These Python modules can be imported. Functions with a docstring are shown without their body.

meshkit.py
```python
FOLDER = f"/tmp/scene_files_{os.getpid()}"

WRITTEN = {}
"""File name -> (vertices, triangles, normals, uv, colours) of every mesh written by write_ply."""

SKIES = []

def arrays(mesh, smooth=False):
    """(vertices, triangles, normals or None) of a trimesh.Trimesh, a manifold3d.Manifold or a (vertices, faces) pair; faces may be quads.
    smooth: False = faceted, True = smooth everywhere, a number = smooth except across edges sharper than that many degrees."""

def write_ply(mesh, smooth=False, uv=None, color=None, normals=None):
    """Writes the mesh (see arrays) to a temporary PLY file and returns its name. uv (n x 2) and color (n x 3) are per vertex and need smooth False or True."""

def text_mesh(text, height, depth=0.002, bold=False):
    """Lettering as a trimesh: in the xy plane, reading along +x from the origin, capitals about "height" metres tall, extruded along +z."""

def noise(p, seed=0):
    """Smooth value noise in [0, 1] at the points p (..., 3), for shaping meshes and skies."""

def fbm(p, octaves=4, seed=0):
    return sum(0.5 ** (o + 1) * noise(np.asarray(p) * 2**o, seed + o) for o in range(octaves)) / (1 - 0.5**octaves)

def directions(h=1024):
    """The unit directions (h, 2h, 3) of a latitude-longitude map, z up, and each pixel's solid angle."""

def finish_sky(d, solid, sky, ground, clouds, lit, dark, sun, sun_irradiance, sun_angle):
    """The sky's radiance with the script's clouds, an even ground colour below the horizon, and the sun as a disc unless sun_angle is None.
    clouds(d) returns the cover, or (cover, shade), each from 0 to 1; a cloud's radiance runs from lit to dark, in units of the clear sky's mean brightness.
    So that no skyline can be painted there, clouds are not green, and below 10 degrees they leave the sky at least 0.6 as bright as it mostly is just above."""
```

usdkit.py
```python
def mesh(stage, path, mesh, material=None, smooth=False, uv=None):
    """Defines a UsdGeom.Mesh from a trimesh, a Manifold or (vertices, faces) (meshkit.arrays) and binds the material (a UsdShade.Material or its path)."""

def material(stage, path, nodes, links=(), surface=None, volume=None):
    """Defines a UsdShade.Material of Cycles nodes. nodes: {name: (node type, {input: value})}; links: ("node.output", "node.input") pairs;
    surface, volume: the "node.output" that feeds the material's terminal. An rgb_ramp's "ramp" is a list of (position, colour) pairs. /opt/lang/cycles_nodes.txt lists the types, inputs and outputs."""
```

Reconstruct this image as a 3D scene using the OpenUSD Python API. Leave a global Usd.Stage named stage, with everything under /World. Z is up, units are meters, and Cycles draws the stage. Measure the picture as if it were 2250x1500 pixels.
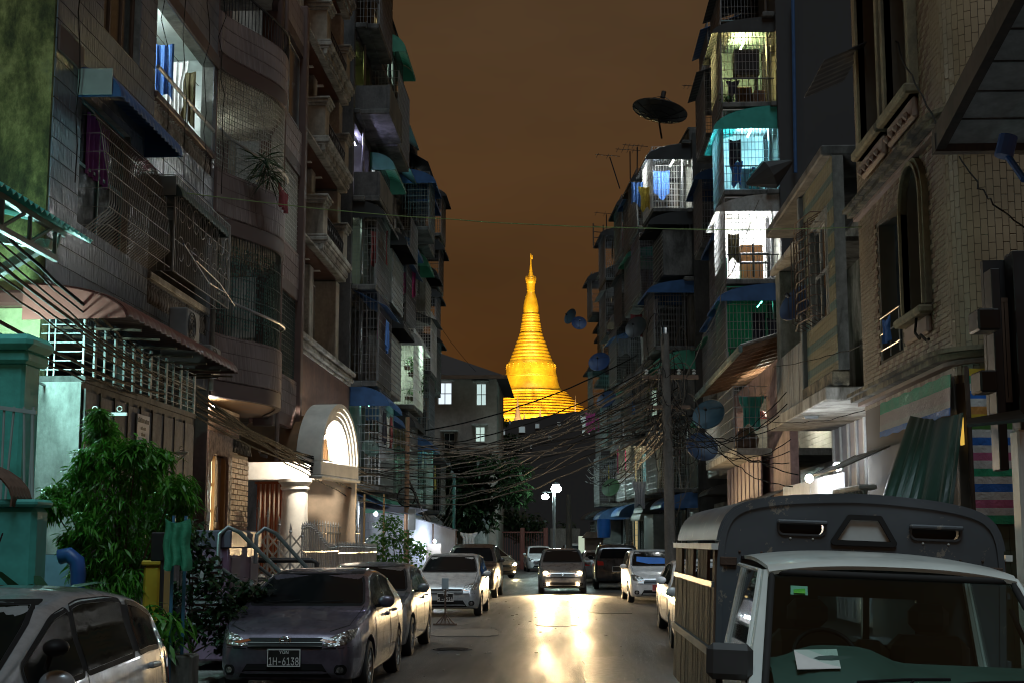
import math, random
import numpy as np, trimesh, usdkit, meshkit
import manifold3d as m3
from scipy.spatial import Delaunay
from scipy.interpolate import LinearNDInterpolator
from shapely.geometry import Polygon, Point, LineString, box as sbox
from shapely.ops import unary_union
from shapely import contains_xy
from pxr import Usd, UsdGeom, UsdLux, UsdShade, Gf, Sdf, Vt

# ------------------------------------------------------------------ stage, camera, sky, light
stage = Usd.Stage.CreateInMemory()
UsdGeom.SetStageUpAxis(stage, UsdGeom.Tokens.z)
UsdGeom.SetStageMetersPerUnit(stage, 1.0)
UsdGeom.Xform.Define(stage, '/World')
UsdGeom.Scope.Define(stage, '/World/Looks')

EYE = np.array([0.0, 0.0, 1.8])
FPX = 3125.0                     # 50 mm lens on a 36 mm wide frame of 2250 pixels
VPX, VPY = 1240.0, 1190.0        # where the street's direction meets the picture
TH = math.atan((VPY - 750) / FPX)
PS = math.atan((VPX - 1125) / FPX * math.cos(TH))
FWD = np.array([-math.sin(PS) * math.cos(TH), math.cos(PS) * math.cos(TH), math.sin(TH)])
RGT = np.array([math.cos(PS), math.sin(PS), 0.0])
UPV = np.cross(RGT, FWD)
cam = UsdGeom.Camera.Define(stage, '/World/camera')
cam.CreateFocalLengthAttr(50.0)
cam.CreateHorizontalApertureAttr(36.0)
cam.CreateVerticalApertureAttr(36.0 * 682 / 1024)
cam.CreateClippingRangeAttr(Gf.Vec2f(0.1, 5000.0))
cam.CreateExposureAttr(0.0)
cam.AddTransformOp().Set(Gf.Matrix4d(*RGT, 0, *UPV, 0, *(-FWD), 0, *EYE, 1))

MOON_EL, MOON_AZ = math.radians(66), math.radians(174)   # from behind the camera: cool light of the sky over the near end of the street
SKY_STRENGTH = 0.05
dome = UsdLux.DomeLight.Define(stage, '/World/sky')
dome.CreateIntensityAttr(1.0)
sky = usdkit.material(stage, '/World/Looks/night_sky', {
    'tc': ('texture_coordinate', {}),
    'phys': ('sky_texture', {'sky_type': 'single_scattering', 'sun_disc': False, 'sun_elevation': math.radians(-8), 'sun_rotation': MOON_AZ}),
    'map': ('mapping', {'scale': (1.5, 1.5, 4.0)}),
    'n': ('noise_texture', {'scale': 1.6, 'detail': 5.0, 'roughness': 0.55}),
    'sep': ('separate_xyz', {}),
    'ramp': ('rgb_ramp', {'ramp': [(0.0, (1.9, 0.66, 0.14)), (0.08, (1.7, 0.66, 0.16)), (0.2, (1.45, 0.69, 0.25)), (0.35, (1.42, 0.80, 0.38)), (1.0, (1.3, 0.74, 0.36))]}),
    'cl': ('rgb_ramp', {'ramp': [(0.28, (0.70, 0.71, 0.72)), (0.72, (1.25, 1.22, 1.18))]}),
    'mul': ('mix', {'mix_type': 'multiply', 'fac': 1.0}),
    'add': ('mix', {'mix_type': 'mix', 'fac': 0.97}),
    'bg': ('background_shader', {'strength': SKY_STRENGTH}),
}, [('tc.generated', 'map.vector'), ('map.vector', 'n.vector'), ('n.fac', 'cl.fac'), ('tc.generated', 'sep.vector'), ('sep.z', 'ramp.fac'),
    ('ramp.color', 'mul.color1'), ('cl.color', 'mul.color2'), ('phys.color', 'add.color1'), ('mul.color', 'add.color2'), ('add.color', 'bg.color')],
    surface='bg.background')
UsdShade.MaterialBindingAPI.Apply(dome.GetPrim()).Bind(sky)
dome.GetPrim().SetCustomDataByKey('kind', 'structure')
moon = UsdLux.DistantLight.Define(stage, '/World/night_light')
moon.CreateIntensityAttr(0.26)
moon.CreateAngleAttr(25.0)
moon.CreateNormalizeAttr(True)
moon.CreateColorAttr(Gf.Vec3f(0.70, 0.90, 1.0))
moon.AddRotateXYZOp().Set(Gf.Vec3f(90 - math.degrees(MOON_EL), 0, 180 - math.degrees(MOON_AZ)))


def ray(px, py):
    """Direction through a point of the photograph, scaled to one metre along the street."""
    d = RGT * (px - 1125) / FPX + UPV * (750 - py) / FPX + FWD
    return d / d[1]


def P(px, py, d):
    return EYE + ray(px, py) * d


def PX(px, py, x):
    r = ray(px, py)
    return EYE + r * (x / r[0])


def PG(px, py, z=0.0):
    r = ray(px, py)
    return EYE + r * ((z - EYE[2]) / r[2])


def rng(seed):
    return np.random.default_rng(seed)


# ------------------------------------------------------------------ materials
LOOK = {}


def look(name, nodes, links, surface):
    if name not in LOOK:
        LOOK[name] = usdkit.material(stage, '/World/Looks/' + name, nodes, links, surface=surface)
    return LOOK[name]


def plain(name, c, rough=0.6, metal=0.0, coat=0.0, var=0.18, scale=3.0, bump=0.0, bscale=40.0, spec=0.5):
    """A painted or raw surface: its colour wanders a little with a noise, and may be finely rough."""
    if name in LOOK:
        return LOOK[name]
    c = np.array(c, float)
    n = {'g': ('geometry', {}), 'n': ('noise_texture', {'scale': scale, 'detail': 6.0, 'roughness': 0.65}),
         'r': ('rgb_ramp', {'ramp': [(0.25, tuple(c * (1 - var))), (0.75, tuple(np.minimum(c * (1 + var), 1)))]}),
         'rr': ('rgb_ramp', {'ramp': [(0.3, (max(rough - .08, .02),) * 3), (0.7, (min(rough + .1, 1),) * 3)]}),
         'p': ('principled_bsdf', {'metallic': metal, 'roughness': rough, 'coat_weight': coat, 'coat_roughness': 0.04, 'specular_ior_level': spec})}
    l = [('g.position', 'n.vector'), ('n.fac', 'r.fac'), ('n.fac', 'rr.fac'), ('r.color', 'p.base_color'), ('rr.color', 'p.roughness')]
    if bump:
        n['bn'] = ('noise_texture', {'scale': bscale, 'detail': 4.0})
        n['b'] = ('bump', {'strength': bump, 'distance': 0.01})
        l += [('g.position', 'bn.vector'), ('bn.fac', 'b.height'), ('b.normal', 'p.normal')]
    return look(name, n, l, 'p.BSDF')


def grimy(name, c, dirt, amount=0.5, rough=0.8, scale=1.3, stretch=0.35, bump=0.3):
    """Weathered masonry: stains that run down it, blotches, fine roughness."""
    if name in LOOK:
        return LOOK[name]
    c, dirt = np.array(c, float), np.array(dirt, float)
    lo = 0.62 - 0.35 * amount
    n = {'g': ('geometry', {}), 'm': ('mapping', {'scale': (1, 1, stretch)}),
         'n': ('noise_texture', {'scale': scale, 'detail': 8.0, 'roughness': 0.68, 'distortion': 0.4}),
         'n2': ('noise_texture', {'scale': scale * 7, 'detail': 5.0, 'roughness': 0.7}),
         'r': ('rgb_ramp', {'ramp': [(lo - .12, tuple(c)), (lo + .02, tuple(c * .65 + dirt * .35)), (lo + .2, tuple(dirt))]}),
         'r2': ('rgb_ramp', {'ramp': [(0.3, (.78, .78, .78)), (0.7, (1.15, 1.15, 1.15))]}),
         'x': ('mix', {'mix_type': 'multiply', 'fac': 1.0}),
         'b': ('bump', {'strength': bump, 'distance': 0.02}),
         'p': ('principled_bsdf', {'roughness': rough})}
    l = [('g.position', 'm.vector'), ('m.vector', 'n.vector'), ('g.position', 'n2.vector'), ('n.fac', 'r.fac'), ('n2.fac', 'r2.fac'),
         ('r.color', 'x.color1'), ('r2.color', 'x.color2'), ('x.color', 'p.base_color'), ('n2.fac', 'b.height'), ('b.normal', 'p.normal')]
    return look(name, n, l, 'p.BSDF')


def tiles_look(name, c, var=0.3, rough=0.35):
    """Glazed pieces, each loose piece of a mesh a little different."""
    c = np.array(c, float)
    return look(name, {'g': ('geometry', {}), 'n': ('noise_texture', {'scale': 1.1, 'detail': 6.0}),
                       'r': ('rgb_ramp', {'ramp': [(0.0, tuple(c * (1 - var))), (0.6, tuple(c)), (1.0, tuple(np.minimum(c * (1 + var), 1)))]}),
                       'r2': ('rgb_ramp', {'ramp': [(0.3, (.7, .7, .7)), (0.65, (1.1, 1.1, 1.1))]}),
                       'x': ('mix', {'mix_type': 'multiply', 'fac': 1.0}), 'p': ('principled_bsdf', {'roughness': rough})},
                [('g.random_per_island', 'r.fac'), ('g.position', 'n.vector'), ('n.fac', 'r2.fac'), ('r.color', 'x.color1'), ('r2.color', 'x.color2'), ('x.color', 'p.base_color')], 'p.BSDF')


def glow(name, c, s):
    return look(name, {'e': ('emission', {'color': c, 'strength': s})}, [], 'e.emission')


def pane(name, tint=(.9, .95, .95), rough=0.02):
    """Thin window glass: sees through, mirrors at grazing angles."""
    return look(name, {'t': ('transparent_bsdf', {'color': tint}), 'gl': ('glossy_bsdf', {'color': (1, 1, 1), 'roughness': rough}),
                       'w': ('layer_weight', {'blend': 0.5}), 'p': ('math', {'math_type': 'power', 'value2': 5.0}), 'f': ('math', {'math_type': 'multiply_add', 'value2': 0.9, 'value3': 0.03}), 'm': ('mix_closure', {})},
                [('w.facing', 'p.value1'), ('p.value', 'f.value1'), ('f.value', 'm.fac'), ('t.BSDF', 'm.closure1'), ('gl.BSDF', 'm.closure2')], 'm.closure')


def leafy(name, c, c2, gloss=0.35):
    return look(name, {'g': ('geometry', {}), 'r': ('rgb_ramp', {'ramp': [(0.0, c), (1.0, c2)]}),
                       'p': ('principled_bsdf', {'roughness': gloss}), 't': ('translucent_bsdf', {}), 'm': ('mix_closure', {'fac': 0.3})},
                [('g.random_per_island', 'r.fac'), ('r.color', 'p.base_color'), ('r.color', 't.color'), ('p.BSDF', 'm.closure1'), ('t.BSDF', 'm.closure2')], 'm.closure')


def striped(name, colours, z0, band, rough=0.35):
    """Woven plastic sheet printed with level stripes of the given colours."""
    n = len(colours)
    ramp = [((i + .02 if i else 0) / n, c) for i, c in enumerate(colours)]
    return look(name, {'g': ('geometry', {}), 's': ('separate_xyz', {}), 'a': ('map_range', {'from_min': z0, 'from_max': z0 + band * n, 'to_min': 0.0, 'to_max': 1.0, 'clamp': True}),
                       'r': ('rgb_ramp', {'ramp': ramp, 'interpolate': False}), 'n': ('noise_texture', {'scale': 14.0, 'detail': 4.0, 'distortion': 1.0}),
                       'b': ('bump', {'strength': 0.6, 'distance': 0.02}), 'p': ('principled_bsdf', {'roughness': rough})},
                [('g.position', 's.vector'), ('s.z', 'a.value'), ('a.result', 'r.fac'), ('r.color', 'p.base_color'), ('g.position', 'n.vector'), ('n.fac', 'b.height'), ('b.normal', 'p.normal')], 'p.BSDF')


# ------------------------------------------------------------------ meshes
class Fr:
    """A local frame: u along, v up, w outward."""

    def __init__(self, o, u=(0, 1, 0), v=(0, 0, 1), w=(1, 0, 0)):
        self.m = np.eye(4)
        for i, c in enumerate((u, v, w, o)):
            self.m[:3, i] = c
        self.flip = np.linalg.det(self.m[:3, :3]) < 0

    def pt(self, p):
        return np.asarray(p, float) @ self.m[:3, :3].T + self.m[:3, 3]


WORLD = Fr((0, 0, 0), (1, 0, 0), (0, 1, 0), (0, 0, 1))
BOXF = np.array([[0, 3, 2], [0, 2, 1], [4, 5, 6], [4, 6, 7], [0, 1, 5], [0, 5, 4], [1, 2, 6], [1, 6, 5], [2, 3, 7], [2, 7, 6], [3, 0, 4], [3, 4, 7]])


class MB:
    def __init__(self, fr=WORLD):
        self.fr, self.v, self.f, self.n = fr, [], [], 0

    def add(self, v, f):
        v, f = self.fr.pt(v), np.asarray(f, int)
        if f.shape[1] == 4:
            f = np.vstack([f[:, [0, 1, 2]], f[:, [0, 2, 3]]])
        if self.fr.flip:
            f = f[:, ::-1]
        self.v.append(v)
        self.f.append(f + self.n)
        self.n += len(v)
        return self

    def hexa(self, p):
        return self.add(p, BOXF)

    def boxes(self, lo, hi):
        lo, hi = np.atleast_2d(np.asarray(lo, float)), np.atleast_2d(np.asarray(hi, float))
        k = len(lo)
        sel = np.array([[0, 0, 0], [1, 0, 0], [1, 1, 0], [0, 1, 0], [0, 0, 1], [1, 0, 1], [1, 1, 1], [0, 1, 1]])
        v = lo[:, None, :] * (1 - sel)[None] + hi[:, None, :] * sel[None]
        f = BOXF[None] + (np.arange(k) * 8)[:, None, None]
        return self.add(v.reshape(-1, 3), f.reshape(-1, 3))

    def box(self, a0, a1, b0, b1, c0, c1):
        return self.boxes([(min(a0, a1), min(b0, b1), min(c0, c1))], [(max(a0, a1), max(b0, b1), max(c0, c1))])

    def rbox(self, a0, a1, b0, b1, c0, c1, r=0.02):
        """A box with chamfered edges."""
        lo, hi = np.array([a0, b0, c0], float), np.array([a1, b1, c1], float)
        r = min(r, *(hi - lo) * .49)
        pts = []
        for s in np.ndindex(2, 2, 2):
            c = np.where(s, hi, lo)
            inn = np.where(s, -r, r)
            for k in range(3):
                q = c.copy()
                for j in range(3):
                    if j != k:
                        q[j] += inn[j]
                pts.append(q)
        h = trimesh.convex.convex_hull(np.array(pts))
        return self.add(h.vertices, h.faces)

    def tube(self, pts, r, n=6, closed=False):
        pts = np.asarray(pts, float)
        k = len(pts)
        r = np.broadcast_to(np.asarray(r, float), k)
        t = np.gradient(pts, axis=0) if not closed else np.roll(pts, -1, 0) - np.roll(pts, 1, 0)
        t /= np.maximum(np.linalg.norm(t, axis=1, keepdims=True), 1e-9)
        ref = np.array([0, 0, 1.0]) if np.abs(t[:, 2]).mean() < .8 else np.array([1.0, 0.13, 0])
        a = np.cross(t, ref)
        a /= np.maximum(np.linalg.norm(a, axis=1, keepdims=True), 1e-9)
        b = np.cross(t, a)
        ang = np.arange(n) / n * 2 * math.pi + math.pi / n
        v = pts[:, None] + r[:, None, None] * (np.cos(ang)[None, :, None] * a[:, None] + np.sin(ang)[None, :, None] * b[:, None])
        f = []
        rows = k if closed else k - 1
        i, j = np.meshgrid(np.arange(rows), np.arange(n), indexing='ij')
        i, j = i.ravel(), j.ravel()
        i2, j2 = (i + 1) % k, (j + 1) % n
        f = np.stack([i * n + j, i2 * n + j, i2 * n + j2, i * n + j2], 1)
        v = v.reshape(-1, 3)
        f = np.vstack([f[:, [0, 1, 2]], f[:, [0, 2, 3]]])
        if not closed:
            f = np.vstack([f, [[0, q, q + 1] for q in range(1, n - 1)], [[(k - 1) * n, (k - 1) * n + q + 1, (k - 1) * n + q] for q in range(1, n - 1)]])
        return self.add(v, f)

    def rod(self, a, b, r, n=6, r1=None):
        return self.tube([a, b], [r, r if r1 is None else r1], n)

    def bar(self, a, b, w, h, up=(0, 0, 1)):
        a, b = np.asarray(a, float), np.asarray(b, float)
        t = (b - a) / np.linalg.norm(b - a)
        s = np.cross(t, up)
        s = s / np.linalg.norm(s) if np.linalg.norm(s) > 1e-6 else np.array([1.0, 0, 0])
        q = np.cross(s, t)
        p = [e + s * (i * w / 2) + q * (j * h / 2) for e, (i, j) in [(a, (-1, -1)), (a, (1, -1)), (a, (1, 1)), (a, (-1, 1)), (b, (-1, -1)), (b, (1, -1)), (b, (1, 1)), (b, (-1, 1))]]
        return self.hexa(p)

    def sheet(self, g, thick=0.0):
        """A grid (m, n, 3) of points as a sheet, given a thickness."""
        g = np.asarray(g, float)
        m, n = g.shape[:2]
        i, j = np.meshgrid(np.arange(m - 1), np.arange(n - 1), indexing='ij')
        i, j = i.ravel(), j.ravel()
        f = np.stack([i * n + j, (i + 1) * n + j, (i + 1) * n + j + 1, i * n + j + 1], 1)
        if not thick:
            return self.add(g.reshape(-1, 3), f)
        du, dv = np.gradient(g, axis=0), np.gradient(g, axis=1)
        nr = np.cross(du, dv)
        nr /= np.maximum(np.linalg.norm(nr, axis=2, keepdims=True), 1e-9)
        v = np.vstack([g.reshape(-1, 3), (g - nr * thick).reshape(-1, 3)])
        N = m * n
        rim = np.concatenate([np.arange(n), np.arange(1, m) * n + n - 1, (m - 1) * n + np.arange(n - 2, -1, -1), np.arange(m - 2, 0, -1) * n])
        r2 = np.roll(rim, -1)
        f = np.vstack([f, f[:, ::-1] + N, np.stack([rim, r2, r2 + N, rim + N], 1)])
        return self.add(v, f)

    def prism(self, poly, w0, w1):
        """A polygon (u, v) pushed out from w0 to w1."""
        for g in getattr(poly, 'geoms', [poly]):
            if g.is_empty or g.area < 1e-7:
                continue
            t = trimesh.creation.extrude_polygon(g, abs(w1 - w0), engine='earcut')
            self.add(t.vertices + [0, 0, min(w0, w1)], t.faces)
        return self

    def lathe(self, prof, c=(0, 0, 0), n=24):
        """Profile (radius, height) about the third axis of the frame."""
        prof = np.asarray(prof, float)
        a = np.arange(n) / n * 2 * math.pi
        v = np.stack([prof[:, 0, None] * np.cos(a), prof[:, 0, None] * np.sin(a), np.repeat(prof[:, 1, None], n, 1)], -1) + np.asarray(c)
        k = len(prof)
        i, j = np.meshgrid(np.arange(k - 1), np.arange(n), indexing='ij')
        i, j = i.ravel(), j.ravel()
        f = np.stack([i * n + j, i * n + (j + 1) % n, (i + 1) * n + (j + 1) % n, (i + 1) * n + j], 1)
        return self.add(v.reshape(-1, 3), f)

    def ball(self, c, r, s=2, sc=(1, 1, 1)):
        t = trimesh.creation.icosphere(subdivisions=s)
        return self.add(t.vertices * r * np.asarray(sc) + np.asarray(c), t.faces)

    def out(self):
        return np.vstack(self.v), np.vstack(self.f)


# ------------------------------------------------------------------ the scene's tree
COUNT = {}


def free(parent, name):
    k = COUNT.get((parent, name), 0)
    COUNT[(parent, name)] = k + 1
    return f'{parent}/{name}' + (f'_{k:03d}' if k else '')


def tag(prim, label=None, cat=None, group=None, kind=None):
    for k, x in (('label', label), ('category', cat), ('group', group), ('kind', kind)):
        if x:
            prim.SetCustomDataByKey(k, x)
    return prim


def thing(name, label, cat, group=None, loc=(0, 0, 0), yaw=0.0):
    x = UsdGeom.Xform.Define(stage, free('/World', name))
    if any(loc) or yaw:
        x.AddTranslateOp().Set(Gf.Vec3d(*map(float, loc)))
        if yaw:
            x.AddRotateZOp().Set(float(yaw))
    return tag(x.GetPrim(), label, cat, group)


def obj(name, mb, mat, parent=None, label=None, cat=None, group=None, kind=None, smooth=False):
    """One mesh, a part of its parent or top-level."""
    path = free(str(parent.GetPath()) if parent else '/World', name)
    m = usdkit.mesh(stage, path, mb.out() if isinstance(mb, MB) else mb, mat, smooth=smooth)
    return tag(m.GetPrim(), label, cat, group, kind)


def solo(name, label, cat, mb, mat, group=None, smooth=False):
    return obj(name, mb, mat, None, label, cat, group, None, smooth)


def copy_of(src, name, label, loc, yaw=0.0, group=None):
    x = UsdGeom.Xform.Define(stage, free('/World', name))
    x.AddTranslateOp().Set(Gf.Vec3d(*map(float, loc)))
    x.AddRotateZOp().Set(float(yaw))
    p = x.GetPrim()
    p.GetReferences().AddInternalReference(src.GetPath())
    p.SetInstanceable(True)
    return tag(p, label, src.GetCustomDataByKey('category'), group)


# ------------------------------------------------------------------ palette
concrete = grimy('concrete', (.30, .30, .28), (.07, .075, .065), .5)
dark_concrete = grimy('dark_concrete', (.16, .16, .155), (.03, .03, .028), .55)
pale_wall = grimy('pale_wall', (.42, .42, .38), (.10, .10, .085), .4)
cream_wall = grimy('cream_wall', (.46, .40, .32), (.12, .10, .08), .45, scale=1.0)
white_paint = plain('white_paint', (.72, .72, .70), .45)
white_trim = grimy('white_trim', (.54, .52, .47), (.12, .11, .09), .5)
mauve_wall = grimy('mauve_wall', (.27, .185, .17), (.08, .06, .055), .45, scale=.9)
brown_band = plain('brown_band', (.085, .05, .045), .6)
black_metal = plain('black_metal', (.018, .018, .02), .45)
grey_metal = plain('grey_metal', (.26, .27, .28), .45, .6)
steel = plain('stainless_steel', (.50, .49, .47), .35, .45)
rust_metal = grimy('rust_metal', (.16, .10, .07), (.05, .03, .02), .6)
wood = plain('wood', (.20, .10, .05), .5, var=.35, scale=6)
dark_wood = plain('dark_wood', (.09, .05, .03), .55, var=.3)
dark_glass = plain('dark_glass', (.004, .005, .006), .04, var=.02, spec=.12)
dim_pane = plain('dim_pane', (.03, .04, .045), .12, var=.3)
clear_pane = pane('clear_pane')
blue_sheet = plain('blue_sheet', (.03, .09, .22), .45, var=.3)
teal_sheet = plain('teal_sheet', (.03, .30, .26), .4, var=.2)
green_sheet = plain('green_sheet', (.04, .22, .15), .5, var=.25)
black_sheet = plain('black_sheet', (.025, .028, .03), .5, var=.3)
brown_sheet = plain('brown_sheet', (.105, .036, .03), .45, var=.2)
grey_sheet = plain('grey_sheet', (.20, .21, .21), .5, var=.3)
tin_sheet = grimy('tin_sheet', (.34, .36, .36), (.14, .10, .07), .4, rough=.5)
pink_wall = grimy('pink_wall', (.42, .27, .25), (.14, .09, .08), .3)
rubber = plain('rubber', (.02, .02, .02), .8)
dish_blue = plain('dish_blue', (.010, .042, .065), .6, var=.3)
cable_black = plain('cable_black', (.010, .009, .008), .85, spec=.2)
cable_grey = plain('cable_grey', (.085, .07, .055), .8, spec=.2)
CLOTH = [plain('cloth_' + n, c, .85, var=.25, scale=9) for n, c in (('blue', (.06, .16, .45)), ('white', (.65, .65, .64)), ('dark', (.03, .03, .05)), ('magenta', (.50, .08, .28)),
                                                                  ('maroon', (.22, .04, .05)), ('olive', (.12, .10, .05)), ('grey', (.28, .28, .3)), ('yellow', (.5, .38, .06)))]
# ------------------------------------------------------------------ the ground
asphalt = look('damp_asphalt', {
    'g': ('geometry', {}), 'n': ('noise_texture', {'scale': 0.55, 'detail': 8.0, 'roughness': 0.7}), 'f': ('noise_texture', {'scale': 90.0, 'detail': 3.0}), 'v': ('voronoi_texture', {'scale': 55.0}),
    'w': ('mapping', {'scale': (1.6, 0.12, 1)}), 'wn': ('noise_texture', {'scale': 1.2, 'detail': 5.0}),
    'c': ('rgb_ramp', {'ramp': [(0.3, (.030, .028, .027)), (0.7, (.062, .057, .053))]}), 'c2': ('rgb_ramp', {'ramp': [(0.35, (.8, .8, .8)), (0.65, (1.2, 1.2, 1.2))]}),
    'x': ('mix', {'mix_type': 'multiply', 'fac': 1.0}), 'rr': ('rgb_ramp', {'ramp': [(0.32, (.30, .30, .30)), (0.62, (.55, .55, .55))]}),
    'b': ('bump', {'strength': 0.55, 'distance': 0.012}), 'b2': ('bump', {'strength': 0.25, 'distance': 0.02}), 'p': ('principled_bsdf', {'specular_ior_level': 0.6})},
    [('g.position', 'n.vector'), ('g.position', 'f.vector'), ('g.position', 'v.vector'), ('g.position', 'w.vector'), ('w.vector', 'wn.vector'), ('n.fac', 'c.fac'), ('wn.fac', 'c2.fac'), ('c.color', 'x.color1'), ('c2.color', 'x.color2'),
     ('x.color', 'p.base_color'), ('wn.fac', 'rr.fac'), ('rr.color', 'p.roughness'), ('v.distance', 'b.height'), ('n.fac', 'b2.height'), ('b.normal', 'b2.normal'), ('b2.normal', 'p.normal')], 'p.BSDF')
soil = grimy('soil', (.10, .09, .075), (.05, .045, .04), .5)
obj('ground', MB().box(-260, 260, -30, 1300, -0.6, -0.004), soil, kind='structure')
obj('road', MB().sheet([[(x, y, 0.0) for x in (-4.4, 3.5)] for y in (-8, 40, 110)]), asphalt, kind='structure')
rd = stage.GetPrimAtPath('/World/road')
R = rng(71)
for k, (x, y, w, l, c) in enumerate(((-1.2, 14.5, 1.1, 3.4, .03), (.6, 20.5, .7, 5.0, .045), (-2.0, 29, 1.3, 2.4, .05), (-.2, 33, .9, 3.6, .028), (1.2, 40, 1.2, 6.0, .04), (-1.5, 11.8, .5, 1.2, .075))):
    t = np.linspace(0, 2 * math.pi, 26)[:-1]
    q = np.sign(np.cos(t)) * np.abs(np.cos(t)) ** .4 * w / 2 * (1 + .06 * R.normal(size=25)), np.sign(np.sin(t)) * np.abs(np.sin(t)) ** .4 * l / 2 * (1 + .04 * R.normal(size=25))
    obj('asphalt_patch', MB().prism(Polygon(np.stack([x + q[0], y + q[1]], 1)), .004, .010), plain('patch_%d' % k, (c, c * .95, c * .9), .42 if c < .05 else .7, var=.3, scale=9, bump=.5, bscale=110), rd)
for k, (x, y) in enumerate(((.35, 12.6), (-1.9, 24.5))):
    m = MB().lathe([(.02, .012), (.29, .012), (.30, .016), (.33, .016), (.335, .004)], (x, y, 0), 32)
    for a in np.arange(-.22, .23, .07):
        m.box(x - math.sqrt(.27 ** 2 - a * a), x + math.sqrt(.27 ** 2 - a * a), y + a - .012, y + a + .012, .012, .018)
    obj('manhole_cover', m, plain('cast_iron', (.04, .038, .036), .4, .7, var=.3), rd)
b = MB()
for k in range(90):
    x, y, s_ = R.uniform(-2.2, 1.2), R.uniform(9, 45), R.uniform(.012, .04)
    if k < 70 or abs(x) > .8:
        b.rbox(x, x + s_ * (1 + R.random()), y, y + s_ * (1 + R.random()), .004, .004 + s_ * .4, .004)
obj('grit', b, plain('litter', (.30, .28, .25), .7, var=.5, scale=20), rd, kind='stuff')
paving = grimy('paving', (.22, .21, .20), (.09, .085, .08), .45)
for x0, x1, y0, y1 in ((-6.1, -4.4, 2, 76), (3.5, 5.0, 2, 60)):
    pv = obj('pavement', MB().rbox(x0, x1, y0, y1, -0.3, 0.115, .01), paving, kind='structure')
    kx = x1 if x0 < 0 else x0
    for k in range(14):                                    # kerb stones near the camera
        y = 12 + k * 1.2
        obj('kerb_stone', MB().rbox(kx - .07, kx + .07, y, y + 1.18, -.2, .13, .02), concrete, pv)
    obj('kerb', MB().box(kx - .07, kx + .07, 28.8, y1, -.2, .13), concrete, pv, kind='stuff')

# ------------------------------------------------------------------ the golden stupa on its hill, half a kilometre off
gold = look('gold_leaf', {'g': ('geometry', {}), 'n': ('noise_texture', {'scale': 0.6, 'detail': 7.0, 'roughness': 0.7}),
                          'r': ('rgb_ramp', {'ramp': [(0.3, (.60, .29, .010)), (0.7, (.90, .47, .020))]}), 'b': ('bump', {'strength': 0.35, 'distance': 0.3}), 'p': ('principled_bsdf', {'metallic': 0.25, 'roughness': 0.42})},
            [('g.position', 'n.vector'), ('n.fac', 'r.fac'), ('r.color', 'p.base_color'), ('n.fac', 'b.height'), ('b.normal', 'p.normal')], 'p.BSDF')
D = 450.0
SC = D / FPX
sx = P(1167, 900, D)[0]


def zy(y):
    return P(1167, y, D)[2]


def ringed(y0, y1, r0, r1, n, bead):
    """A tapering run of n mouldings, each a rounded bead."""
    o = []
    for k in range(n):
        for q in range(6):
            t = (k + q / 6) / n
            o.append(((r0 + (r1 - r0) * t) + bead * (math.sin(math.pi * q / 6) - .3), y0 + (y1 - y0) * t))
    return o


st = thing('golden_stupa', 'tall golden floodlit pagoda spire at the end of the street', 'stupa', loc=(sx, D, 0))


def stupa_part(name, prof, **kw):
    obj(name, MB().lathe([(max(r, .02) * SC, zy(y)) for r, y in prof], n=72), gold, st, smooth=50, **kw)


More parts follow.
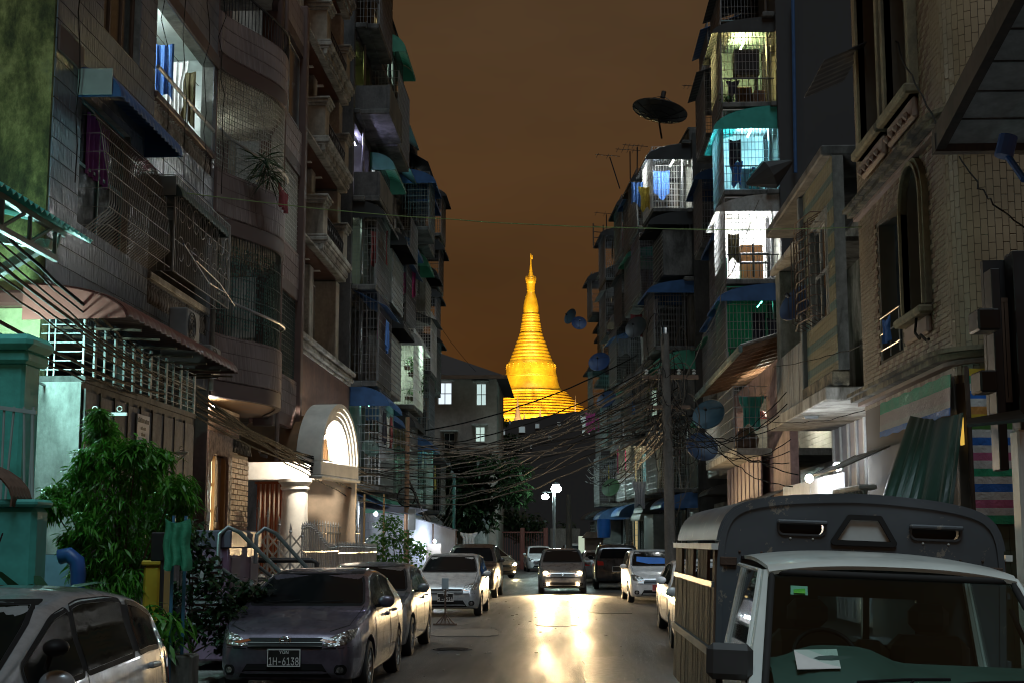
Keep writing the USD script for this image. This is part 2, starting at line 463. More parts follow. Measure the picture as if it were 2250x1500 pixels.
stupa_part('spire_tip', [(0, 557), (1.2, 560), (1.6, 563), (1.0, 568), (1.6, 580), (3.0, 592), (3.6, 596), (3.2, 597), (5.0, 602), (4.6, 603), (6.6, 607), (6.2, 608), (8.4, 611), (8.0, 612), (10.2, 614), (11.6, 617), (11.2, 619), (11.6, 621), (11, 622)])
obj('weather_vane', MB().rbox(-.1 * SC, 4.2 * SC, -.12, .12, zy(570), zy(566), .05).rbox(2 * SC, 4 * SC, -.12, .12, zy(566), zy(562), .05), gold, st)
b = MB()
for k in range(20):
    a = k / 20 * 2 * math.pi
    b.lathe([(.7 * SC, zy(618)), (.5 * SC, zy(613)), (.02, zy(608))], (11.2 * SC * math.cos(a), 11.2 * SC * math.sin(a), 0), 5)
obj('crown_finial', b, gold, st, kind='stuff')
stupa_part('crown_neck', [(11, 622), (9.6, 624), (9.2, 632), (8.6, 638), (9.4, 639), (8.4, 640), (9, 643), (8.6, 644)])
stupa_part('banana_bud', [(8.6, 644), (9.8, 646), (11.5, 652), (14.2, 661), (16.2, 671), (16.9, 679), (16.4, 686), (15.4, 689), (15.2, 690)])
stupa_part('lotus_band', [(15.2, 690)] + ringed(690, 706, 17.5, 19.6, 3, 1.6) + [(18.8, 707), (20, 709)] + ringed(709, 731, 20.2, 23.6, 4, 1.6))
stupa_part('ring_mouldings', ringed(731, 793, 23.0, 46.5, 8, 2.3) + [(47, 793)])
b = MB()
for k in range(48):
    a = k / 48 * 2 * math.pi
    b.ball((20.4 * SC * math.cos(a), 20.4 * SC * math.sin(a), zy(716)), .95 * SC, 1, (1, 1, 1.5))
obj('lotus_petal', b, gold, st, kind='stuff')
stupa_part('bell', [(47, 793), (50.5, 796), (53, 801), (54.5, 807), (54.8, 812), (55.6, 814), (55, 816), (56, 822), (57.6, 826), (57.2, 827), (58.5, 829), (58, 830.5), (59.5, 838), (62, 847), (66, 855), (71, 860), (75, 862)])
b = MB()
for k in range(24):                                        # hanging ornaments round the bell's shoulder
    a = k / 24 * 2 * math.pi
    for q, (yy, rr) in enumerate(((802, 53.6), (806, 54.6), (810, 55.1))):
        b.ball((rr * SC * math.cos(a), rr * SC * math.sin(a), zy(yy)), (1.9 - .5 * q) * SC, 1)
obj('bell_ornament', b, gold, st, kind='stuff')
terr = [(75, 862), (80, 862.5), (79, 866)]
for k in range(9):
    y = 866 + k * 7.0
    r = 82 + k * 7.0 + k * k * .35
    terr += [(r - 1.5, y), (r + 1.4, y + 1.0), (r + 1.8, y + 2.4), (r + .6, y + 3.4), (r + 1.2, y + 6.6)]
terr += [(160, 932), (170, 960), (170, 1000)]
stupa_part('terrace', terr)
for px, top, w in ((1137.5, 868, 9), (1187, 893, 6), (1264, 868, 3.2), (1152, 905, 5)):   # small spires on the platform, dark against the gold
    dd = D - 40
    c = P(px, 920, dd)
    s = dd / FPX
    z1, z0 = P(px, top, dd)[2], P(px, 926, dd)[2]
    h = z1 - z0
    solo('small_spire', {1137.5: 'tallest slim dark spire standing before the golden pagoda base', 1187: 'short thin spire before the right half of the pagoda base', 1264: 'tiny spire at the right edge of the pagoda terraces', 1152: 'lowest small spire close beside the tallest dark one'}[px], 'spire',
         MB().lathe([(w * s, -3), (w * s, .1 * h), (w * s * .62, .25 * h), (w * s * .7, .3 * h), (w * s * .3, .5 * h), (w * s * .36, .55 * h), (w * s * .12, .8 * h), (.02, h)], (c[0], dd, z0), 16), dark_wood, smooth=40)
hill = MB()
gx, gy = np.meshgrid(np.linspace(-130, 120, 40), np.linspace(330, 560, 40), indexing='ij')
gz = 30 * np.exp(-((gx - sx) / 60) ** 2 - ((gy - D) / 60) ** 2) + 4 * meshkit.fbm(np.stack([gx / 12, gy / 12, gx * 0], -1)) - 1
hill.sheet(np.stack([gx, gy, gz], -1))
obj('hill', hill, soil, kind='structure', smooth=True)
# floodlights that the pagoda stands in
for k, (fx, fy, fz, I) in enumerate(((-46, -66, 27, 1.0), (26, -68, 27, 1.35), (-4, -80, 27, 0.9))):
    fl = thing('floodlight', ['floodlight on the hill left of the pagoda', 'floodlight on the hill right of the pagoda', 'middle floodlight on the hill before the pagoda'][k], 'floodlight', loc=(sx + fx, D + fy, fz - 4))
    obj('lamp_housing', MB().rbox(-1.2, 1.2, -1.0, -.2, -.2, 1.6, .1).rod((0, -.6, -9), (0, -.6, -.1), .15), black_metal, fl)
    L = UsdLux.SphereLight.Define(stage, str(fl.GetPath()) + '/lamp')
    L.CreateRadiusAttr(1.0)
    L.CreateIntensityAttr(1.0)
    L.CreateExposureAttr(0.0)
    L.CreateNormalizeAttr(True)
    L.CreateIntensityAttr(100000.0 * I)
    L.CreateColorAttr(Gf.Vec3f(1.0, .84, .40))
    L.AddTranslateOp().Set(Gf.Vec3d(0, .9, 1.2))

# ------------------------------------------------------------------ shared pieces of the apartment houses


def awning(mb, u0, u1, v, proj, drop, ripple=.012, ends=True, n=10, flat=False, pitch=.16):
    """A sheet-metal hood curving down from the wall at height v."""
    t = np.linspace(0, math.pi / 2, n)
    w, h = (proj * np.linspace(0, 1, n), -drop * np.linspace(0, 1, n)) if flat else (proj * np.sin(t), -drop * (1 - np.cos(t)))
    k = max(int((u1 - u0) / pitch * 4), 2)
    uu = np.linspace(u0, u1, k)
    rp = ripple * np.sin(uu / pitch * 2 * math.pi)
    g = np.stack(np.broadcast_arrays(uu[:, None], (v + h)[None, :] + rp[:, None] * .6, w[None, :] + rp[:, None] * (.8 if not flat else .1)), -1)
    mb.sheet(g, .015)
    if ends and not flat:
        for u in (u0, u1):
            p = np.array([(u, v + a, b) for a, b in zip(h, w)] + [(u, v - drop, 0)])
            q = p + [.02 if u == u0 else -.02, 0, 0]
            m = len(p)
            f = [[0, i, i + 1] for i in range(1, m - 1)]
            f2 = [[m + a for a in x[::-1]] for x in f]
            side = [[i, (i + 1) % m, m + (i + 1) % m] for i in range(m)] + [[i, m + (i + 1) % m, m + i] for i in range(m)]
            mb.add(np.vstack([p, q]), f + f2 + side)
    return mb


def grille(mb, u0, u1, v0, v1, w0, w1, du=.12, dv=.28, r=.007, floor=True, top=False, sides=True):
    """A protruding cage of bars."""
    for u in np.arange(u0, u1 + .01, (u1 - u0) / max(round((u1 - u0) / du), 1)):
        mb.rod((u, v0, w1), (u, v1, w1), r, 4)
    hs = np.arange(v0, v1 + .01, (v1 - v0) / max(round((v1 - v0) / dv), 1))
    for v in hs:
        mb.rod((u0, v, w1), (u1, v, w1), r * 1.2, 4)
        if sides:
            for u in (u0, u1):
                mb.rod((u, v, w0), (u, v, w1), r * 1.2, 4)
    if sides:
        for w in np.arange(w0 + du, w1, du):
            for u in (u0, u1):
                mb.rod((u, v0, w), (u, v1, w), r, 4)
    if floor:
        for w in np.arange(w0, w1, du * 1.5):
            mb.rod((u0, v0, w), (u1, v0, w), r, 4)
    for u in (u0, u1):
        mb.rod((u, v0, w1), (u, v1, w1), r * 2.4, 4)
    return mb


def ac_unit(parent, fr, u, v, w, s=1.0):
    a = obj('air_conditioner', MB(fr).rbox(u, u + .8 * s, v, v + .55 * s, w, w + .3, .02), grey_sheet, parent)
    b = MB(fr)
    for r in (.06, .12, .18, .23):
        t = np.linspace(0, 2 * math.pi, 17)[:-1]
        b.tube(np.stack([u + .3 * s + r * s * np.cos(t), v + .275 * s + r * s * np.sin(t), t * 0 + w + .31], 1), .008, 4, True)
    obj('fan_grille', b, black_metal, a)
    obj('bracket', MB(fr).box(u + .05, u + .1, v - .04, v, w - .25, w + .3).box(u + .65 * s, u + .7 * s, v - .04, v, w - .25, w + .3), black_metal, a)
    return a


def window(parent, fr, u0, u1, v0, v1, w, frame, glass, cols=2, rows=1, fw=.05, deep=.06):
    b = MB(fr)
    b.box(u0, u1, v0, v0 + fw, w, w + deep).box(u0, u1, v1 - fw, v1, w, w + deep)
    for k in range(cols + 1):
        u = u0 + (u1 - u0 - fw) * k / cols
        b.box(u, u + fw, v0 + fw, v1 - fw, w + .002, w + deep - .002)
    for k in range(1, rows):
        v = v0 + (v1 - v0) * k / rows
        b.box(u0 + fw, u1 - fw, v - fw / 2, v + fw / 2, w + .004, w + deep - .004)
    f = obj('window', b, frame, parent)
    for k in range(cols):
        a0, a1 = u0 + (u1 - u0 - fw) * k / cols + fw, u0 + (u1 - u0 - fw) * (k + 1) / cols
        obj('pane', MB(fr).box(a0, a1, v0 + fw, v1 - fw, w + .02, w + .03), glass, f)
    return f


def tube_lamp(parent, fr, u, v, w, c, s, ln=1.1, r=.02):
    """A fluorescent tube under a ceiling, along the street."""
    nm = 'lamp_%02x%02x%02x_%d' % (*(int(min(x, 1) * 255) for x in c), int(s))
    return obj('lamp', MB(fr).rod((u - ln / 2, v, w), (u + ln / 2, v, w), r, 8), glow(nm, c, s * 8.0), parent)


COOL, TEAL, WARM, GREENISH, VIOLET = (.88, .98, 1.0), (.15, .85, 1.0), (1.0, .78, .36), (.72, 1.0, .80), (.62, .60, 1.0)
AW = [blue_sheet, black_sheet, blue_sheet, grey_sheet, green_sheet, black_sheet]


def apartment(name, label, fr, us, vs, depth, wall, seed, spec=None, slab=None, kinds=None, end=None, cage_w=1.0, short=None, glints=.0):
    """A walk-up block: real rooms behind its openings, a slab at every floor, and the cages, hoods and sheets its tenants have hung on it."""
    R, R2 = rng(seed), rng(seed + 1000)
    T = thing(name, label, 'apartment building')
    spec, slab, kinds = spec or {}, slab or dark_concrete, kinds or ['cage', 'win', 'cage', 'hood', 'panel', 'win', 'hood']
    holes, cells = [], []
    for i in range(len(us) - 1):
        for j in range(len(vs) - 1):
            c = {'kind': kinds[int(R.integers(len(kinds)))], 'lit': None, 'awn': AW[int(R.integers(len(AW)))]}
            c.update(spec.get((i, j), {}))
            if not c['lit'] and 'pane' not in c and R2.random() < glints and c['kind'] in ('cage', 'win', 'hood', 'balcony'):
                tint = [COOL, GREENISH, WARM, (.3, .95, 1.0), COOL][int(R2.integers(5))]
                if c['kind'] in ('win', 'hood'):
                    c['pane'] = ('lit_curtain_%d_%d_%d' % (seed, i, j), tint, .25 + .7 * R2.random())
                else:
                    c['lit'] = (tint, 5 + 14 * R2.random())
            u0, u1, v0, v1 = us[i] + .25, us[i + 1] - .25, vs[j], vs[j + 1]
            k = c['kind']
            if k == 'cage':
                h = (u0, u1, v0 + .12, v1 - .35)
            elif k == 'balcony':
                h = (u0, u1, v0 + .12, v1 - .4)
            elif k in ('win', 'hood'):
                m = (u1 - u0) * .12
                h = (u0 + m, u1 - m, v0 + .95, v1 - .55)
            elif k == 'shop':
                h = (u0, u1, v0 + .05, v1 - .5)
            else:
                h = None
            if h:
                holes.append(sbox(h[0], h[2], h[1], h[3]))
            cells.append((i, j, u0, u1, v0, v1, c, h))
    face = sbox(us[0], vs[0], us[-1], vs[-1]).difference(unary_union(holes)) if holes else sbox(us[0], vs[0], us[-1], vs[-1])
    obj('wall', MB(fr).prism(face, -.2, 0), wall, T)
    obj('building_core', MB(fr).box(us[0], us[-1], vs[0], vs[-1], -depth, -2.5), wall, T)
    obj('end_wall', MB(fr).box(us[0] - .1, us[0] - .003, vs[0], vs[-1] + .3, -depth, -.002), end or wall, T)
    b = MB(fr)
    for v in vs:
        b.box(us[0], us[-1], v - .12, v + .02, -2.5, -.205)
    for u in us:
        q = .12 if u < us[-1] else -.12
        b.box(u, u + q, vs[0], vs[-1], -2.498, -.203)
    obj('room_partition', b, plain('room_plaster', (.30, .30, .27), .8), T)
    for j, v in enumerate(vs[1:]):
        obj('floor_slab', MB(fr).rbox(us[0] + .01, us[-1] - .01, v - .16, v + .02, 0.003, .22 + .2 * (j % 2), .03), slab, T)
    obj('roof_parapet', MB(fr).box(us[0], us[-1], vs[-1], vs[-1] + .5, -.25, .1).box(us[0], us[-1], vs[-1] + .5, vs[-1] + .58, -.3, .16), slab, T)
    for q in range(3):
        u = us[0] + (us[-1] - us[0]) * (q + .2 + .4 * R.random()) / 3
        obj('drain_pipe', MB(fr).rod((u, vs[0], .09), (u, vs[-1], .09), .05, 8), [grey_metal, dark_concrete, dish_blue][q], T)
    for i, j, u0, u1, v0, v1, c, h in cells:
        k, lit = c['kind'], c['lit']
        wd = c.get('proj', cage_w * (.75 + .5 * R.random()))
        if k == 'cage' and short and R2.random() < .55:
            n = int(R2.integers(len(CLOTH)))
            fl, by = ['ground', 'first', 'second', 'third', 'fourth', 'fifth', 'sixth'][j], ['nearest', 'second', 'third'][i]
            solo('hanging_clothes', f"{['blue', 'white', 'black', 'magenta', 'maroon', 'olive', 'grey', 'yellow'][n]} cloth in the {fl} floor cage, {by} bay of the {short}", 'laundry',
                 cloth(MB(), fr.pt((u0 + .5 + R2.random() * (u1 - u0 - 1), v1 - .6, wd * (.5 + .4 * R2.random()))), .5 + .3 * R2.random(), .7 + .5 * R2.random(), seed * 7 + i * 10 + j, ax=(1, 0, 0) if R2.random() < .6 else (0, 1, 0)), CLOTH[n])
        if k == 'cage':
            obj('balcony_floor', MB(fr).rbox(u0 - .1, u1 + .1, v0 - .14, v0 + .03, .006, wd, .02), slab, T)
            grille(g := MB(fr), u0, u1, v0 + .05, v1 - .25, .02, wd, r=c.get('r', .009))
            obj('grille_cage', g, c.get('bars', grey_metal), T)
            if R.random() < .6 or c.get('dado'):
                obj('balcony_panel', MB(fr).box(u0, u1, v0 + .05, v0 + .75, wd - .05, wd - .015), [grey_sheet, tin_sheet, concrete, green_sheet][int(R.integers(4))], T)
            window(T, fr, u0 + .5, u1 - .4, v0 + 1.0, v1 - .7, -2.49, dark_wood, dim_pane, 2, 1)
        elif k == 'balcony':
            obj('balcony_floor', MB(fr).rbox(u0 - .1, u1 + .1, v0 - .14, v0 + .03, .006, wd, .02), slab, T)
            obj('balcony_parapet', MB(fr).rbox(u0, u1, v0 + .03, v0 + .9, wd - .12, wd, .02).box(u0, u0 + .1, v0 + .03, v0 + .88, .01, wd - .12).box(u1 - .1, u1, v0 + .03, v0 + .88, .01, wd - .12), wall, T)
            window(T, fr, u0 + .5, u1 - .4, v0 + .5, v1 - .6, -2.49, dark_wood, dim_pane, 2, 1)
        elif k in ('win', 'hood'):
            g = glow(*c['pane']) if 'pane' in c else (clear_pane if lit else dim_pane)
            window(T, fr, *h, -.12, [white_paint, dark_wood, grey_metal][int(R.integers(3))], g, 3 if h[1] - h[0] > 1.6 else 2, 1 + int(R.integers(2)))
            obj('window_sill', MB(fr).rbox(h[0] - .08, h[1] + .08, h[2] - .1, h[2] - .005, .004, .14, .01), slab, T)
            if R.random() < .45:
                obj('window_bars', grille(MB(fr), h[0] - .05, h[1] + .05, h[2] - .02, h[3], .01, .32, .11, .3, .006), c.get('bars', black_metal), T)
        elif k == 'panel':
            obj('sheet_enclosure', MB(fr).rbox(u0, u1, v0 + .1, v1 - .9, .01, wd * .8, .02), [tin_sheet, grey_sheet, dark_concrete][int(R.integers(3))], T)
            b = MB(fr)
            for v in np.arange(v0 + .25, v1 - 1.0, .2):
                b.box(u0 + .02, u1 - .02, v, v + .05, wd * .8 + .002, wd * .8 + .02)
            obj('panel_rib', b, grey_sheet, T, kind='stuff')
            window(T, fr, u0 + .1, u1 - .1, v1 - .85, v1 - .3, .05, grey_metal, dim_pane, 3, 1)
        elif k == 'shop':
            obj('roller_shutter', (lambda m: [m.box(u0, u1, v, v + .085, -.15, -.1) for v in np.arange(h[2], h[3] - .05, .1)] and m)(MB(fr)), c.get('shut', grey_sheet), T)
        if k == 'hood' or (k in ('cage', 'shop', 'panel') and c['awn'] is not None and (R.random() < .75 or 'awn' in spec.get((i, j), {}))):
            pr = max(wd + .3, 1.0) if k != 'hood' else .75 + .3 * R.random()
            vv = v1 - .12 if k != 'hood' else v1 - .38
            obj('awning', awning(MB(fr), u0 - .12, u1 + .12, vv, pr, .5 + .3 * R.random(), flat=R.random() < .25 and not c.get('curved'), pitch=.35), c['awn'] or AW[int(R.integers(6))], T)
        if k in ('win', 'hood', 'blank') and R.random() < .4:
            ac_unit(T, fr, u0 + .2 + R.random() * max(u1 - u0 - 1.2, .1), v0 + .28, .26)
        if lit:
            tube_lamp(T, fr, (u0 + u1) / 2, v1 - .55, c.get('lw', -.9), lit[0], lit[1])
    return T


def dish(name, label, c, aim, r, mat, stand=None, mesh=False, roll=0):
    """A satellite dish at c whose bowl looks along aim."""
    w = np.array(aim, float)
    w /= np.linalg.norm(w)
    u = np.cross((0, 0, 1.0), w)
    u /= np.linalg.norm(u)
    fr = Fr(c, u, np.cross(w, u), w)
    t = thing(name, label, 'satellite dish')
    rr = np.linspace(0, r, 9)
    prof = [(max(a, .004), .26 * a * a / r) for a in rr]
    obj('bowl', MB(fr).lathe(prof + [(r + .015, .26 * r + .01), (r + .01, .26 * r - .02)] + [(max(a, .004), .26 * a * a / r - .02) for a in rr[::-1]], n=32), mat, t, smooth=40)
    b = MB(fr)
    for k in range(3 if not mesh else 4):
        a = k * 2 * math.pi / (3 if not mesh else 4) + .5 + roll
        b.rod((r * .96 * math.cos(a), r * .96 * math.sin(a), .25 * r), (0, 0, .85 * r), .012 * max(r, .6), 5)
    obj('feed_strut', b, black_metal, t)
    obj('feed_horn', MB(fr).rod((0, 0, .78 * r), (0, 0, 1.02 * r), .09 * r, 12), black_metal, t)
    if mesh:
        b = MB(fr)
        for k in range(12):
            a = k * math.pi / 6
            b.tube([(q * math.cos(a), q * math.sin(a), .26 * q * q / r - .035) for q in np.linspace(.08 * r, r, 6)], .014 * r, 5)
        for q in (.45 * r, .75 * r, r):
            th = np.linspace(0, 2 * math.pi, 25)[:-1]
            b.tube(np.stack([q * np.cos(th), q * np.sin(th), th * 0 + .26 * q * q / r - .03], 1), .012 * r, 5, True)
        obj('rib', b, black_metal, t)
    if stand is not None:
        obj('mast', MB().rod(np.array(c) - w * .04, stand, .035 * max(r, .8), 8), black_metal, t)
    return t


def cloth(mb, c, width, height, seed, sag=.05, ax=(0, 1, 0)):
    """A garment hanging from a line: folds, a wandering hem."""
    R = rng(seed)
    ax = np.array(ax, float)
    nrm = np.array([-ax[1], ax[0], 0])
    s, t = np.linspace(-.5, .5, 14), np.linspace(0, 1, 10)
    S, T_ = np.meshgrid(s, t, indexing='ij')
    fold = .035 * np.sin(S * (9 + 6 * R.random()) * 2 + R.random() * 6) * (0.35 + T_)
    wd = width * (1 - .15 * np.sin(T_ * 3) * R.random()) * ((1.12 - .34 / (1 + np.exp(-(T_ - .32) * 26))) if seed % 2 else 1.0)
    g = np.asarray(c, float) + ax * (S * wd)[..., None] + nrm * fold[..., None] + np.array([0, 0, -1.0]) * (T_ * height * (1 + .12 * np.sin(S * 7 + R.random() * 6)) + sag * np.sin(math.pi * (S + .5)))[..., None]
    return mb.sheet(g, .008)


def leaves(mb, c, n, ln, wd, seed, droop=.5, spread=None):
    """n lance-shaped leaves at random places c(R, n)."""
    R = rng(seed)
    p = c(R, n)
    az = R.random(n) * 2 * math.pi
    el = R.normal(-droop, .4, n)
    d = np.stack([np.cos(az) * np.cos(el), np.sin(az) * np.cos(el), np.sin(el)], 1)
    s = np.cross(d, [0, 0, 1.0]) + R.normal(0, .3, (n, 3))
    s -= d * (s * d).sum(1, keepdims=True)
    s /= np.linalg.norm(s, axis=1, keepdims=True)
    L = (ln * (.6 + .8 * R.random(n)))[:, None]
    W = (wd * (.7 + .6 * R.random(n)))[:, None]
    dn = np.array([0, 0, -1.0])
    v = np.stack([p, p + d * L * .4 + s * W, p + d * L * .4 - s * W, p + d * L * .75 + s * W * .6 + dn * L * .08, p + d * L * .75 - s * W * .6 + dn * L * .08, p + d * L + dn * L * .2], 1)
    f = np.array([[0, 1, 2], [1, 3, 2], [2, 3, 4], [3, 5, 4]])
    return mb.add(v.reshape(-1, 3), (f[None] + (np.arange(n) * 6)[:, None, None]).reshape(-1, 3))


def clumps(cs, r, squash=.7):
    cs = np.asarray(cs, float)

    def f(R, n):
        k = R.integers(len(cs), size=n)
        d = R.normal(size=(n, 3))
        d /= np.linalg.norm(d, axis=1, keepdims=True)
        q = R.random(n) ** .45
        rad = np.broadcast_to(np.asarray(r, float), len(cs))[k]
        return cs[k] + d * (q * rad)[:, None] * [1, 1, squash]
    return f
# ------------------------------------------------------------------ left side of the street
XL = -6.7
FL = Fr((XL, 0, 0))
END = Fr((0, 17.8, 0), (1, 0, 0), (0, 0, 1), (0, -1, 0))      # faces the camera


def cladding(fr, u0, u1, v0, v1, holes, tw=.04, th=.27, proud=.014, wave=None, gap=.011):
    """Narrow upright glazed tiles in level courses, leaving the openings free."""
    us, vs = np.arange(u0, u1 - tw * .5, tw), np.arange(v0, v1 - .02, th)
    U, V = [a.ravel() for a in np.meshgrid(us, vs, indexing='ij')]
    U2, V2 = np.minimum(U + tw, u1) - gap, np.minimum(V + th, v1) - gap * 1.6
    keep = np.ones(len(U), bool)
    for a0, a1, b0, b1 in holes:
        inside = (U2 > a0) & (U < a1) & (V2 > b0) & (V < b1)
        V2 = np.where(inside & (V < b0), np.minimum(V2, b0), V2)
        V = np.where(inside & (V2 > b1) & (V >= b0), np.maximum(V, b1), V)
        keep &= ~((U2 > a0 + tw * .3) & (U < a1 - tw * .3) & (V2 > b0 + .01) & (V < b1 - .01))
    keep &= V2 - V > .02
    U, V, U2, V2 = U[keep], V[keep], U2[keep], V2[keep]
    W = wave((U + U2) / 2) if wave else np.zeros(len(U))
    j = rng(5).random(len(U)) * .004
    return MB(fr).boxes(np.stack([U, V, W + .001], 1), np.stack([U2, V2, W + proud + j], 1))


mossy = look('mossy_concrete', {'g': ('geometry', {}), 'm': ('mapping', {'scale': (1, 1, .45)}), 'n': ('noise_texture', {'scale': 1.3, 'detail': 10.0, 'roughness': .74, 'distortion': .15}), 'n2': ('noise_texture', {'scale': 9.0, 'detail': 6.0, 'roughness': .7}),
                                'r': ('rgb_ramp', {'ramp': [(.34, (.010, .014, .006)), (.43, (.05, .065, .02)), (.5, (.13, .15, .045)), (.57, (.27, .29, .10)), (.68, (.12, .17, .10))]}), 'r2': ('rgb_ramp', {'ramp': [(.3, (.6, .6, .6)), (.7, (1.2, 1.2, 1.2))]}),
                                'x': ('mix', {'mix_type': 'multiply', 'fac': 1.0}), 'b': ('bump', {'strength': .4, 'distance': .03}), 'p': ('principled_bsdf', {'roughness': .9})},
             [('g.position', 'm.vector'), ('m.vector', 'n.vector'), ('g.position', 'n2.vector'), ('n.fac', 'r.fac'), ('n2.fac', 'r2.fac'), ('r.color', 'x.color1'), ('r2.color', 'x.color2'), ('x.color', 'p.base_color'), ('n2.fac', 'b.height'), ('b.normal', 'p.normal')], 'p.BSDF')
grey_tile = tiles_look('grey_tile', (.34, .38, .45), .5, .22)
mauve_tile = tiles_look('mauve_tile', (.33, .255, .24), .16, .4)
stained_white = grimy('stained_white', (.50, .51, .49), (.10, .11, .10), .55, scale=1.1, stretch=.25)
lime_render = grimy('lime_render', (.42, .42, .22), (.2, .21, .1), .4)

gb = thing('grey_tiled_building', 'grey ribbed-tile apartment house with a mossy end wall, nearest on the left', 'apartment building')
H_A3, H_A2 = (19.7, 21.45, 9.25, 11.6), (18.95, 21.2, 6.15, 8.02)
H_B3, H_B2 = (22.35, 26.15, 8.66, 10.85), (22.3, 26.1, 5.6, 7.75)
HG = (17.0, 26.5, -.1, 4.62)
TOP = 15.5
holes = [H_A3, H_A2, H_B3, H_B2, HG]
obj('wall', MB(FL).prism(sbox(18.052, 0, 26.4, TOP).difference(unary_union([sbox(h[0], h[2], h[1], h[3]) for h in holes])), -.22, 0), concrete, gb)
obj('tile_cladding', cladding(FL, 17.86, 26.4, 4.64, TOP, holes), grey_tile, gb, kind='stuff', label='narrow upright grey tiles in level courses')
obj('end_wall', MB(END).box(-12, XL - .001, 4.98, TOP, -.25, 0), mossy, gb, 'green-black mossy concrete end wall')
obj('end_wall_base', MB(END).box(-12, XL - .001, 0, 4.765, -.25, .01), lime_render, gb, 'pale patched lower end wall')
obj('end_ledge', MB(END).rbox(-12, XL + .01, 4.77, 4.97, -.2, .22, .04), brown_sheet, gb, 'red-brown painted ledge on the end wall')
core = MB(FL).box(18.055, 26.4, 0, TOP, -5.5, -2.7)
for v in (4.7, 8.0, 11.6):
    core.box(18.05, 26.39, v - .15, v + .05, -2.699, -.225)
for u in (18.05, 21.95, 26.25):
    core.box(u, u + .13, 0, TOP, -2.698, -.223)
obj('building_core', core, pale_wall, gb)
# brown bands
for a, c in ((17.9, 18.85), (22.1, 26.4)):
    obj('brown_band', MB(FL).box(a, c, 8.26, 8.60, .02, .05) if a < 20 else MB(FL).box(a, c, 10.86, 11.1, .02, .06), brown_band, gb)
obj('brown_band', MB(FL).rbox(22.3, 26.2, 9.02, 9.14, -.2, .07, .02), brown_band, gb)
obj('brown_band', MB(FL).rbox(22.3, 26.15, 6.0, 6.12, -.2, .07, .02), white_trim, gb)


def balusters(parent, fr, u0, u1, v0, v1, w, mat, step=.16):
    for u in np.arange(u0 + .08, u1, step):
        h = v1 - v0
        f2 = Fr(fr.pt((u, v0, w)), (1, 0, 0), (0, 1, 0), (0, 0, 1))
        obj('baluster', MB(f2).lathe([(.04, 0), (.055, .04), (.03, .1 * h), (.065, .35 * h), (.06, .5 * h), (.028, .72 * h), (.05, .86 * h), (.03, .9 * h), (.05, h)], n=8), mat, parent, smooth=40)


balusters(gb, FL, 22.35, 26.15, 8.67, 9.02, -.06, white_trim)
balusters(gb, FL, 22.3, 26.1, 5.61, 6.0, -.06, white_trim)
obj('handrail', MB(FL).tube([(22.35, 9.55, .05), (26.1, 9.55, .05)], .035, 10).rod((24.2, 9.1, .05), (24.2, 9.55, .05), .02).rod((26.0, 9.1, .05), (26.0, 9.55, .05), .02), grey_metal, gb)
# upper bright balcony: white tiled room, ring lamp, ceiling panel
obj('tiled_room_wall', (lambda m: [m.box(u, u + .295, v, v + .295, -2.69, -2.68) for u in np.arange(22.1, 26.0, .3) for v in np.arange(8.1, 11.2, .3)] and [m.box(26.235, 26.245, v, v + .295, w, w + .295) for w in np.arange(-2.6, -.3, .3) for v in np.arange(8.1, 11.2, .3)] and m)(MB(FL)), tiles_look('room_tile', (.62, .70, .68), .05, .3), gb, kind='stuff')
obj('ceiling_panel', MB(FL).box(22.1, 26.2, 11.0, 11.05, -2.6, -.23), plain('ceiling_white', (.7, .76, .74), .6), gb)
t = np.linspace(0, 2 * math.pi, 28)[:-1]
obj('lamp', MB(FL).tube(np.stack([23.3 + .2 * np.cos(t), t * 0 + 10.85, -1.0 + .2 * np.sin(t)], 1), .022, 8, True), glow('ring_lamp_light', (.86, 1.0, .98), 420), gb)
obj('lamp_cover', MB(FL).rbox(24.3, 25.5, 10.9, 10.99, -1.4, -.9, .03), white_paint, gb)
# curtained window and dim one
window(gb, FL, *H_A3, -.15, dark_wood, clear_pane, 3, 1)
g = np.stack(np.broadcast_arrays(np.linspace(19.75, 20.55, 40)[:, None], np.array([9.3, 11.5])[None, :], (-.3 + .03 * np.sin(np.arange(40) * 1.3))[:, None]), -1)
obj('curtain', MB(FL).sheet(g, .01), plain('curtain_cream', (.60, .58, .46), .85), gb)
window(gb, FL, *H_A2, -.15, plain('teal_frame', (.05, .16, .18), .5), dim_pane, 2, 2)
obj('violet_curtain', MB(FL).sheet(np.stack(np.broadcast_arrays(np.linspace(19.5, 20.5, 30)[:, None], np.array([7.0, 7.9])[None, :], (-.1 + .03 * np.sin(np.arange(30)))[:, None]), -1), .01), plain('violet_cloth', (.22, .06, .30), .8), gb)
# bulging window cage
b = MB(FL)
for u in np.arange(18.9, 21.95, .1):
    v = np.linspace(6.05, 7.85, 14)
    b.tube(np.stack([u + .05 * np.sin(v * 6), v, .05 + .42 * np.sin(np.clip((7.85 - v) / 1.8, 0, 1) ** .6 * math.pi * .5) * (1 - .75 * np.clip((6.35 - v) / .3, 0, 1))], 1), .008, 4)
for v in np.arange(6.1, 7.9, .26):
    w = .05 + .42 * math.sin(((7.85 - v) / 1.8) ** .6 * math.pi / 2)
    b.tube([(18.88, v, .02), (18.88, v, w), (21.95, v, w), (21.95, v, .02)], .009, 4)
obj('window_cage', b, plain('cage_paint', (.20, .19, .17), .5), gb, label='bulging wrought bars over the second floor window')
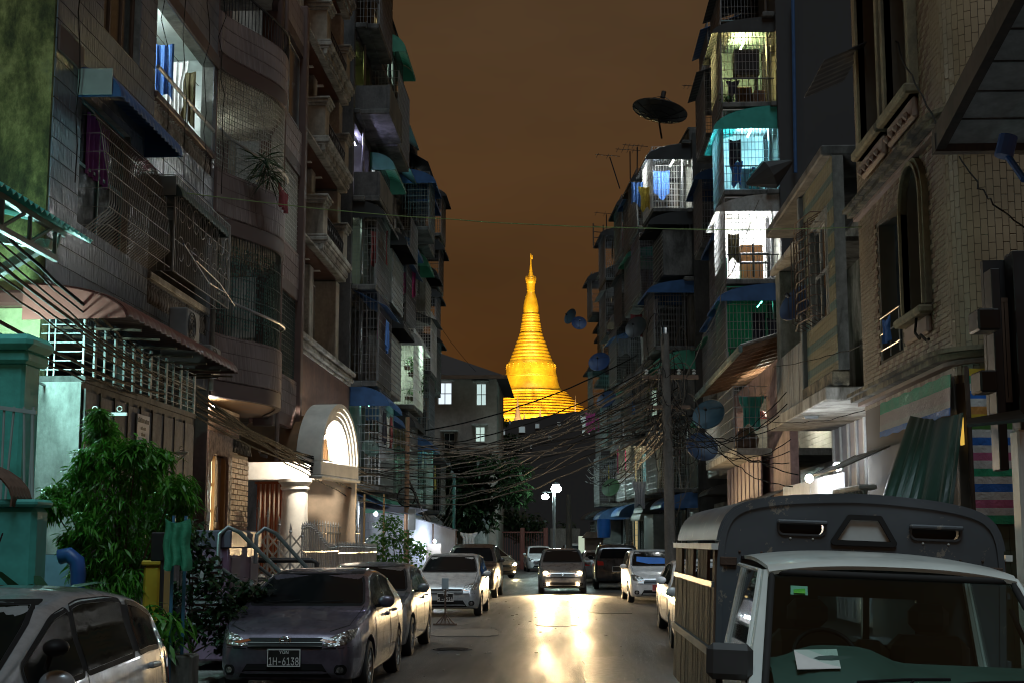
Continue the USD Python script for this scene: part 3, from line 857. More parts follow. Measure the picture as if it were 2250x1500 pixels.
# lower balcony cage with rings
b = grille(MB(FL), 22.3, 26.1, 6.12, 7.7, .02, .42, .13, .5, .008)
for u in np.arange(22.7, 25.9, .45):
    for v in (6.55, 7.2):
        b.tube(np.stack([u + .2 * np.cos(t), v + .2 * np.sin(t), t * 0 + .43], 1), .008, 4, True)
obj('balcony_cage', b, plain('cage_white', (.30, .30, .29), .5), gb, label='white bars with rings before the lower balcony')
for k, (u, v) in enumerate(((22.6, 6.62), (23.4, 6.5))):
    solo('blue_pole', ['upper of two blue poles slung across the ringed balcony bars', 'lower of two blue poles slung across the ringed balcony bars'][k], 'pole', MB(FL).tube([(u, v, .5), (u + 1.6, v - .1 - .25 * (1 - k), .52), (u + 2.9, v - .3, .5)], .015, 8), blue_sheet)
obj('awning', awning(MB(FL), 18.75, 21.9, 8.3, .62, .42, pitch=.2), blue_sheet, gb, 'blue curved hood over the second floor window', smooth=40)
obj('awning', awning(MB(FL), 22.15, 25.3, 7.66, .58, .36, pitch=.2), plain('dark_green_sheet', (.03, .05, .045), .5), gb, 'dark green curved hood over the lower balcony', smooth=40)
for fr_, (u, v0, v1, w) in ((FL, (18.74, 7.9, 8.27, .5)), (FL, (22.14, 7.32, 7.63, .48))):
    obj('awning_end', MB(fr_).box(u - .03, u - .005, v0, v1, .02, w), plain('end_plate', (.25, .29, .28), .5), gb)
obj('awning', awning(MB(FL), 17.2, 23.2, 4.98, 1.32, .42, pitch=.25), brown_sheet, gb, 'long red-brown curved hood over the ground floor', smooth=40)
b = MB(FL)
pf = [(4.96 - .42 * (1 - math.cos(a)), 1.30 * math.sin(a)) for a in np.linspace(0, math.pi / 2, 12)]
b2 = Fr((0, 17.19, 0), (1, 0, 0), (0, 0, 1), (0, -1, 0))
obj('awning_end', MB(b2).prism(Polygon([(XL, 4.52)] + [(XL + w, v) for v, w in pf]), 0, .02), plain('red_brown_plate', (.17, .055, .045), .4), gb, 'red-brown end plate of the long hood')
for u in np.arange(18, 23.2, .85):
    obj('awning_strut', MB(FL).bar((u, 4.55, .05), (u, 4.5, 1.25), .03, .03), rust_metal, gb)
# ground floor: concrete yard wall, sheet panels, grid window band above
WX = .58
obj('yard_wall', MB(FL).box(17.8, 23.3, 0, 3.82, 0, WX - .012).box(17.8, 23.3, 3.821, 3.9, -.02, WX + .03), dark_concrete, gb)
obj('yard_end_wall', MB(END).box(XL - .03, XL + WX - .01, 1.65, 3.82, .011, .03), stained_white, gb, 'white plaster end of the yard wall with a black streak')
obj('yard_end_base', MB(END).box(XL - .03, XL + WX - .01, 0, 1.645, .011, .035), plain('blue_base', (.12, .22, .30), .6), gb, 'blue painted foot of the yard wall')
R = rng(3)
for k, u in enumerate(np.arange(17.85, 23.2, .6)):
    obj('sheet_panel', MB(FL).rbox(u, u + .59, .2, 3.72 - .03 * R.random(), WX - .01, WX + .012 + .012 * R.random(), .005), grimy('grey_board', (.20, .20, .22), (.09, .09, .10), .5, scale=2.5), gb)
    obj('cover_strip', MB(FL).box(u - .02, u + .012, .2, 3.74, WX, WX + .035), dark_concrete, gb)
b = MB(FL)
for v in np.arange(3.98, 4.6, .115):
    b.rod((17.8, v, WX), (23.3, v, WX), .007, 4).rod((17.8, v, .02), (17.8, v, WX), .008, 4)
for w in (.12, .2):
    b.rod((17.8, 3.9, w), (17.8, 4.62, w), .012, 4)
obj('grid_bars', b, plain('grid_paint', (.42, .45, .45), .45), gb)
for k, u in enumerate(np.arange(17.82, 23.3, .42)):
    obj('grid_post', MB(FL).box(u, u + (.09 if k % 2 else .035), 3.9, 4.62, WX - .03, WX - .005), plain('grid_paint', (.42, .45, .45), .45), gb)
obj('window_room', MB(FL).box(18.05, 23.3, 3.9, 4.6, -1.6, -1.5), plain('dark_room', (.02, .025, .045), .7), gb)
ac_unit(gb, FL, 22.6, 5.02, .3, 1.0)
ac_unit(gb, FL, 24.6, 4.75, .2, .9)
obj('rain_pipe', MB(FL).rod((26.2, 4.6, .12), (26.2, 7.4, .12), .045, 10), white_trim, gb)
obj('small_light_strip', MB(FL).rod((18.9, 4.2, -1.3), (19.3, 4.2, -1.3), .015), glow('far_tube', (.9, .95, 1), 6), gb)
# wall sign and house numbers
sg = thing('notice_board', 'white notice board with dark lettering on the grey yard wall', 'sign')
obj('board', MB(FL).rbox(20.02, 20.62, 3.02, 3.62, WX + .03, WX + .05, .005), plain('notice_white', (.5, .5, .56), .5), sg)
R = rng(8)
for k, (v, n) in enumerate(((3.5, 13), (3.4, 6), (3.31, 5), (3.22, 9), (3.12, 5))):
    b, u = MB(FL), 20.32 - n * .021
    for q in range(n):
        h = .03 + .025 * R.random() + (.02 if k == 0 else 0)
        b.box(u, u + .026, v, v + h, WX + .0505, WX + .053)
        u += .042
    obj('lettering', b, black_metal, sg, kind='stuff')
for k, (u, mm) in enumerate(((17.95, 'bracket nearest the corner, with two rings on its arm'), (21.6, 'bracket far along the yard wall with one ring'))):
    br = thing('wall_bracket', 'white metal ' + mm, 'bracket')
    o = FL.pt((u, 3.42 if k == 0 else 3.15, WX + .02))
    a = MB(Fr(o, (1, 0, 0), (0, 1, 0), (0, 0, 1)))
    ln = .52 if k == 0 else .35
    a.box(0, ln, -.02, .02, -.02, .02).bar((0, 0, -.3), (.3, 0, -.03), .025, .025).box(-.01, .02, -.02, .02, -.35, .03)
    obj('arm', a, white_paint, br)
    for x in ((.1, .42) if k == 0 else (.25,)):
        obj('ring', MB(Fr(o, (1, 0, 0), (0, 1, 0), (0, 0, 1))).tube(np.stack([x + .032 * np.cos(t), t * 0, .07 + .032 * np.sin(t)], 1), .007, 5, True), white_paint, br)
# laundry and plant in the bright balcony
for k, (u, h, m, lb) in enumerate(((23.7, 1.0, 0, 'faded blue patterned dress hung beside the ring lamp'), (24.6, .95, 1, 'white shirt hung between the blue dress and the dark coat'), (25.2, 1.0, 5, 'dark olive coat hung at the far end of the bright balcony'))):
    solo('hanging_clothes', lb, 'laundry', cloth(MB(), FL.pt((u, 10.45, -.3)), .42, h, 20 + k, ax=(.95, .3, 0)), CLOTH[m])
solo('laundry_line', 'thin line across the bright balcony that the clothes hang on', 'line', MB(FL).rod((22.2, 10.47, -.3), (26.2, 10.49, -.3), .006), cable_grey)
solo('orchid_plant', 'pink orchid sprig in the bulging window cage', 'plant', leaves(MB(), clumps([FL.pt((20.75, 7.42, .3)), FL.pt((20.95, 7.5, .34))], .13), 70, .05, .02, 4, .0), plain('orchid_pink', (.6, .42, .5), .6))

# teal lamp on the end wall and the green lean-to over the gate
lo_ = P(22, 776, 16.6)
lf = thing('globe_lamp', 'cool white lamp glowing behind the teal gate pier under the green roof', 'lamp', loc=lo_)
obj('stem', MB().tube([(0, 0, -.06), (0, .1, -.2), (0, 1.15, -.25)], .018, 6), grey_metal, lf)
obj('lamp', MB().ball((0, 0, 0), .07, 2), glow('globe_light', (.50, 1.0, .92), 1200), lf)
gr = thing('green_lean_to_roof', 'green corrugated lean-to roof on a steel truss at the left edge', 'roof')
n = 120
yy = np.linspace(11.0, 15.5, n)
g = np.stack(np.broadcast_arrays((-8.2 + np.array([0, 1.0, 2.0, 2.55, 2.92]))[None, :], yy[:, None], (np.array([5.85, 5.65, 5.45, 5.30, 5.12])[None, :] + .025 * np.sin(yy / .15 * 2 * math.pi)[:, None])), -1)
obj('roof_sheet', MB().sheet(g, .01), teal_sheet, gr)
b = MB().bar((-5.62, 11, 5.22), (-5.62, 15.5, 5.22), .06, .06).bar((-5.62, 11, 4.9), (-5.62, 15.3, 4.9), .06, .06)
for k, y in enumerate(np.arange(11.5, 15.5, .75)):
    b.bar((-5.62, y, 4.9), (-5.62, y, 5.22), .04, .03).bar((-5.62, y, 4.92), (-5.62, min(y + .6, 15.4), 5.2), .03, .03, (1, 0, 0))
obj('truss', b, grey_sheet, gr)
obj('brace', MB().bar((-7.6, 15.2, 3.9), (-5.7, 15.2, 5.05), .12, .1).bar((-8, 15.25, 5.35), (-5.66, 15.25, 5.05), .12, .1), white_paint, gr)
# gate pier, low wall, its lattice
tp = plain('teal_render', (.09, .56, .48), .55, var=.25, scale=5, bump=.15)
gp = thing('gate_pier', 'teal rendered gate pier with a moulded cap at the left edge', 'pier')
obj('shaft', MB().rbox(-5.9, -4.87, 12.6, 13.0, 0, 3.42, .03), tp, gp)
obj('cap', MB().rbox(-6.0, -4.83, 12.55, 13.1, 3.40, 3.52, .03).rbox(-6.0, -4.78, 12.5, 13.12, 3.52, 3.66, .05), tp, gp)
solo('low_wall', 'low teal rendered wall in front of the gate pier', 'wall', MB().rbox(-5.6, -4.22, 11.3, 11.6, 0, 2.08, .04).rbox(-5.65, -4.2, 11.26, 11.64, 2.08, 2.14, .02), plain('teal_render_dark', (.06, .38, .34), .6, var=.3, scale=5))
lt = thing('lattice_gate', 'thin pale metal gate with slanting bars before the teal pier', 'gate')
b = MB().bar((-5.2, 12.2, 3.0), (-4.65, 12.35, 2.93), .035, .035)
for k in range(7):
    b.rod((-5.15 + .08 * k, 12.22 + .02 * k, 2.98), (-5.25 + .1 * k + (.05 if k % 2 else -.03), 12.22 + .02 * k, 1.95), .011)
b.rod((-4.68, 12.34, 2.95), (-4.62, 12.36, 1.3), .016)
obj('bars', b, plain('gate_pale', (.35, .5, .5), .5), lt)
bt = thing('barrel_tile_hood', 'small brown barrel-tile hood on the low teal wall', 'roof')
for k in range(6):
    a = np.linspace(0, math.pi * .55, 9)
    g = np.stack(np.broadcast_arrays((-5.1 + .72 * np.sin(a))[None, :], (11.18 + .07 * k + np.array([0, .03, .065]))[:, None], (2.13 + .33 * np.cos(a))[None, :] + np.array([0, .02, 0])[:, None]), -1)
    obj('tile', MB().sheet(g, .015), rust_metal, bt)
solo('blue_pipe', 'blue plastic drain pipe elbow by the blue painted wall foot', 'pipe', MB().tube([(-4.83, 13.6, 1.66), (-4.74, 13.6, 1.68), (-4.66, 13.6, 1.62), (-4.64, 13.6, 1.5), (-4.64, 13.6, .1)], .075, 12), plain('pipe_blue', (.03, .10, .34), .4), smooth=50)

# ------------------------------------------------------------------ the mauve house with the serpentine balconies
mh = thing('mauve_wavy_building', 'mauve apartment house with serpentine balcony fronts and brown pilasters', 'apartment building')
U0, U1, U2 = 26.45, 31.7, 35.3


def wv(u):
    return .05 + .75 * np.sin(np.clip((np.asarray(u, float) - U0) / (U1 - U0), 0, 1) * math.pi) ** 1.6


def wavy(v0, v1, th=.12, ext=0.0, n=30, u1=U1, lift=0.0):
    uu = np.linspace(U0, u1, n)
    g = np.stack(np.broadcast_arrays(uu[:, None], np.array([v0, v1])[None, :] + lift * np.sin((uu - U0) / (U1 - U0) * math.pi)[:, None], (wv(uu) + ext)[:, None]), -1)
    return MB(FL).sheet(g, th)


def slab_wavy(v0, v1, w_in, ext=0.0, n=30):
    m = MB(FL)
    uu = np.linspace(U0, U1, n)
    for k in range(n - 1):
        a, c = uu[k], uu[k + 1]
        m.hexa([(a, v0, w_in), (c, v0, w_in), (c, v0, wv(c) + ext), (a, v0, wv(a) + ext), (a, v1, w_in), (c, v1, w_in), (c, v1, wv(c) + ext), (a, v1, wv(a) + ext)])
    return m


obj('building_core', MB(FL).box(U0, U2, 0, 15.5, -6, -1.9), mauve_wall, mh)
LV = ((4.55, 5.75), (7.75, 8.95), (10.95, 12.1), (14.1, 15.3))
for k, (a, c) in enumerate(LV):
    obj('balcony_band', wavy(a + .32, c), mauve_wall, mh, smooth=40)
    obj('band_tiles', cladding(FL, U0, U1, a + .34, c, [], wave=wv), mauve_tile, mh, kind='stuff')
    obj('brown_edge', wavy(a, a + .3, ext=.012), brown_band, mh, smooth=40)
    obj('balcony_floor', slab_wavy(a + .02, a + .22, -1.9, -.13), white_trim if k else plain('timber_ceiling', (.40, .22, .09), .4, var=.3, scale=4), mh)
    obj('panel_wall', MB(FL).box(U1 + .3, U2 - .35, a + .3, c, -.1, .05), mauve_wall, mh)
    obj('band_tiles', cladding(FL, U1 + .3, U2 - .35, a + .3, c, [], wave=lambda u: u * 0 + .05), mauve_tile, mh, kind='stuff')
    obj('brown_edge', MB(FL).box(U1 + .3, U2 - .35, a, a + .298, -.1, .062), brown_band, mh)
for u in (U1, U2 - .35):
    obj('pilaster', MB(FL).rbox(u, u + .3, 4.4, 15.5, -.3, .16, .02), plain('pilaster_brown', (.12, .075, .065), .55), mh)
obj('party_wall', MB(FL).box(U0 - .04, U0, 0, 15.5, -2, .02), mauve_wall, mh)
obj('rain_pipe', MB(FL).rod((U1 + .12, 3.6, .24), (U1 + .12, 15.5, .24), .05, 10), plain('pipe_brown', (.14, .09, .075), .5), mh)
# second level: silver screen that follows the wave, rail, white room behind
silver = plain('silver_screen', (.36, .36, .33), .4, .5)
for lv, (v0, v1, m) in enumerate(((8.95, 10.95, silver), (5.75, 7.75, plain('net_green', (.03, .05, .045), .6)))):
    b = MB(FL)
    for u in np.arange(U0 + .05, U1, .085):
        b.rod((u, v0, wv(u) - .05), (u, v1, wv(u) - .05), .010, 4)
    for v in np.arange(v0, v1, .1 if lv == 0 else .4):
        uu = np.linspace(U0, U1, 22)
        b.tube(np.stack([uu, uu * 0 + v, wv(uu) - .04], 1), .008, 4)
    obj('screen', b, m, mh, label=['silver mesh screen following the wavy front', 'dark screen with strings of beads on the lower balcony'][lv])
    b = MB(FL)
    for u in np.arange(U1 + .35, U2 - .4, .085):
        b.rod((u, v0, 0), (u, v1, 0), .010, 4)
    for v in np.arange(v0, v1, .12):
        b.rod((U1 + .3, v, 0), (U2 - .35, v, 0), .008, 4)
    obj('screen', b, m, mh)
    uu = np.linspace(U0, U1, 22)
    obj('handrail', MB(FL).tube(np.stack([uu, uu * 0 + v0 + .75 - .25 * np.sin((uu - U0) / (U1 - U0) * math.pi), wv(uu) + .05], 1), .028, 8), grey_metal, mh)
b = MB(FL)
R = rng(12)
for u in np.arange(U0 + .2, U1 - .2, .07):
    for v in np.arange(5.95, 7.6, .075):
        if R.random() < .75:
            b.rod((u, v, wv(u) - .12), (u, v + .045, wv(u) - .12), .014, 4)
obj('bead_curtain', b, plain('bead_teal', (.10, .24, .20), .4), mh, kind='stuff')
for v in (8.95, 12.1):
    obj('white_room_wall', MB(FL).box(U0 + .1, U1, v, v + 2.1, -1.89, -1.87), white_trim, mh)
window(mh, FL, 28.2, 29.6, 12.15, 14.0, -1.86, white_paint, dim_pane, 2, 3)
b = MB(FL)
for u in np.arange(U0 + .1, U1, .11):
    b.rod((u, 12.1, wv(u) + .02), (u, 12.95 - .4 * math.sin((u - U0) / (U1 - U0) * math.pi), wv(u) + .02), .011, 4)
uu = np.linspace(U0, U1, 22)
b.tube(np.stack([uu, 12.95 - .4 * np.sin((uu - U0) / (U1 - U0) * math.pi), wv(uu) + .02], 1), .028, 8)
obj('black_railing', b, black_metal, mh)
tube_lamp(mh, FL, 29.9, 10.5, -1.5, (.95, 1.0, .85), 14, .7)
for q, (u, lit) in enumerate(((U1 + .4, 0),)):
    window(mh, FL, U1 + .4, U2 - .5, 12.15, 14.0, -.05, grey_metal, dim_pane, 2, 1)
solo('spiky_pot_plant', 'spiky dark palm-like plant on the silver screened balcony', 'plant', leaves(MB(), clumps([FL.pt((27.4, 9.35, .75)), FL.pt((27.6, 9.1, .8))], .12), 140, .5, .018, 31, .2), leafy('palm_leaf', (.02, .05, .02), (.05, .09, .03)))
solo('hanging_cloth', 'maroon cloth hung over the rail of the silver screened balcony', 'laundry', cloth(MB(), FL.pt((28.4, 9.0, .95)), .9, .4, 41), CLOTH[4])
# ground floor of the mauve house: entrance wall, door, trim, bricks
ent = -.25
FLE = Fr((XL, .8, 0))
warm_tile = plain('warm_wall_tile', (.30, .17, .10), .35, var=.3, scale=7)
obj('entrance_wall', MB(FLE).box(26.45, 26.75, 0, 4.5, ent - .2, ent).box(28.25, 28.6, 0, 4.5, ent - .2, ent).box(26.75, 28.25, 3.55, 4.5, ent - .2, ent).box(28.6, 30.2, 3.7, 4.5, ent - .4, ent - .2), mauve_wall, mh)
for v in np.arange(3.98, 4.5, .09):
    obj('wall_course', MB(FLE).rbox(26.46, 29.3, v, v + .075, ent, ent + .025, .006), warm_tile, mh)
obj('stone_trim', MB(FLE).prism(Polygon([(26.5, 1.3), (26.78, 1.3), (26.78, 3.35), (26.95, 3.52), (28.05, 3.52), (28.22, 3.35), (28.22, 1.3), (28.5, 1.3), (28.5, 3.95), (26.5, 3.95)]), ent + .002, ent + .08), plain('polished_stone', (.26, .17, .13), .2, var=.35, scale=8), mh)
dr = obj('door', MB(FLE).box(26.8, 28.2, 1.3, 3.5, ent - .1, ent - .05), wood, mh)
obj('door_frame', MB(FLE).box(26.79, 26.84, 1.3, 3.5, ent - .06, ent + .06).box(27.3, 27.42, 1.3, 3.5, ent - .049, ent + .02).box(28.1, 28.2, 1.3, 3.5, ent - .049, ent + .03), plain('honey_wood', (.38, .20, .07), .35), dr)
for k in range(4):
    v = 1.4 + k * .52
    obj('lit_pane', MB(FLE).box(26.9, 27.25, v, v + .46, ent - .048, ent - .03), glow('door_light', (1, .86, .5), 3.5), dr)
obj('handle', MB(FLE).rod((27.5, 2.2, ent + .03), (27.5, 2.5, ent + .03), .02).rod((27.5, 2.35, ent - .04), (27.5, 2.35, ent + .03), .015), steel, dr)
brick = tiles_look('brick', (.26, .085, .025), .25, .55)
obj('brick_backing', MB(FLE).box(29.0, 31.3, 1.2, 3.7, ent - .35, ent - .22), plain('mortar', (.10, .07, .05), .8), mh)
for r, v in enumerate(np.arange(1.22, 3.6, .115)):
    for q, u in enumerate(np.arange(29.0 - (.2 if r % 2 else 0), 31.2, .42)):
        a, c = max(u, 29.0), min(u + .405, 31.28)
        if c - a > .05:
            obj('brick', MB(FLE).rbox(a, c, v, v + .1, ent - .221, ent - .195 + .006 * R.random(), .006), brick, mh)
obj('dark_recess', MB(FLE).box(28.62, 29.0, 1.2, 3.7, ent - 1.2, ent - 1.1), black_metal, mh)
obj('lattice_vent', (lambda m: [m.bar((u, 3.72, ent - .15), (u + .14, 3.98, ent - .15), .03, .03, (1, 0, 0)).bar((u + .14, 3.72, ent - .14), (u, 3.98, ent - .14), .03, .03, (1, 0, 0)) for u in np.arange(29.4, 31.2, .14)] and m)(MB(FLE)), dark_concrete, mh)
dl = P(510, 879, 29.2)
obj('downlight', MB().lathe([(.11, .06), (.11, 0), (.09, 0)], dl, 16), white_paint, mh)
obj('lamp', MB().ball(dl - [0, 0, .02], .055, 2), glow('downlight_bulb', (1, .88, .66), 1000), mh)
obj('lamp', MB(FL).rod((26.6, 4.42, ent + .1), (27.6, 4.42, ent + .1), .02, 8), glow('shop_tube', (.95, .98, 1), 70), mh)

# ------------------------------------------------------------------ the cream house with porch
ch = thing('cream_balcony_building', 'cream apartment house with moulded balconies and a brown first floor band', 'apartment building')
XC = -6.85
FC = Fr((XC, 0, 0))
obj('building_core', MB(FC).box(35.75, 46, 5, 22, -7, -1.1), cream_wall, ch)
obj('pilaster', MB(FC).rbox(35.45, 36.6, 6.9, 22, -1.6, -.12, .02), white_trim, ch, 'tall pale corner pilaster')
obj('brown_wall', MB(FC).box(35.6, 44.9, 3.9, 6.72, -1.1, 0), grimy('brown_render', (.22, .125, .10), (.13, .08, .065), .35, scale=.9), ch, 'brown rendered wall under the first cornice')
for v0, v1, w in ((6.72, 6.82, .06), (6.82, 6.94, .14), (6.94, 7.02, .10), (7.02, 7.14, .22)):
    obj('cornice_course', MB(FC).rbox(35.5, 45.0, v0, v1 - .002, -1.1, w, .02), white_trim, ch)
for k, z in enumerate((9.95, 12.85, 15.75, 18.65)):
    # balcony: moulded base, parapet pier with cornice, dark wrought panel, timber soffit with spots
    for q, (a, c, w) in enumerate(((0, .12, -.05), (.12, .3, 0), (.3, .38, .09), (.38, .5, .15), (.5, .58, .11))):
        obj('balcony_moulding', MB(FC).rbox(39.7 - w * .5, 44.3, z + a, z + c - .002, -.7, w, .02), white_trim, ch)
    b = MB(FC)
    for u in np.arange(39.85, 44.2, .17):
        b.rbox(u, u + .1, z + .13, z + .29, .001, .03, .01)
    for w in np.arange(-.6, 0, .17):
        b.rbox(39.66, 39.695, z + .13, z + .29, w, w + .1, .01)
    obj('balcony_dentil', b, white_trim, ch, kind='stuff')
    obj('soffit', MB(FC).box(37.2, 44.2, z + .002, z + .06, -1.08, -.06), white_trim, ch)
    obj('timber_soffit', MB(FC).box(37.5, 43.6, z - .03, z, -1.07, -.25), plain('mahogany', (.10, .035, .02), .4), ch)
    for u in (38.4, 40.2, 42.0):
        obj('soffit_spot', MB(FC).rbox(u, u + .22, z - .045, z - .031, -.75, -.5, .005), white_paint, ch)
    obj('pier', MB(FC).rbox(39.75, 40.45, z + .58, z + 1.5, -.55, -.02, .015), cream_wall, ch)
    obj('pier', MB(FC).rbox(43.5, 44.25, z + .58, z + 1.5, -.55, -.02, .015), cream_wall, ch)
    for u0, u1 in ((39.75, 40.45), (43.5, 44.25)):
        for a, c, w in ((1.5, 1.58, .05), (1.58, 1.68, .1), (1.68, 1.74, .15)):
            obj('pier_cornice', MB(FC).rbox(u0 - w, u1 + w, z + a, z + c - .002, -.6, w - .02, .015), white_trim, ch)
    b = MB(FC)
    for u in np.arange(40.5, 43.5, .13):
        b.tube([(u, z + .58, -.2), (u, z + .8, -.05), (u, z + 1.1, -.02), (u, z + 1.45, -.2)], .013, 4)
    for v in (.62, 1.42):
        b.box(40.45, 43.5, z + v, z + v + .04, -.22, -.18)
    for u in np.arange(40.6, 43.4, .35):
        b.ball((u + .1, z + 1.0, -.05), .11, 1, (1, 1, .3))
    obj('wrought_panel', b, black_metal, ch)
    obj('balcony_wall', MB(FC).box(39.72, 39.78, z + .58, z + 1.5, -1.1, -.55), cream_wall, ch)
    ac_unit(ch, Fr((0, 39.7, 0), (1, 0, 0), (0, 0, 1), (0, -1, 0)), XC - 1.05, z + .62, .02, .6)
    window(ch, FC, 37.2, 39.0, z - 2.1 if k == 0 else z - 1.3, z - .2, -1.09, white_trim, plain('shutter_wood', (.10, .06, .04), .5), 3, 1)
    obj('corner_pier', MB(FC).rbox(41.0, 41.6, z - 2.3 if k else 7.15, z - .05, -1.09, -.6, .02), white_trim, ch)
    obj('corner_pier', MB(FC).rbox(43.7, 44.3, z - 2.3 if k else 7.15, z - .05, -1.09, -.25, .02), cream_wall, ch)
    window(ch, FC, 41.8, 43.3, (z - 2.2) if k else 7.3, z - .3, -.9, white_trim, plain('shutter_wood', (.10, .06, .04), .5), 2, 1)
# porch: arch, beam, column, folding gate, lamp
po = thing('porch', 'white porch with a round arch, thick column and orange folding gate', 'porch')
A, B = P(702, 1004, 33.7), P(779, 1022, 36.4)
A[2] = B[2] = 3.72
dirp = (B - A) / np.linalg.norm(B - A)
nrm = np.array([-dirp[1], dirp[0], 0])
FP = Fr(A, dirp, (0, 0, 1), -nrm)
SPAN = float(np.linalg.norm(B - A))
r0 = SPAN / 2
porch_white = plain('porch_white', (.70, .66, .59), .5, var=.22, scale=2)
for k, (ri, ro, w0, w1) in enumerate(((r0 - .30, r0 - .2, -.55, -.06), (r0 - .2, r0 - .1, -.55, -.02), (r0 - .1, r0, -.55, .03), (r0, r0 + .1, -.55, .08))):
    ring = Point(r0, 0).buffer(ro, 40).difference(Point(r0, 0).buffer(ri, 40)).intersection(sbox(-2, 0, 6, 4))
    obj('arch_moulding', MB(FP).prism(ring, w0, w1 + .001 * k), porch_white, po)
obj('vault', MB(FP).prism(Point(r0, 0).buffer(r0 - .3, 40).difference(Point(r0, 0).buffer(r0 - .36, 40)).intersection(sbox(-2, 0, 6, 4)), -2.2, -.6), plain('vault_timber', (.16, .085, .035), .5, var=.3, scale=5), po)
obj('beam', MB(FP).rbox(-.1, SPAN + .1, -.34, -.002, -.2, .08, .02).rbox(-.14, SPAN + .14, -.42, -.345, -.22, .12, .02), porch_white, po)
obj('side_beam', MB().rbox(-8.2, A[0] - .25, 35.15, 35.6, 3.32, 3.78, .02), porch_white, po)
obj('timber_gable', MB().hexa([(-7.6, 36.0, 3.79), (-5.6, 36.3, 3.79), (-5.6, 36.35, 3.79), (-7.6, 36.05, 3.79), (-7.6, 36.0, 5.0), (-5.6, 36.3, 5.0), (-5.6, 36.35, 5.0), (-7.6, 36.05, 5.0)]), plain('honey_wood', (.38, .20, .07), .35), po)
cc = P(648, 1100, 35.2)
obj('column', MB().lathe([(.40, 1.0), (.40, 1.12), (.36, 1.16), (.34, 1.3), (.335, 2.2), (.31, 3.05), (.33, 3.08), (.36, 3.1), (.36, 3.15), (.33, 3.17), (.36, 3.22), (.42, 3.27), (.42, 3.34), (.02, 3.34)], (cc[0], cc[1], 0), 40), porch_white, po, smooth=35)
obj('back_wall', MB().box(-8.2, -5.6, 38.2, 38.4, 0, 3.9), plain('peach_wall', (.60, .44, .30), .6), po)
obj('porch_floor', MB().rbox(-8.0, -4.95, 31.4, 38.0, 0, 1.02, .02), grimy('granite', (.10, .11, .11), (.05, .05, .05), .4, scale=9), po)
for k in range(7):
    x = -7.72 + k * .115
    fg = obj('folding_gate_bar', MB().box(x, x + .045, 35.7, 35.75, 1.03, 3.25).box(x + .055, x + .075, 35.7, 35.73, 1.03, 3.25), plain('orange_gate', (.42, .10, .03), .45), po)
obj('folding_gate_rail', MB().box(-7.78, -6.85, 35.69, 35.76, 3.25, 3.31), plain('orange_gate', (.42, .10, .03), .45), po)
lp = P(708, 958, 34.4)
obj('lamp', MB().ball(lp, .085, 2), glow('porch_bulb', (1.0, .92, .78), 2000), po)
obj('lamp_holder', MB().rod(lp + [0, 0, .07], lp + [0, 0, .5], .02).lathe([(.03, .1), (.06, .07), (.05, .05)], lp, 12), black_metal, po)
cctv = thing('security_camera', 'small grey security camera at the corner by the porch', 'camera')
q = P(573, 998, 31.5)
obj('body', MB().rod(q, q + [.16, -.1, -.05], .035, 10), grey_sheet, cctv)
obj('mount', MB().rod(q, q + [-.08, .1, .09], .015).ball(q + [-.02, 0, .09], .04, 1), white_paint, cctv)
# ------------------------------------------------------------------ further blocks on the left
FB = Fr((-7.0, 0, 0))
tile_dim = grimy('dim_tile', (.13, .125, .125), (.03, .03, .03), .5)
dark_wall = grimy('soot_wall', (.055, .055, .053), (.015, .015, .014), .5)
L5 = apartment('walk_up_block', 'dark walk-up block beside the cream house, with blue hoods and one bright plant cage', FB, [46, 50, 54, 58], [0, 3.6, 7.0, 10.2, 13.2, 16.2, 19.2, 22.2], 8, tile_dim, 51, short='block beside the cream house', glints=.25, spec=
               {(0, 4): dict(kind='balcony', lit=(VIOLET, 26), lw=-.3, proj=.9), (0, 2): dict(kind='cage', awn=blue_sheet, proj=.9), (0, 1): dict(kind='cage', awn=blue_sheet, proj=1.0, lit=((.3, 1, .75), 5), lw=.3), (0, 0): dict(kind='shop', lit=(COOL, 12), awn=blue_sheet),
                (2, 2): dict(kind='cage', lit=(GREENISH, 75), proj=1.25, awn=tin_sheet, lw=.35, bars=white_paint), (1, 3): dict(kind='panel'), (1, 2): dict(kind='panel', awn=black_sheet), (2, 1): dict(kind='cage', lit=(GREENISH, 3)), (1, 1): dict(kind='hood'), (0, 3): dict(kind='cage', awn=black_sheet), (0, 5): dict(kind='balcony', lit=((.75, .9, .25), 3))})
FB6 = Fr((-7.25, 0, 0))
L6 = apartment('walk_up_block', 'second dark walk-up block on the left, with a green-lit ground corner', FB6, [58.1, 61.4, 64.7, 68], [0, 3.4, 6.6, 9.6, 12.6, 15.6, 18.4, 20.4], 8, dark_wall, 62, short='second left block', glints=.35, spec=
               {(1, 1): dict(kind='cage', lit=((.25, 1.0, .62), 42), proj=1.3, awn=blue_sheet, lw=.4), (0, 0): dict(kind='shop', lit=(COOL, 6)), (2, 5): dict(kind='cage', awn=blue_sheet), (1, 5): dict(kind='cage', awn=blue_sheet, proj=1.3), (0, 4): dict(kind='cage', lit=(GREENISH, 4)), (2, 3): dict(kind='cage', lit=(COOL, 5), bars=white_paint, awn=black_sheet)}, cage_w=1.1)
FB7 = Fr((-7.9, 0, 0))
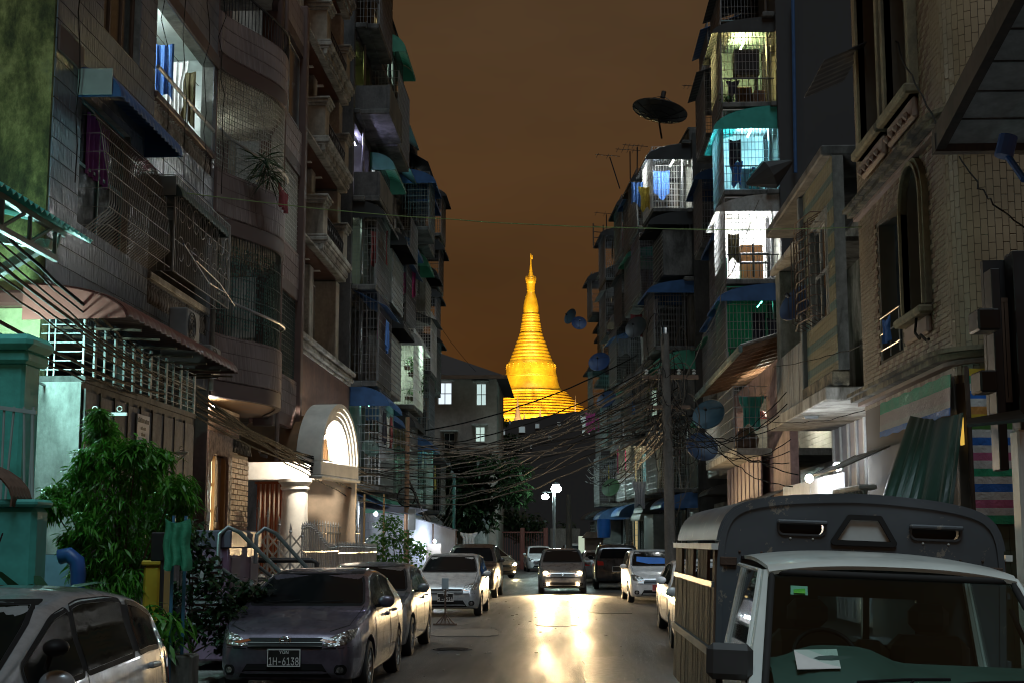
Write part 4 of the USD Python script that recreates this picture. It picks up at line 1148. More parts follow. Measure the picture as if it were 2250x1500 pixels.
L7 = apartment('walk_up_block', 'last dark walk-up block on the left, its hoods black against the sky', FB7, [68.1, 71.5, 75, 78.5], [0, 3.4, 6.5, 9.5, 12.5, 15.5, 18.3, 21.0], 8, dark_wall, 73, short='last left block', glints=.35, spec=
               {(0, 2): dict(kind='win', pane=('teal_pane_light', (.2, 1, .85), .8)), (1, 6): dict(kind='hood', awn=black_sheet), (2, 5): dict(kind='cage', awn=black_sheet, proj=1.2), (2, 4): dict(kind='cage', awn=black_sheet, lit=(COOL, 3)), (2, 6): dict(kind='cage', awn=black_sheet, proj=1.3), (2, 3): dict(kind='hood', awn=black_sheet), (1, 3): dict(kind='cage', awn=black_sheet, proj=1.4)}, cage_w=1.2)
# the bright plant cage
obj('side_sheet', MB(FB).box(57.6, 57.64, 7.1, 9.85, .02, 1.2), white_trim, L5)
obj('floor_grid', MB(FB).box(54.2, 57.8, 6.98, 7.02, .02, 1.25), grey_metal, L5)
R = rng(77)
for k, (u, v, w, s) in enumerate(((55.0, 8.6, .9, .20), (55.5, 8.4, 1.0, .18), (56.0, 8.75, .9, .2), (56.6, 8.5, 1.0, .2), (55.3, 7.45, .9, .28), (56.2, 7.5, 1.0, .3), (57.1, 8.1, 1.1, .35))):
    o = FB.pt((u, v, w))
    lb = ['hanging pot nearest the camera in the bright plant cage', 'second hanging pot in the bright plant cage', 'third hanging pot in the bright plant cage, the highest one', 'fourth hanging pot in the bright plant cage',
          'pot plant standing at the near end of the bright cage floor', 'pot plant standing at the middle of the bright cage floor', 'tall yellow-green climber on the far side of the bright cage'][k]
    t = thing('pot_plant', lb, 'plant', loc=o)
    if k < 6:
        obj('pot', MB().lathe([(.02, -.14), (.09, -.14), (.13, .02), (.11, .02), (.02, 0)], n=12), rust_metal, t)
    obj('foliage', leaves(MB(), clumps([(0, 0, .1), (.06, 0, s * .6 + .1)], [s, s * .8], 1.2 if k < 6 else 2.6), 60 if k < 6 else 220, .14, .022, 90 + k, .3), leafy('pot_leaf', (.035, .10, .025), (.10, .22, .05)), t)
for k, (u, v, m, lb) in enumerate(((47.0, 6.1, 2, 'dark shirt hung under the lowest blue hood'), (47.9, 6.0, 1, 'white shirt hung under the lowest blue hood'), (48.7, 6.1, 4, 'maroon cloth hung under the lowest blue hood'), (63.5, 5.9, 6, 'pale bag-like cloth hung by the green-lit corner'), (47.4, 9.2, 0, 'blue cloth hung in the cage under the upper blue hood'))):
    solo('hanging_clothes', lb, 'laundry', cloth(MB(), FB.pt((u, v, 1.05)), .65, .95, 60 + k), CLOTH[m])

# ------------------------------------------------------------------ the pale block across the end, the dark flats and trees behind it
FE = Fr((0, 88, 0), (1, 0, 0), (0, 0, 1), (0, -1, 0))
xa, xb = P(925, 1000, 88)[0], P(1091, 1000, 88)[0]
zt = P(1000, 832, 88)[2]
pb = thing('pale_corner_building', 'pale plastered building with a dark overhanging roof at the end of the street', 'apartment building')
ws = [(P(a, c, 88)[0], P(b, c, 88)[0], P(a, d, 88)[2], P(a, c, 88)[2]) for a, b, c, d in ((962, 993, 839, 888), (1046, 1069, 841, 890), (1044, 1066, 936, 970), (975, 1000, 950, 985))]
obj('wall', MB(FE).prism(sbox(xa, 0, xb, zt).difference(unary_union([sbox(w[0], w[2], w[1], w[3]) for w in ws])), -.25, 0), grimy('beige_render', (.36, .31, .27), (.2, .17, .15), .3, scale=.5), pb)
obj('building_core', MB(FE).box(xa, xb, 0, zt, -10, -1.5), pale_wall, pb)
for w, g in zip(ws, (('window_light_a', (.80, .92, 1), 1.1), ('window_light_b', (.72, .95, .92), .75), ('window_light_c', (.75, 1, .9), .7), None)):
    window(pb, FE, *w, -.2, white_paint, glow(*g) if g else dim_pane, 2, 2, .05)
    obj('window_hood', MB(FE).rbox(w[0] - .2, w[1] + .2, w[3] + .05, w[3] + .15, .003, .5, .02), pale_wall, pb)
za = P(935, 798, 88)[2]
xr = P(1116, 830, 88)[0]
obj('roof', MB().hexa([(xa - 1, 86.8, zt + .25), (xr, 86.8, zt + .02), (xr, 100, zt + .02), (xa - 1, 100, zt + .25), (xa - 1, 87.2, za + .8), (xa + 1, 90, za + .9), (xa + 1, 98, za + .9), (xa - 1, 99, za + .8)]), plain('roof_black', (.03, .025, .025), .7), pb)
obj('eave_board', MB().box(xa - 1, xr, 86.75, 86.79, zt - .12, zt + .1), dark_wood, pb)
FD = Fr((0, 140, 0), (1, 0, 0), (0, 0, 1), (0, -1, 0))
x0, x1, x2 = P(1080, 900, 140)[0], P(1135, 900, 140)[0], P(1300, 900, 140)[0]
zl, zr = P(1135, 922, 140)[2], P(1280, 883, 140)[2]
df = thing('dark_flats', 'black block of flats with small lit windows below the pagoda', 'apartment building')
obj('wall', MB(FD).prism(Polygon([(x0 - 4, 0), (x2 + 6, 0), (x2 + 6, zr), (x1 + 4, zl + .6), (x1, zl), (x0 - 4, zl - 1.2)]), -12, 0), plain('night_wall', (.05, .045, .045), .9), df)
R = rng(17)
for k, (px, py, w, h, st_) in enumerate(((1098, 985, 5, 16, .5), (1112, 1000, 4, 10, .5), (1140, 950, 14, 14, .22), (1141, 990, 8, 10, .2), (1176, 940, 9, 10, .18), (1106, 955, 4, 12, .35), (1098, 1030, 4, 14, .4), (1165, 985, 4, 8, .2), (1092, 960, 3, 10, .3), (1205, 965, 6, 9, .12), (1225, 935, 7, 9, .1))):
    a = P(px, py, 140)
    s = 140 / FPX
    f = obj('window', MB(FD).box(a[0], a[0] + w * s, a[2], a[2] + h * s, .002, .12), white_paint, df)
    obj('pane', MB(FD).box(a[0] + .05, a[0] + w * s - .05, a[2] + .05, a[2] + h * s - .05, .121, .13), glow('far_pane_%d' % int(st_ * 100), (.75, .95, 1), st_), f)


def tree(name, label, base, trunk_h, cs, r, n, ln, wd, mat, seed, cat='tree', trunk_r=.12, droop=.4, squash=.7, stuff=True):
    t = thing(name, label, cat, loc=base)
    b = MB()
    top = np.array([0, 0, trunk_h])
    b.tube([(0, 0, -.1), (.03, .02, trunk_h * .5), top], [trunk_r, trunk_r * .8, trunk_r * .6], 8)
    obj('trunk', b, plain('bark', (.09, .07, .05), .9, var=.4, scale=8, bump=.4), t)
    cs = np.asarray(cs, float)
    b = MB()
    for c in cs:
        m = top * .8 + (c - top * .8) * .5 + [0, 0, .08 * np.linalg.norm(c - top)]
        b.tube([top * .75, m, c], [trunk_r * .45, trunk_r * .3, trunk_r * .12], 5)
    obj('limb', b, plain('bark', (.09, .07, .05), .9), t, kind='stuff')
    obj('crown', leaves(MB(), clumps(cs, r, squash), n, ln, wd, seed, droop), mat, t, kind='stuff' if stuff else None)
    return t


night_leaf = leafy('night_leaf', (.015, .035, .012), (.05, .09, .03))
R = rng(23)


def crown(c, s, n, seed):
    R = rng(seed)
    return np.asarray(c) + R.normal(0, .42, (n, 3)) * np.asarray(s)


base = P(1010, 1170, 80) * [1, 1, 0]
tree('street_tree', 'broad dark tree in front of the pale corner building', base, 3.0, crown((-.2, 0, 5.0), (3.6, 1.6, 3.0), 30, 1), 1.2, 15000, .36, .10, night_leaf, 2, trunk_r=.2)
base = P(1105, 930, 112) * [1, 1, 0]
tree('street_tree', 'slender tree top between the pale building and the pagoda', base, 8.5, crown((0, 0, 9.5), (.9, .9, 2.2), 9, 3), .65, 1100, .32, .08, night_leaf, 4)
base = P(1160, 1130, 100) * [1, 1, 0]
tree('street_tree', 'low dark trees over the gate at the end of the street', base, 2.0, crown((-.5, 0, 3.2), (4.5, 1.5, 1.0), 18, 5), 1.0, 2600, .3, .08, night_leaf, 6)
gt = thing('iron_gate', 'red-brown iron gate closing the end of the street', 'gate')
ga, gbx = P(1100, 1190, 96), P(1196, 1190, 96)
b = MB()
for x in np.arange(ga[0], gbx[0], .16):
    b.rod((x, 96, .1), (x, 96, 2.5), .018, 4)
obj('bars', b, plain('gate_red', (.20, .06, .045), .6), gt)
obj('rails', MB().box(ga[0], gbx[0], 95.97, 96.03, .2, .28).box(ga[0], gbx[0], 95.97, 96.03, 2.42, 2.5), plain('gate_red', (.20, .06, .045), .6), gt)
for x in (ga[0] - .2, (ga[0] + gbx[0]) / 2, gbx[0] + .1):
    obj('gate_post', MB().rbox(x - .15, x + .15, 95.85, 96.15, 0, 2.75, .02), plain('gate_red', (.20, .06, .045), .6), gt)
ew = P(1275, 1190, 96)
solo('end_wall', 'grey-brown block wall right of the iron gate', 'wall', MB().rbox(gbx[0] + .4, ew[0], 95.8, 96.1, 0, 2.7, .03), grimy('end_block', (.24, .20, .17), (.1, .08, .07), .5))
solo('guard_hut', 'small pale guard hut behind the tree at the end of the street', 'hut', MB().rbox(P(965, 1190, 90)[0], P(1080, 1190, 90)[0], 84.2, 86.5, 0, 3.3, .04), stained_white)

# ------------------------------------------------------------------ right side: the brick-tiled corner house
XR = 5.0
FR = Fr((XR, 0, 0), (0, 1, 0), (0, 0, 1), (-1, 0, 0))
FN = Fr((0, 17.8, 0), (1, 0, 0), (0, 0, 1), (0, -1, 0))
beige_tile = tiles_look('beige_tile', (.50, .385, .25), .3, .4)
brown_tile = tiles_look('brown_tile', (.31, .185, .115), .3, .4)
bh = thing('tiled_corner_house', 'corner house faced in beige and brown glazed tiles, nearest on the right', 'apartment building')
UA, UB, RC = 18.35, 23.7, .55
HW = [(19.55, 20.95, 8.05, 11.4), (21.45, 22.85, 8.05, 11.2), (20.95, 22.25, 4.6, 6.75), (19.3, 20.4, 4.95, 6.5)]
arch = sbox(19.3, 4.95, 20.4, 6.5).union(Point(19.85, 6.5).buffer(.55, 24))
hole = unary_union([sbox(h[0], h[2], h[1], h[3]) for h in HW[:3]] + [arch])
obj('wall', MB(FR).prism(sbox(UA, 0, UB, 13.5).difference(hole), -.25, 0), plain('grout', (.13, .11, .09), .9), bh)
a = np.linspace(0, math.pi / 2, 9)
obj('corner', MB().sheet(np.stack(np.broadcast_arrays((XR + RC - RC * np.cos(a))[:, None], (17.8 + RC - RC * np.sin(a))[:, None], np.array([0, 13.5])[None, :]), -1), .1), plain('grout', (.13, .11, .09), .9), bh, smooth=True)
obj('end_wall', MB(FN).box(XR + RC, 12, 0, 13.5, -.25, 0), plain('grout', (.13, .11, .09), .9), bh)
obj('building_core', MB(FR).box(18.4, 23.69, 0, 13.5, -7, -1.2), plain('dim_plaster', (.22, .20, .18), .8), bh)
obj('party_wall', MB(FR).box(23.55, 23.69, 0, 13.5, -1.19, -.25), dark_concrete, bh)
# street face: level courses, chequered
lo, hi = ([], []), ([], [])
R = rng(31)
HB = unary_union([sbox(h[0] - .06, h[2] - .04, h[1] + .06, h[3] + .05) for h in HW[:3]] + [arch.buffer(.07)])
for r, v in enumerate(np.arange(3.95, 11.2, .068)):
    for q, u in enumerate(np.arange(UA - (.1 if r % 2 else 0), UB, .2)):
        a0, a1 = max(u, UA), min(u + .19, UB)
        if a1 - a0 < .03 or 7.12 < v + .03 < 7.34 or 4.0 < v + .03 < 4.22 or HB.intersects(sbox(a0, v, a1, v + .06)):
            continue
        k = (q + r // 2) % 2 if 18.7 < u < 22.6 else 0
        lo[k].append((a0, v, .001)), hi[k].append((a1, v + .06, .012 + .003 * R.random()))
for k, m in ((0, beige_tile), (1, brown_tile)):
    obj('face_tile', MB(FR).boxes(lo[k], hi[k]), m, bh, kind='stuff')
# end wall and rounded corner: upright tiles in broken bond; those in plain view are single pieces
singles, rest = 0, MB()
cand = []
for q, x in enumerate(np.arange(XR + RC, 7.6, .084)):
    for r, v in enumerate(np.arange(3.9 - (.1 if q % 2 else 0), 10.5, .205)):
        cand.append((abs(v - 5.4) + abs(x - 5.9) * 1.5, x, v))
cand.sort()
for n, (_, x, v) in enumerate(cand):
    w = .012 + .004 * R.random()
    if n < 290:
        obj('tile', MB(FN).rbox(x, x + .078, v, v + .197, .001, w, .004), beige_tile, bh)
    else:
        rest.fr = FN
        rest.box(x, x + .078, v, v + .197, .001, w)
rest.fr = WORLD
L = RC * math.pi / 2
for q, s in enumerate(np.arange(0, L - .05, .0864)):
    a0, a1 = s / RC, (s + .079) / RC
    for v in np.arange(3.9 - (.1 if q % 2 else 0), 10.5, .205):
        p = [(XR + RC - (RC + e) * math.cos(t_), 17.8 + RC - (RC + e) * math.sin(t_)) for e, t_ in ((.001, a0), (.001, a1), (.014, a1), (.014, a0))]
        rest.hexa([(x, y, v) for x, y in p] + [(x, y, v + .197) for x, y in p])
obj('tile', rest, beige_tile, bh, kind='stuff')
# cornices that turn the corner
sooty = grimy('sooty_moulding', (.34, .29, .19), (.025, .025, .02), .75, scale=1.6, stretch=1)
for k, (v0, v1, w) in enumerate(((7.14, 7.2, .1), (7.2, 7.27, .2), (7.27, 7.33, .28), (4.02, 4.08, .12), (4.08, 4.16, .24), (4.16, 4.22, .3))):
    path = [(XR - w, UB)] + [(XR + RC - (RC + w) * math.cos(t_), 17.8 + RC - (RC + w) * math.sin(t_)) for t_ in np.linspace(0, math.pi / 2, 8)] + [(7.8 if k > 2 else 5.9, 17.8 - w), (7.8 if k > 2 else 5.9, 17.9), (XR + .3, 18.4), (XR + .3, UB)]
    obj('cornice', MB().prism(Polygon(path), v0, v1 - .002), sooty if k % 3 else plain('pink_stone', (.34, .24, .21), .7), bh)
stone = grimy('window_stone', (.36, .31, .19), (.10, .09, .07), .4)
for h in HW[:2]:
    for e, w in ((.0, .10), (.07, .06)):
        o = sbox(h[0] - .16 + e, h[2] - .05, h[1] + .16 - e, h[3] + .3).difference(sbox(h[0], h[2] + .12, h[1], h[3]))
        obj('window_surround', MB(FR).prism(o, .002, w + .04), stone, bh)
    obj('window_sill', MB(FR).rbox(h[0] - .2, h[1] + .2, h[2] - .05, h[2] + .1, .003, .24, .03), stone, bh)
    obj('sill_apron', MB(FR).rbox(h[0] - .1, h[1] + .1, h[2] - .38, h[2] - .055, .003, .1, .04), plain('pink_stone', (.34, .24, .21), .7), bh)
    for k in range(5):
        u = h[0] + .02 + k * (h[1] - h[0] - .2) / 4
        obj('corbel', MB(FR).rbox(u, u + .14, h[2] - .36, h[2] - .24, .101, .2, .05), plain('pink_stone', (.34, .24, .21), .7), bh)
    obj('window_leaf', MB(FR).box(h[0], h[1], h[2], h[3], -.23, -.19), plain('faded_shutter', (.17, .145, .115), .7), bh)
    obj('window_leaf', MB(FR).box((h[0] + h[1]) / 2 - .03, (h[0] + h[1]) / 2 + .03, h[2], h[3], -.19, -.15), plain('faded_shutter', (.17, .145, .115), .7), bh)
for e, w in ((.0, .09), (.06, .13)):
    obj('arch_surround', MB(FR).prism(arch.buffer(.13 - e).difference(arch.buffer(.02)).intersection(sbox(19, 5.0, 21, 8)), .002, w), stone, bh)
obj('window_leaf', MB(FR).prism(arch, -.22, -.19), plain('faded_shutter', (.17, .145, .115), .7), bh)
obj('window_sill', MB(FR).rbox(19.1, 20.6, 4.85, 4.97, .003, .22, .03), stone, bh)
obj('sill_apron', MB(FR).rbox(19.2, 20.5, 4.6, 4.845, .003, .09, .03), plain('pink_stone', (.34, .24, .21), .7), bh)
obj('recess', MB(FR).box(20.95, 22.25, 4.6, 6.75, -.9, -.86), plain('turquoise_plaster', (.14, .27, .26), .7), bh)
b = MB(FR)
for v in (4.75, 5.0, 5.25):
    b.rod((20.95, v, .03), (22.25, v, .03), .012)
for u in (21.0, 21.6, 22.2):
    b.rod((u, 4.6, .03), (u, 5.25, .03), .012)
obj('window_rail', b, steel, bh)
solo('hanging_clothes', 'blue cloth over the rail of the turquoise recess in the tiled house', 'laundry', cloth(MB(), FR.pt((21.7, 5.2, .06)), .4, .35, 71), CLOTH[0])
obj('hood', awning(MB(FR), 22.6, 24.6, 9.9, .7, .3, pitch=.3, flat=True), black_metal, bh)
tree('ledge_plant', 'tuft of weeds growing on the sooty ledge of the tiled house', (5.45, 17.55, 4.2), .08, [(-.1, 0, .06), (.15, 0, .08), (.3, 0, .06)], .15, 500, .09, .012, leafy('moss_leaf', (.02, .035, .012), (.06, .08, .03)), 9, 'plant', .02)
solo('cable_loop', 'thick cable sagging from the arched window to the sooty ledge', 'cable', MB().tube([FR.pt(q) for q in ((19.6, 4.9, .12), (19.4, 4.62, .2), (19.1, 4.5, .22), (18.9, 4.52, .25), (18.6, 4.4, .25), (18.3, 4.38, .3))], .02, 6), cable_black)
# tarpaulins
S_ = {'g': (.03, .36, .19), 'b': (.03, .16, .55), 'p': (.55, .15, .28), 'w': (.62, .60, .58), 'y': (.62, .44, .05), 'o': (.55, .25, .07), 'd': (.08, .20, .05)}
z0 = P(2180, 1150, 17.7)[2]
seq = 'gwpwbwgwpwbwdyowbwgy'
hgt = (3.93 - z0) / len(seq)
wavex = np.linspace(5.02, 5.72, 40)
zz = np.linspace(z0, 3.93, 14)
g = np.stack(np.broadcast_arrays(wavex[:, None], (17.70 - .02 * np.sin(wavex * 23)[:, None] * np.cos(zz * 3)[None, :]), zz[None, :]), -1)
solo('striped_tarpaulin', 'striped tarpaulin in blue, pink, green and yellow hung on the end wall', 'tarpaulin', MB().sheet(g, .004), striped('striped_sheet', [S_[c] for c in seq], z0, hgt))
uu = np.linspace(17.95, 21.95, 60)
vv = np.linspace(3.38, 3.90, 8)
g = np.stack(np.broadcast_arrays(4.86 - .05 * (3.9 - vv)[None, :] + .005 * np.sin(uu * 11)[:, None], uu[:, None], vv[None, :] + .01 * np.sin(uu * 9)[:, None]), -1)
solo('striped_banner', 'green, white and blue plastic banner along the front of the tiled house', 'banner', MB().sheet(g, .004), striped('banner_sheet', [S_['b'], (.42, .38, .36), (.42, .33, .31), (.42, .34, .31), S_['g'], S_['g']], 3.38, .52 / 6, .25))
s = np.linspace(0, 1, 50)
t2 = np.linspace(0, 1, 14)
k4 = [P(2116, 905, 17.45), P(2000, 912, 19.9), P(1925, 1130, 18.6), P(2090, 1150, 16.9)]
bil = k4[0] * ((1 - s)[:, None] * (1 - t2))[..., None] + k4[1] * (s[:, None] * (1 - t2))[..., None] + k4[2] * (s[:, None] * t2)[..., None] + k4[3] * ((1 - s)[:, None] * t2)[..., None]
fold = .055 * np.sin(s * 40 + np.sin(s * 9) * 2)[:, None] * (t2[None, :] * .8 + .25)
tx, ty, tz = bil[..., 0] - fold * .7, bil[..., 1] - fold * .7, bil[..., 2] - .06 * np.sin(s * math.pi)[:, None] * (1 - t2)[None, :]
solo('green_curtain', 'dark green tarpaulin drooping outward below the striped banner', 'tarpaulin', MB().sheet(np.stack(np.broadcast_arrays(tx, ty, tz), -1), .006), plain('tarp_green', (.006, .045, .032), .4, var=.2, bump=.3, bscale=9))
obj('bamboo_post', MB().rod((5.0, 17.66, 0), (4.98, 17.66, 3.95), .03, 8), rust_metal, bh)
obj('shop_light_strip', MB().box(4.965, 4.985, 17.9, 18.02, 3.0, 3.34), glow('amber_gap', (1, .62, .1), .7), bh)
obj('base_tiles', (lambda m: [m.box(x, x + .145, z, z + .145, .002, .012) for x in np.arange(5.0, 7, .15) for z in np.arange(.2, z0, .15)] and m)(MB(FN)), tiles_look('green_base_tile', (.10, .15, .12), .15), bh, kind='stuff')
# small tin hood and balustrade at the far end of its ground floor
obj('tin_hood', awning(MB(FR), 22.0, 24.6, 3.25, .8, .35, pitch=.14, flat=True), tin_sheet, bh)
balusters(bh, FR, 22.2, 24.2, 2.0, 2.6, .35, pale_wall, .28)
obj('baluster_rail', MB(FR).rbox(22.1, 24.3, 2.6, 2.68, .2, .48, .02).rbox(22.1, 24.3, 1.9, 2.0, .2, .48, .02), pale_wall, bh)
# the dark house front nearest the camera on the right: eave, boxes, window
nh = thing('near_right_house', 'dark house front at the right edge with a wide concrete eave', 'apartment building')
c1, c2 = P(2074, 318, 15.0), P(2243, -14, 12.2)
w3 = np.array([3.2, 0, 0])
up = np.array([0, 0, .16])
obj('eave', MB().hexa([c2, c2 + w3, c1 + w3, c1, c2 + up, c2 + w3 + up, c1 + w3 + up, c1 + up]), grimy('eave_concrete', (.50, .53, .55), (.22, .24, .24), .3), nh)
for k in range(1, 5):
    q = c1 + (c2 - c1) * k / 5
    obj('eave_joint', MB().bar(q - [0, 0, .006], q + w3 - [0, 0, .006], .03, .012), dark_concrete, nh)
obj('eave_edge', MB().bar(c1 + [-.04, .1, .05], c2 + [-.04, -.2, .05], .1, .26).bar(c1 + [-.1, .05, .02], c1 + w3 + [0, .05, .02], .14, .2), grimy('eave_rim', (.10, .07, .06), (.03, .03, .03), .5), nh)
obj('eave_pipe', MB().rod(P(2216, 300, 13.6), P(2205, 345, 13.6), .09, 12).tube([P(2215, 345, 13.6), P(2250, 395, 13.3)], .035, 8), plain('pipe_blue', (.03, .10, .34), .4), nh)
xs = P(2178, 700, 16.2)[0]
FS = Fr((0, 16.2, 0), (1, 0, 0), (0, 0, 1), (0, -1, 0))
obj('side_wall', MB(FS).box(P(2182, 700, 16.2)[0], 9, 3.2, 5.05, -.4, -.3), black_metal, nh)
obj('wall_post', MB(FS).rbox(P(2182, 700, 16.2)[0], P(2202, 700, 16.2)[0], 2.6, 4.9, -.29, 0, .01).rbox(P(2230, 700, 16.2)[0], P(2262, 700, 16.2)[0], 0, 5.1, -.29, .02, .01), black_metal, nh)
for a, b_, c, d in ((2145, 2192, 680, 728), (2150, 2186, 814, 862)):
    p0, p1 = P(a, d, 16.0), P(b_, c, 16.0)
    obj('sign_box', MB().rbox(p0[0], p1[0], 15.9, 16.3, p0[2], p1[2], .02), black_metal, nh)
window(nh, FS, P(2204, 800, 16.2)[0], P(2230, 800, 16.2)[0], P(2204, 880, 16.2)[2], P(2204, 650, 16.2)[2], -.2, dark_wood, plain('shutter_pale', (.20, .19, .15), .6), 2, 2)
obj('roof_flap', MB().hexa([P(2124, 925, 15.4), P(2240, 905, 15.0), P(2260, 925, 14), P(2124, 938, 14.6)] + [q + np.array([0, 0, .03]) for q in (P(2124, 925, 15.4), P(2240, 905, 15.0), P(2260, 925, 14), P(2124, 938, 14.6))]), black_sheet, nh)
obj('white_post', MB().rbox(P(2238, 1000, 14.2)[0], P(2238, 1000, 14.2)[0] + .25, 14.2, 14.45, 0, 2.9, .02), white_paint, nh)

# ------------------------------------------------------------------ right: the narrow house with lit ground floor
st_cream = look('striped_tile_wall', {'g': ('geometry', {}), 's': ('separate_xyz', {}), 'm': ('math', {'math_type': 'multiply', 'value2': 2.1}), 'f': ('math', {'math_type': 'fraction'}), 'r': ('rgb_ramp', {'ramp': [(0, (.38, .33, .19)), (.64, (.38, .33, .19)), (.66, (.14, .24, .21))], 'interpolate': False}),
                                      'rd': ('rgb_ramp', {'ramp': [(0, (.75, .75, .75)), (1, (1.1, 1.1, 1.1))]}), 'x': ('mix', {'mix_type': 'multiply', 'fac': 1.0}), 'p': ('principled_bsdf', {'roughness': .4})},
               [('g.position', 's.vector'), ('s.z', 'm.value1'), ('m.value', 'f.value1'), ('f.value', 'r.fac'), ('g.random_per_island', 'rd.fac'), ('r.color', 'x.color1'), ('rd.color', 'x.color2'), ('x.color', 'p.base_color')], 'p.BSDF')
nr = thing('narrow_striped_house', 'narrow house tiled in cream and sea-green stripes over a brightly lit shop', 'house')
obj('building_core', MB(FR).box(25.85, 33.2, 0, 9.0, -6, -1.6), pale_wall, nr)
obj('front_wall', MB(FR).prism(sbox(25.85, 4.9, 29.1, 8.9).difference(sbox(26.7, 6.05, 28.5, 8.0)), -.2, 0), concrete, nr)
b = MB(FR)
for u in np.arange(25.87, 29.05, .2):
    for v in np.arange(4.92, 8.85, .1):
        if not (26.55 < u + .1 < 28.6 and 5.98 < v + .05 < 8.1):
            b.box(u, u + .19, v, v + .093, .001, .012)
obj('stripe_tile', b, st_cream, nr, kind='stuff')
window(nr, FR, 26.7, 28.5, 6.05, 8.0, -.15, white_trim, dim_pane, 3, 2, .08)
b = MB(FR)
for v in np.linspace(6.0, 8.0, 11):
    b.tube([(26.6, v, .02), (26.6, v, .3), (27.6, v, .42), (28.6, v, .3), (28.6, v, .02)], .014, 5)
for u in np.linspace(26.6, 28.6, 7):
    b.tube([(u, 6.0, .1), (u, 6.15, .36), (u, 7.85, .36), (u, 8.0, .1)], .012, 5)
obj('bulging_grille', b, rust_metal, nr)
obj('ledge', MB(FR).rbox(25.86, 29.15, 4.62, 4.9, -.2, .12, .03), sooty, nr)
obj('eave', MB(FR).rbox(25.86, 33.2, 8.9, 9.1, -1.5, .2, .03), dark_concrete, nr)
obj('corner_post', MB(FR).rbox(29.12, 29.32, 4.3, 8.9, -.2, .1, .02), grey_sheet, nr)
for u in np.arange(29.35, 33.15, .16):
    obj('parapet_sheet', MB(FR).rbox(u, u + .155, 4.5, 5.95, -.02, .03 + .012 * R.random(), .006), tin_sheet, nr)
obj('balcony_ceiling', MB(FR).box(29.3, 33.2, 8.0, 8.1, -1.59, .12), white_trim, nr)
obj('balcony_back', MB(FR).box(29.3, 33.2, 4.6, 8.0, -1.598, -1.55), grimy('mouldy_white', (.50, .50, .46), (.07, .08, .05), .55), nr)
obj('end_pier', MB(FR).rbox(32.6, 33.2, 4.6, 8.0, -1.5, 0, .02), grimy('mouldy_white', (.50, .50, .46), (.07, .08, .05), .55), nr)
obj('shop_ceiling', MB(FR).rbox(25.86, 33.2, 4.35, 4.6, -1.5, .25, .02), white_trim, nr)
for u in np.arange(26.0, 33.0, .85):
    obj('shop_post', MB(FR).rbox(u, u + .1, .2, 4.35, -1.199, -1.15, .01), white_paint, nr)
obj('shop_wall', MB(FR).box(25.86, 33.2, .1, 4.35, -1.4, -1.2), plain('lilac_plaster', (.48, .46, .50), .7), nr)
obj('lit_panel', MB(FR).rbox(25.9, 29.3, 1.2, 3.05, -.05, -.02, .005).rbox(29.35, 33.0, 1.2, 3.05, -.05, -.02, .005), plain('panel_white', (.78, .79, .80), .5), nr)
for q, (px, py, d) in enumerate(((1840, 1024, 24.6), (1778, 1050, 27.6))):
    o = P(px, py, d)
    lt_ = thing('shop_flood_lamp', ['bright white flood lamp nearer the tiled corner house', 'bright white flood lamp over the middle of the lit shop panel'][q], 'lamp', loc=o)
    obj('lamp', MB().ball((0, 0, 0), .075, 2), glow('shop_bulb_%d' % q, (.86, .94, 1.0), 500), lt_)
    obj('arm', MB().rod((.05, 0, .05), (XR - o[0], 0, .18), .02, 6), black_metal, lt_)
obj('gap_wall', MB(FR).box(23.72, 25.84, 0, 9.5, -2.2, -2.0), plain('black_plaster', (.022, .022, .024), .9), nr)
for k, u in enumerate((23.95, 24.5, 25.1, 25.6)):
    obj('waste_pipe', MB(FR).rod((u, 0, -1.7 + .35 * k), (u, 13 if k < 2 else 9.2, -1.7 + .35 * k), .06, 10), [dark_concrete, pale_wall][k % 2], nr)

# ------------------------------------------------------------------ right: the tall block with the lit cages
F7 = Fr((7.15, 0, 0), (0, 1, 0), (0, 0, 1), (-1, 0, 0))
LV7 = [0, 4.2, 7.2, 10.3, 13.3, 16.3, 19.4, 22.4]
cg = dict(kind='cage', proj=1.8, r=.011, dado=False)
tb = apartment('tall_caged_block', 'tall black block on the right whose stacked balcony cages glow yellow, blue and white', F7, [46, 49.6, 53.5, 57.4], LV7, 7, plain('black_render', (.045, .045, .048), .9), 81, glints=.15, spec=
               {(0, 5): dict(cg, awn=black_sheet, lit=((1.0, .82, .32), 60), lw=.9, curved=True), (0, 4): dict(cg, awn=teal_sheet, lit=((.34, .84, 1.0), 90), lw=.7, curved=True), (0, 3): dict(cg, awn=tin_sheet, lit=((.97, 1.0, .97), 260), lw=.7, curved=True),
                (0, 2): dict(cg, awn=blue_sheet, lit=((.1, 1.0, .6), 2.2), lw=.5, curved=True), (0, 1): dict(cg, awn=blue_sheet), (0, 6): dict(kind='blank'), (0, 0): dict(kind='shop', awn=None), (1, 3): dict(kind='cage', awn=blue_sheet, proj=1.6), (1, 5): dict(kind='cage', awn=black_sheet, proj=2.0), (1, 2): dict(kind='cage', awn=blue_sheet, proj=1.7, lit=(COOL, 8))}, cage_w=1.6)
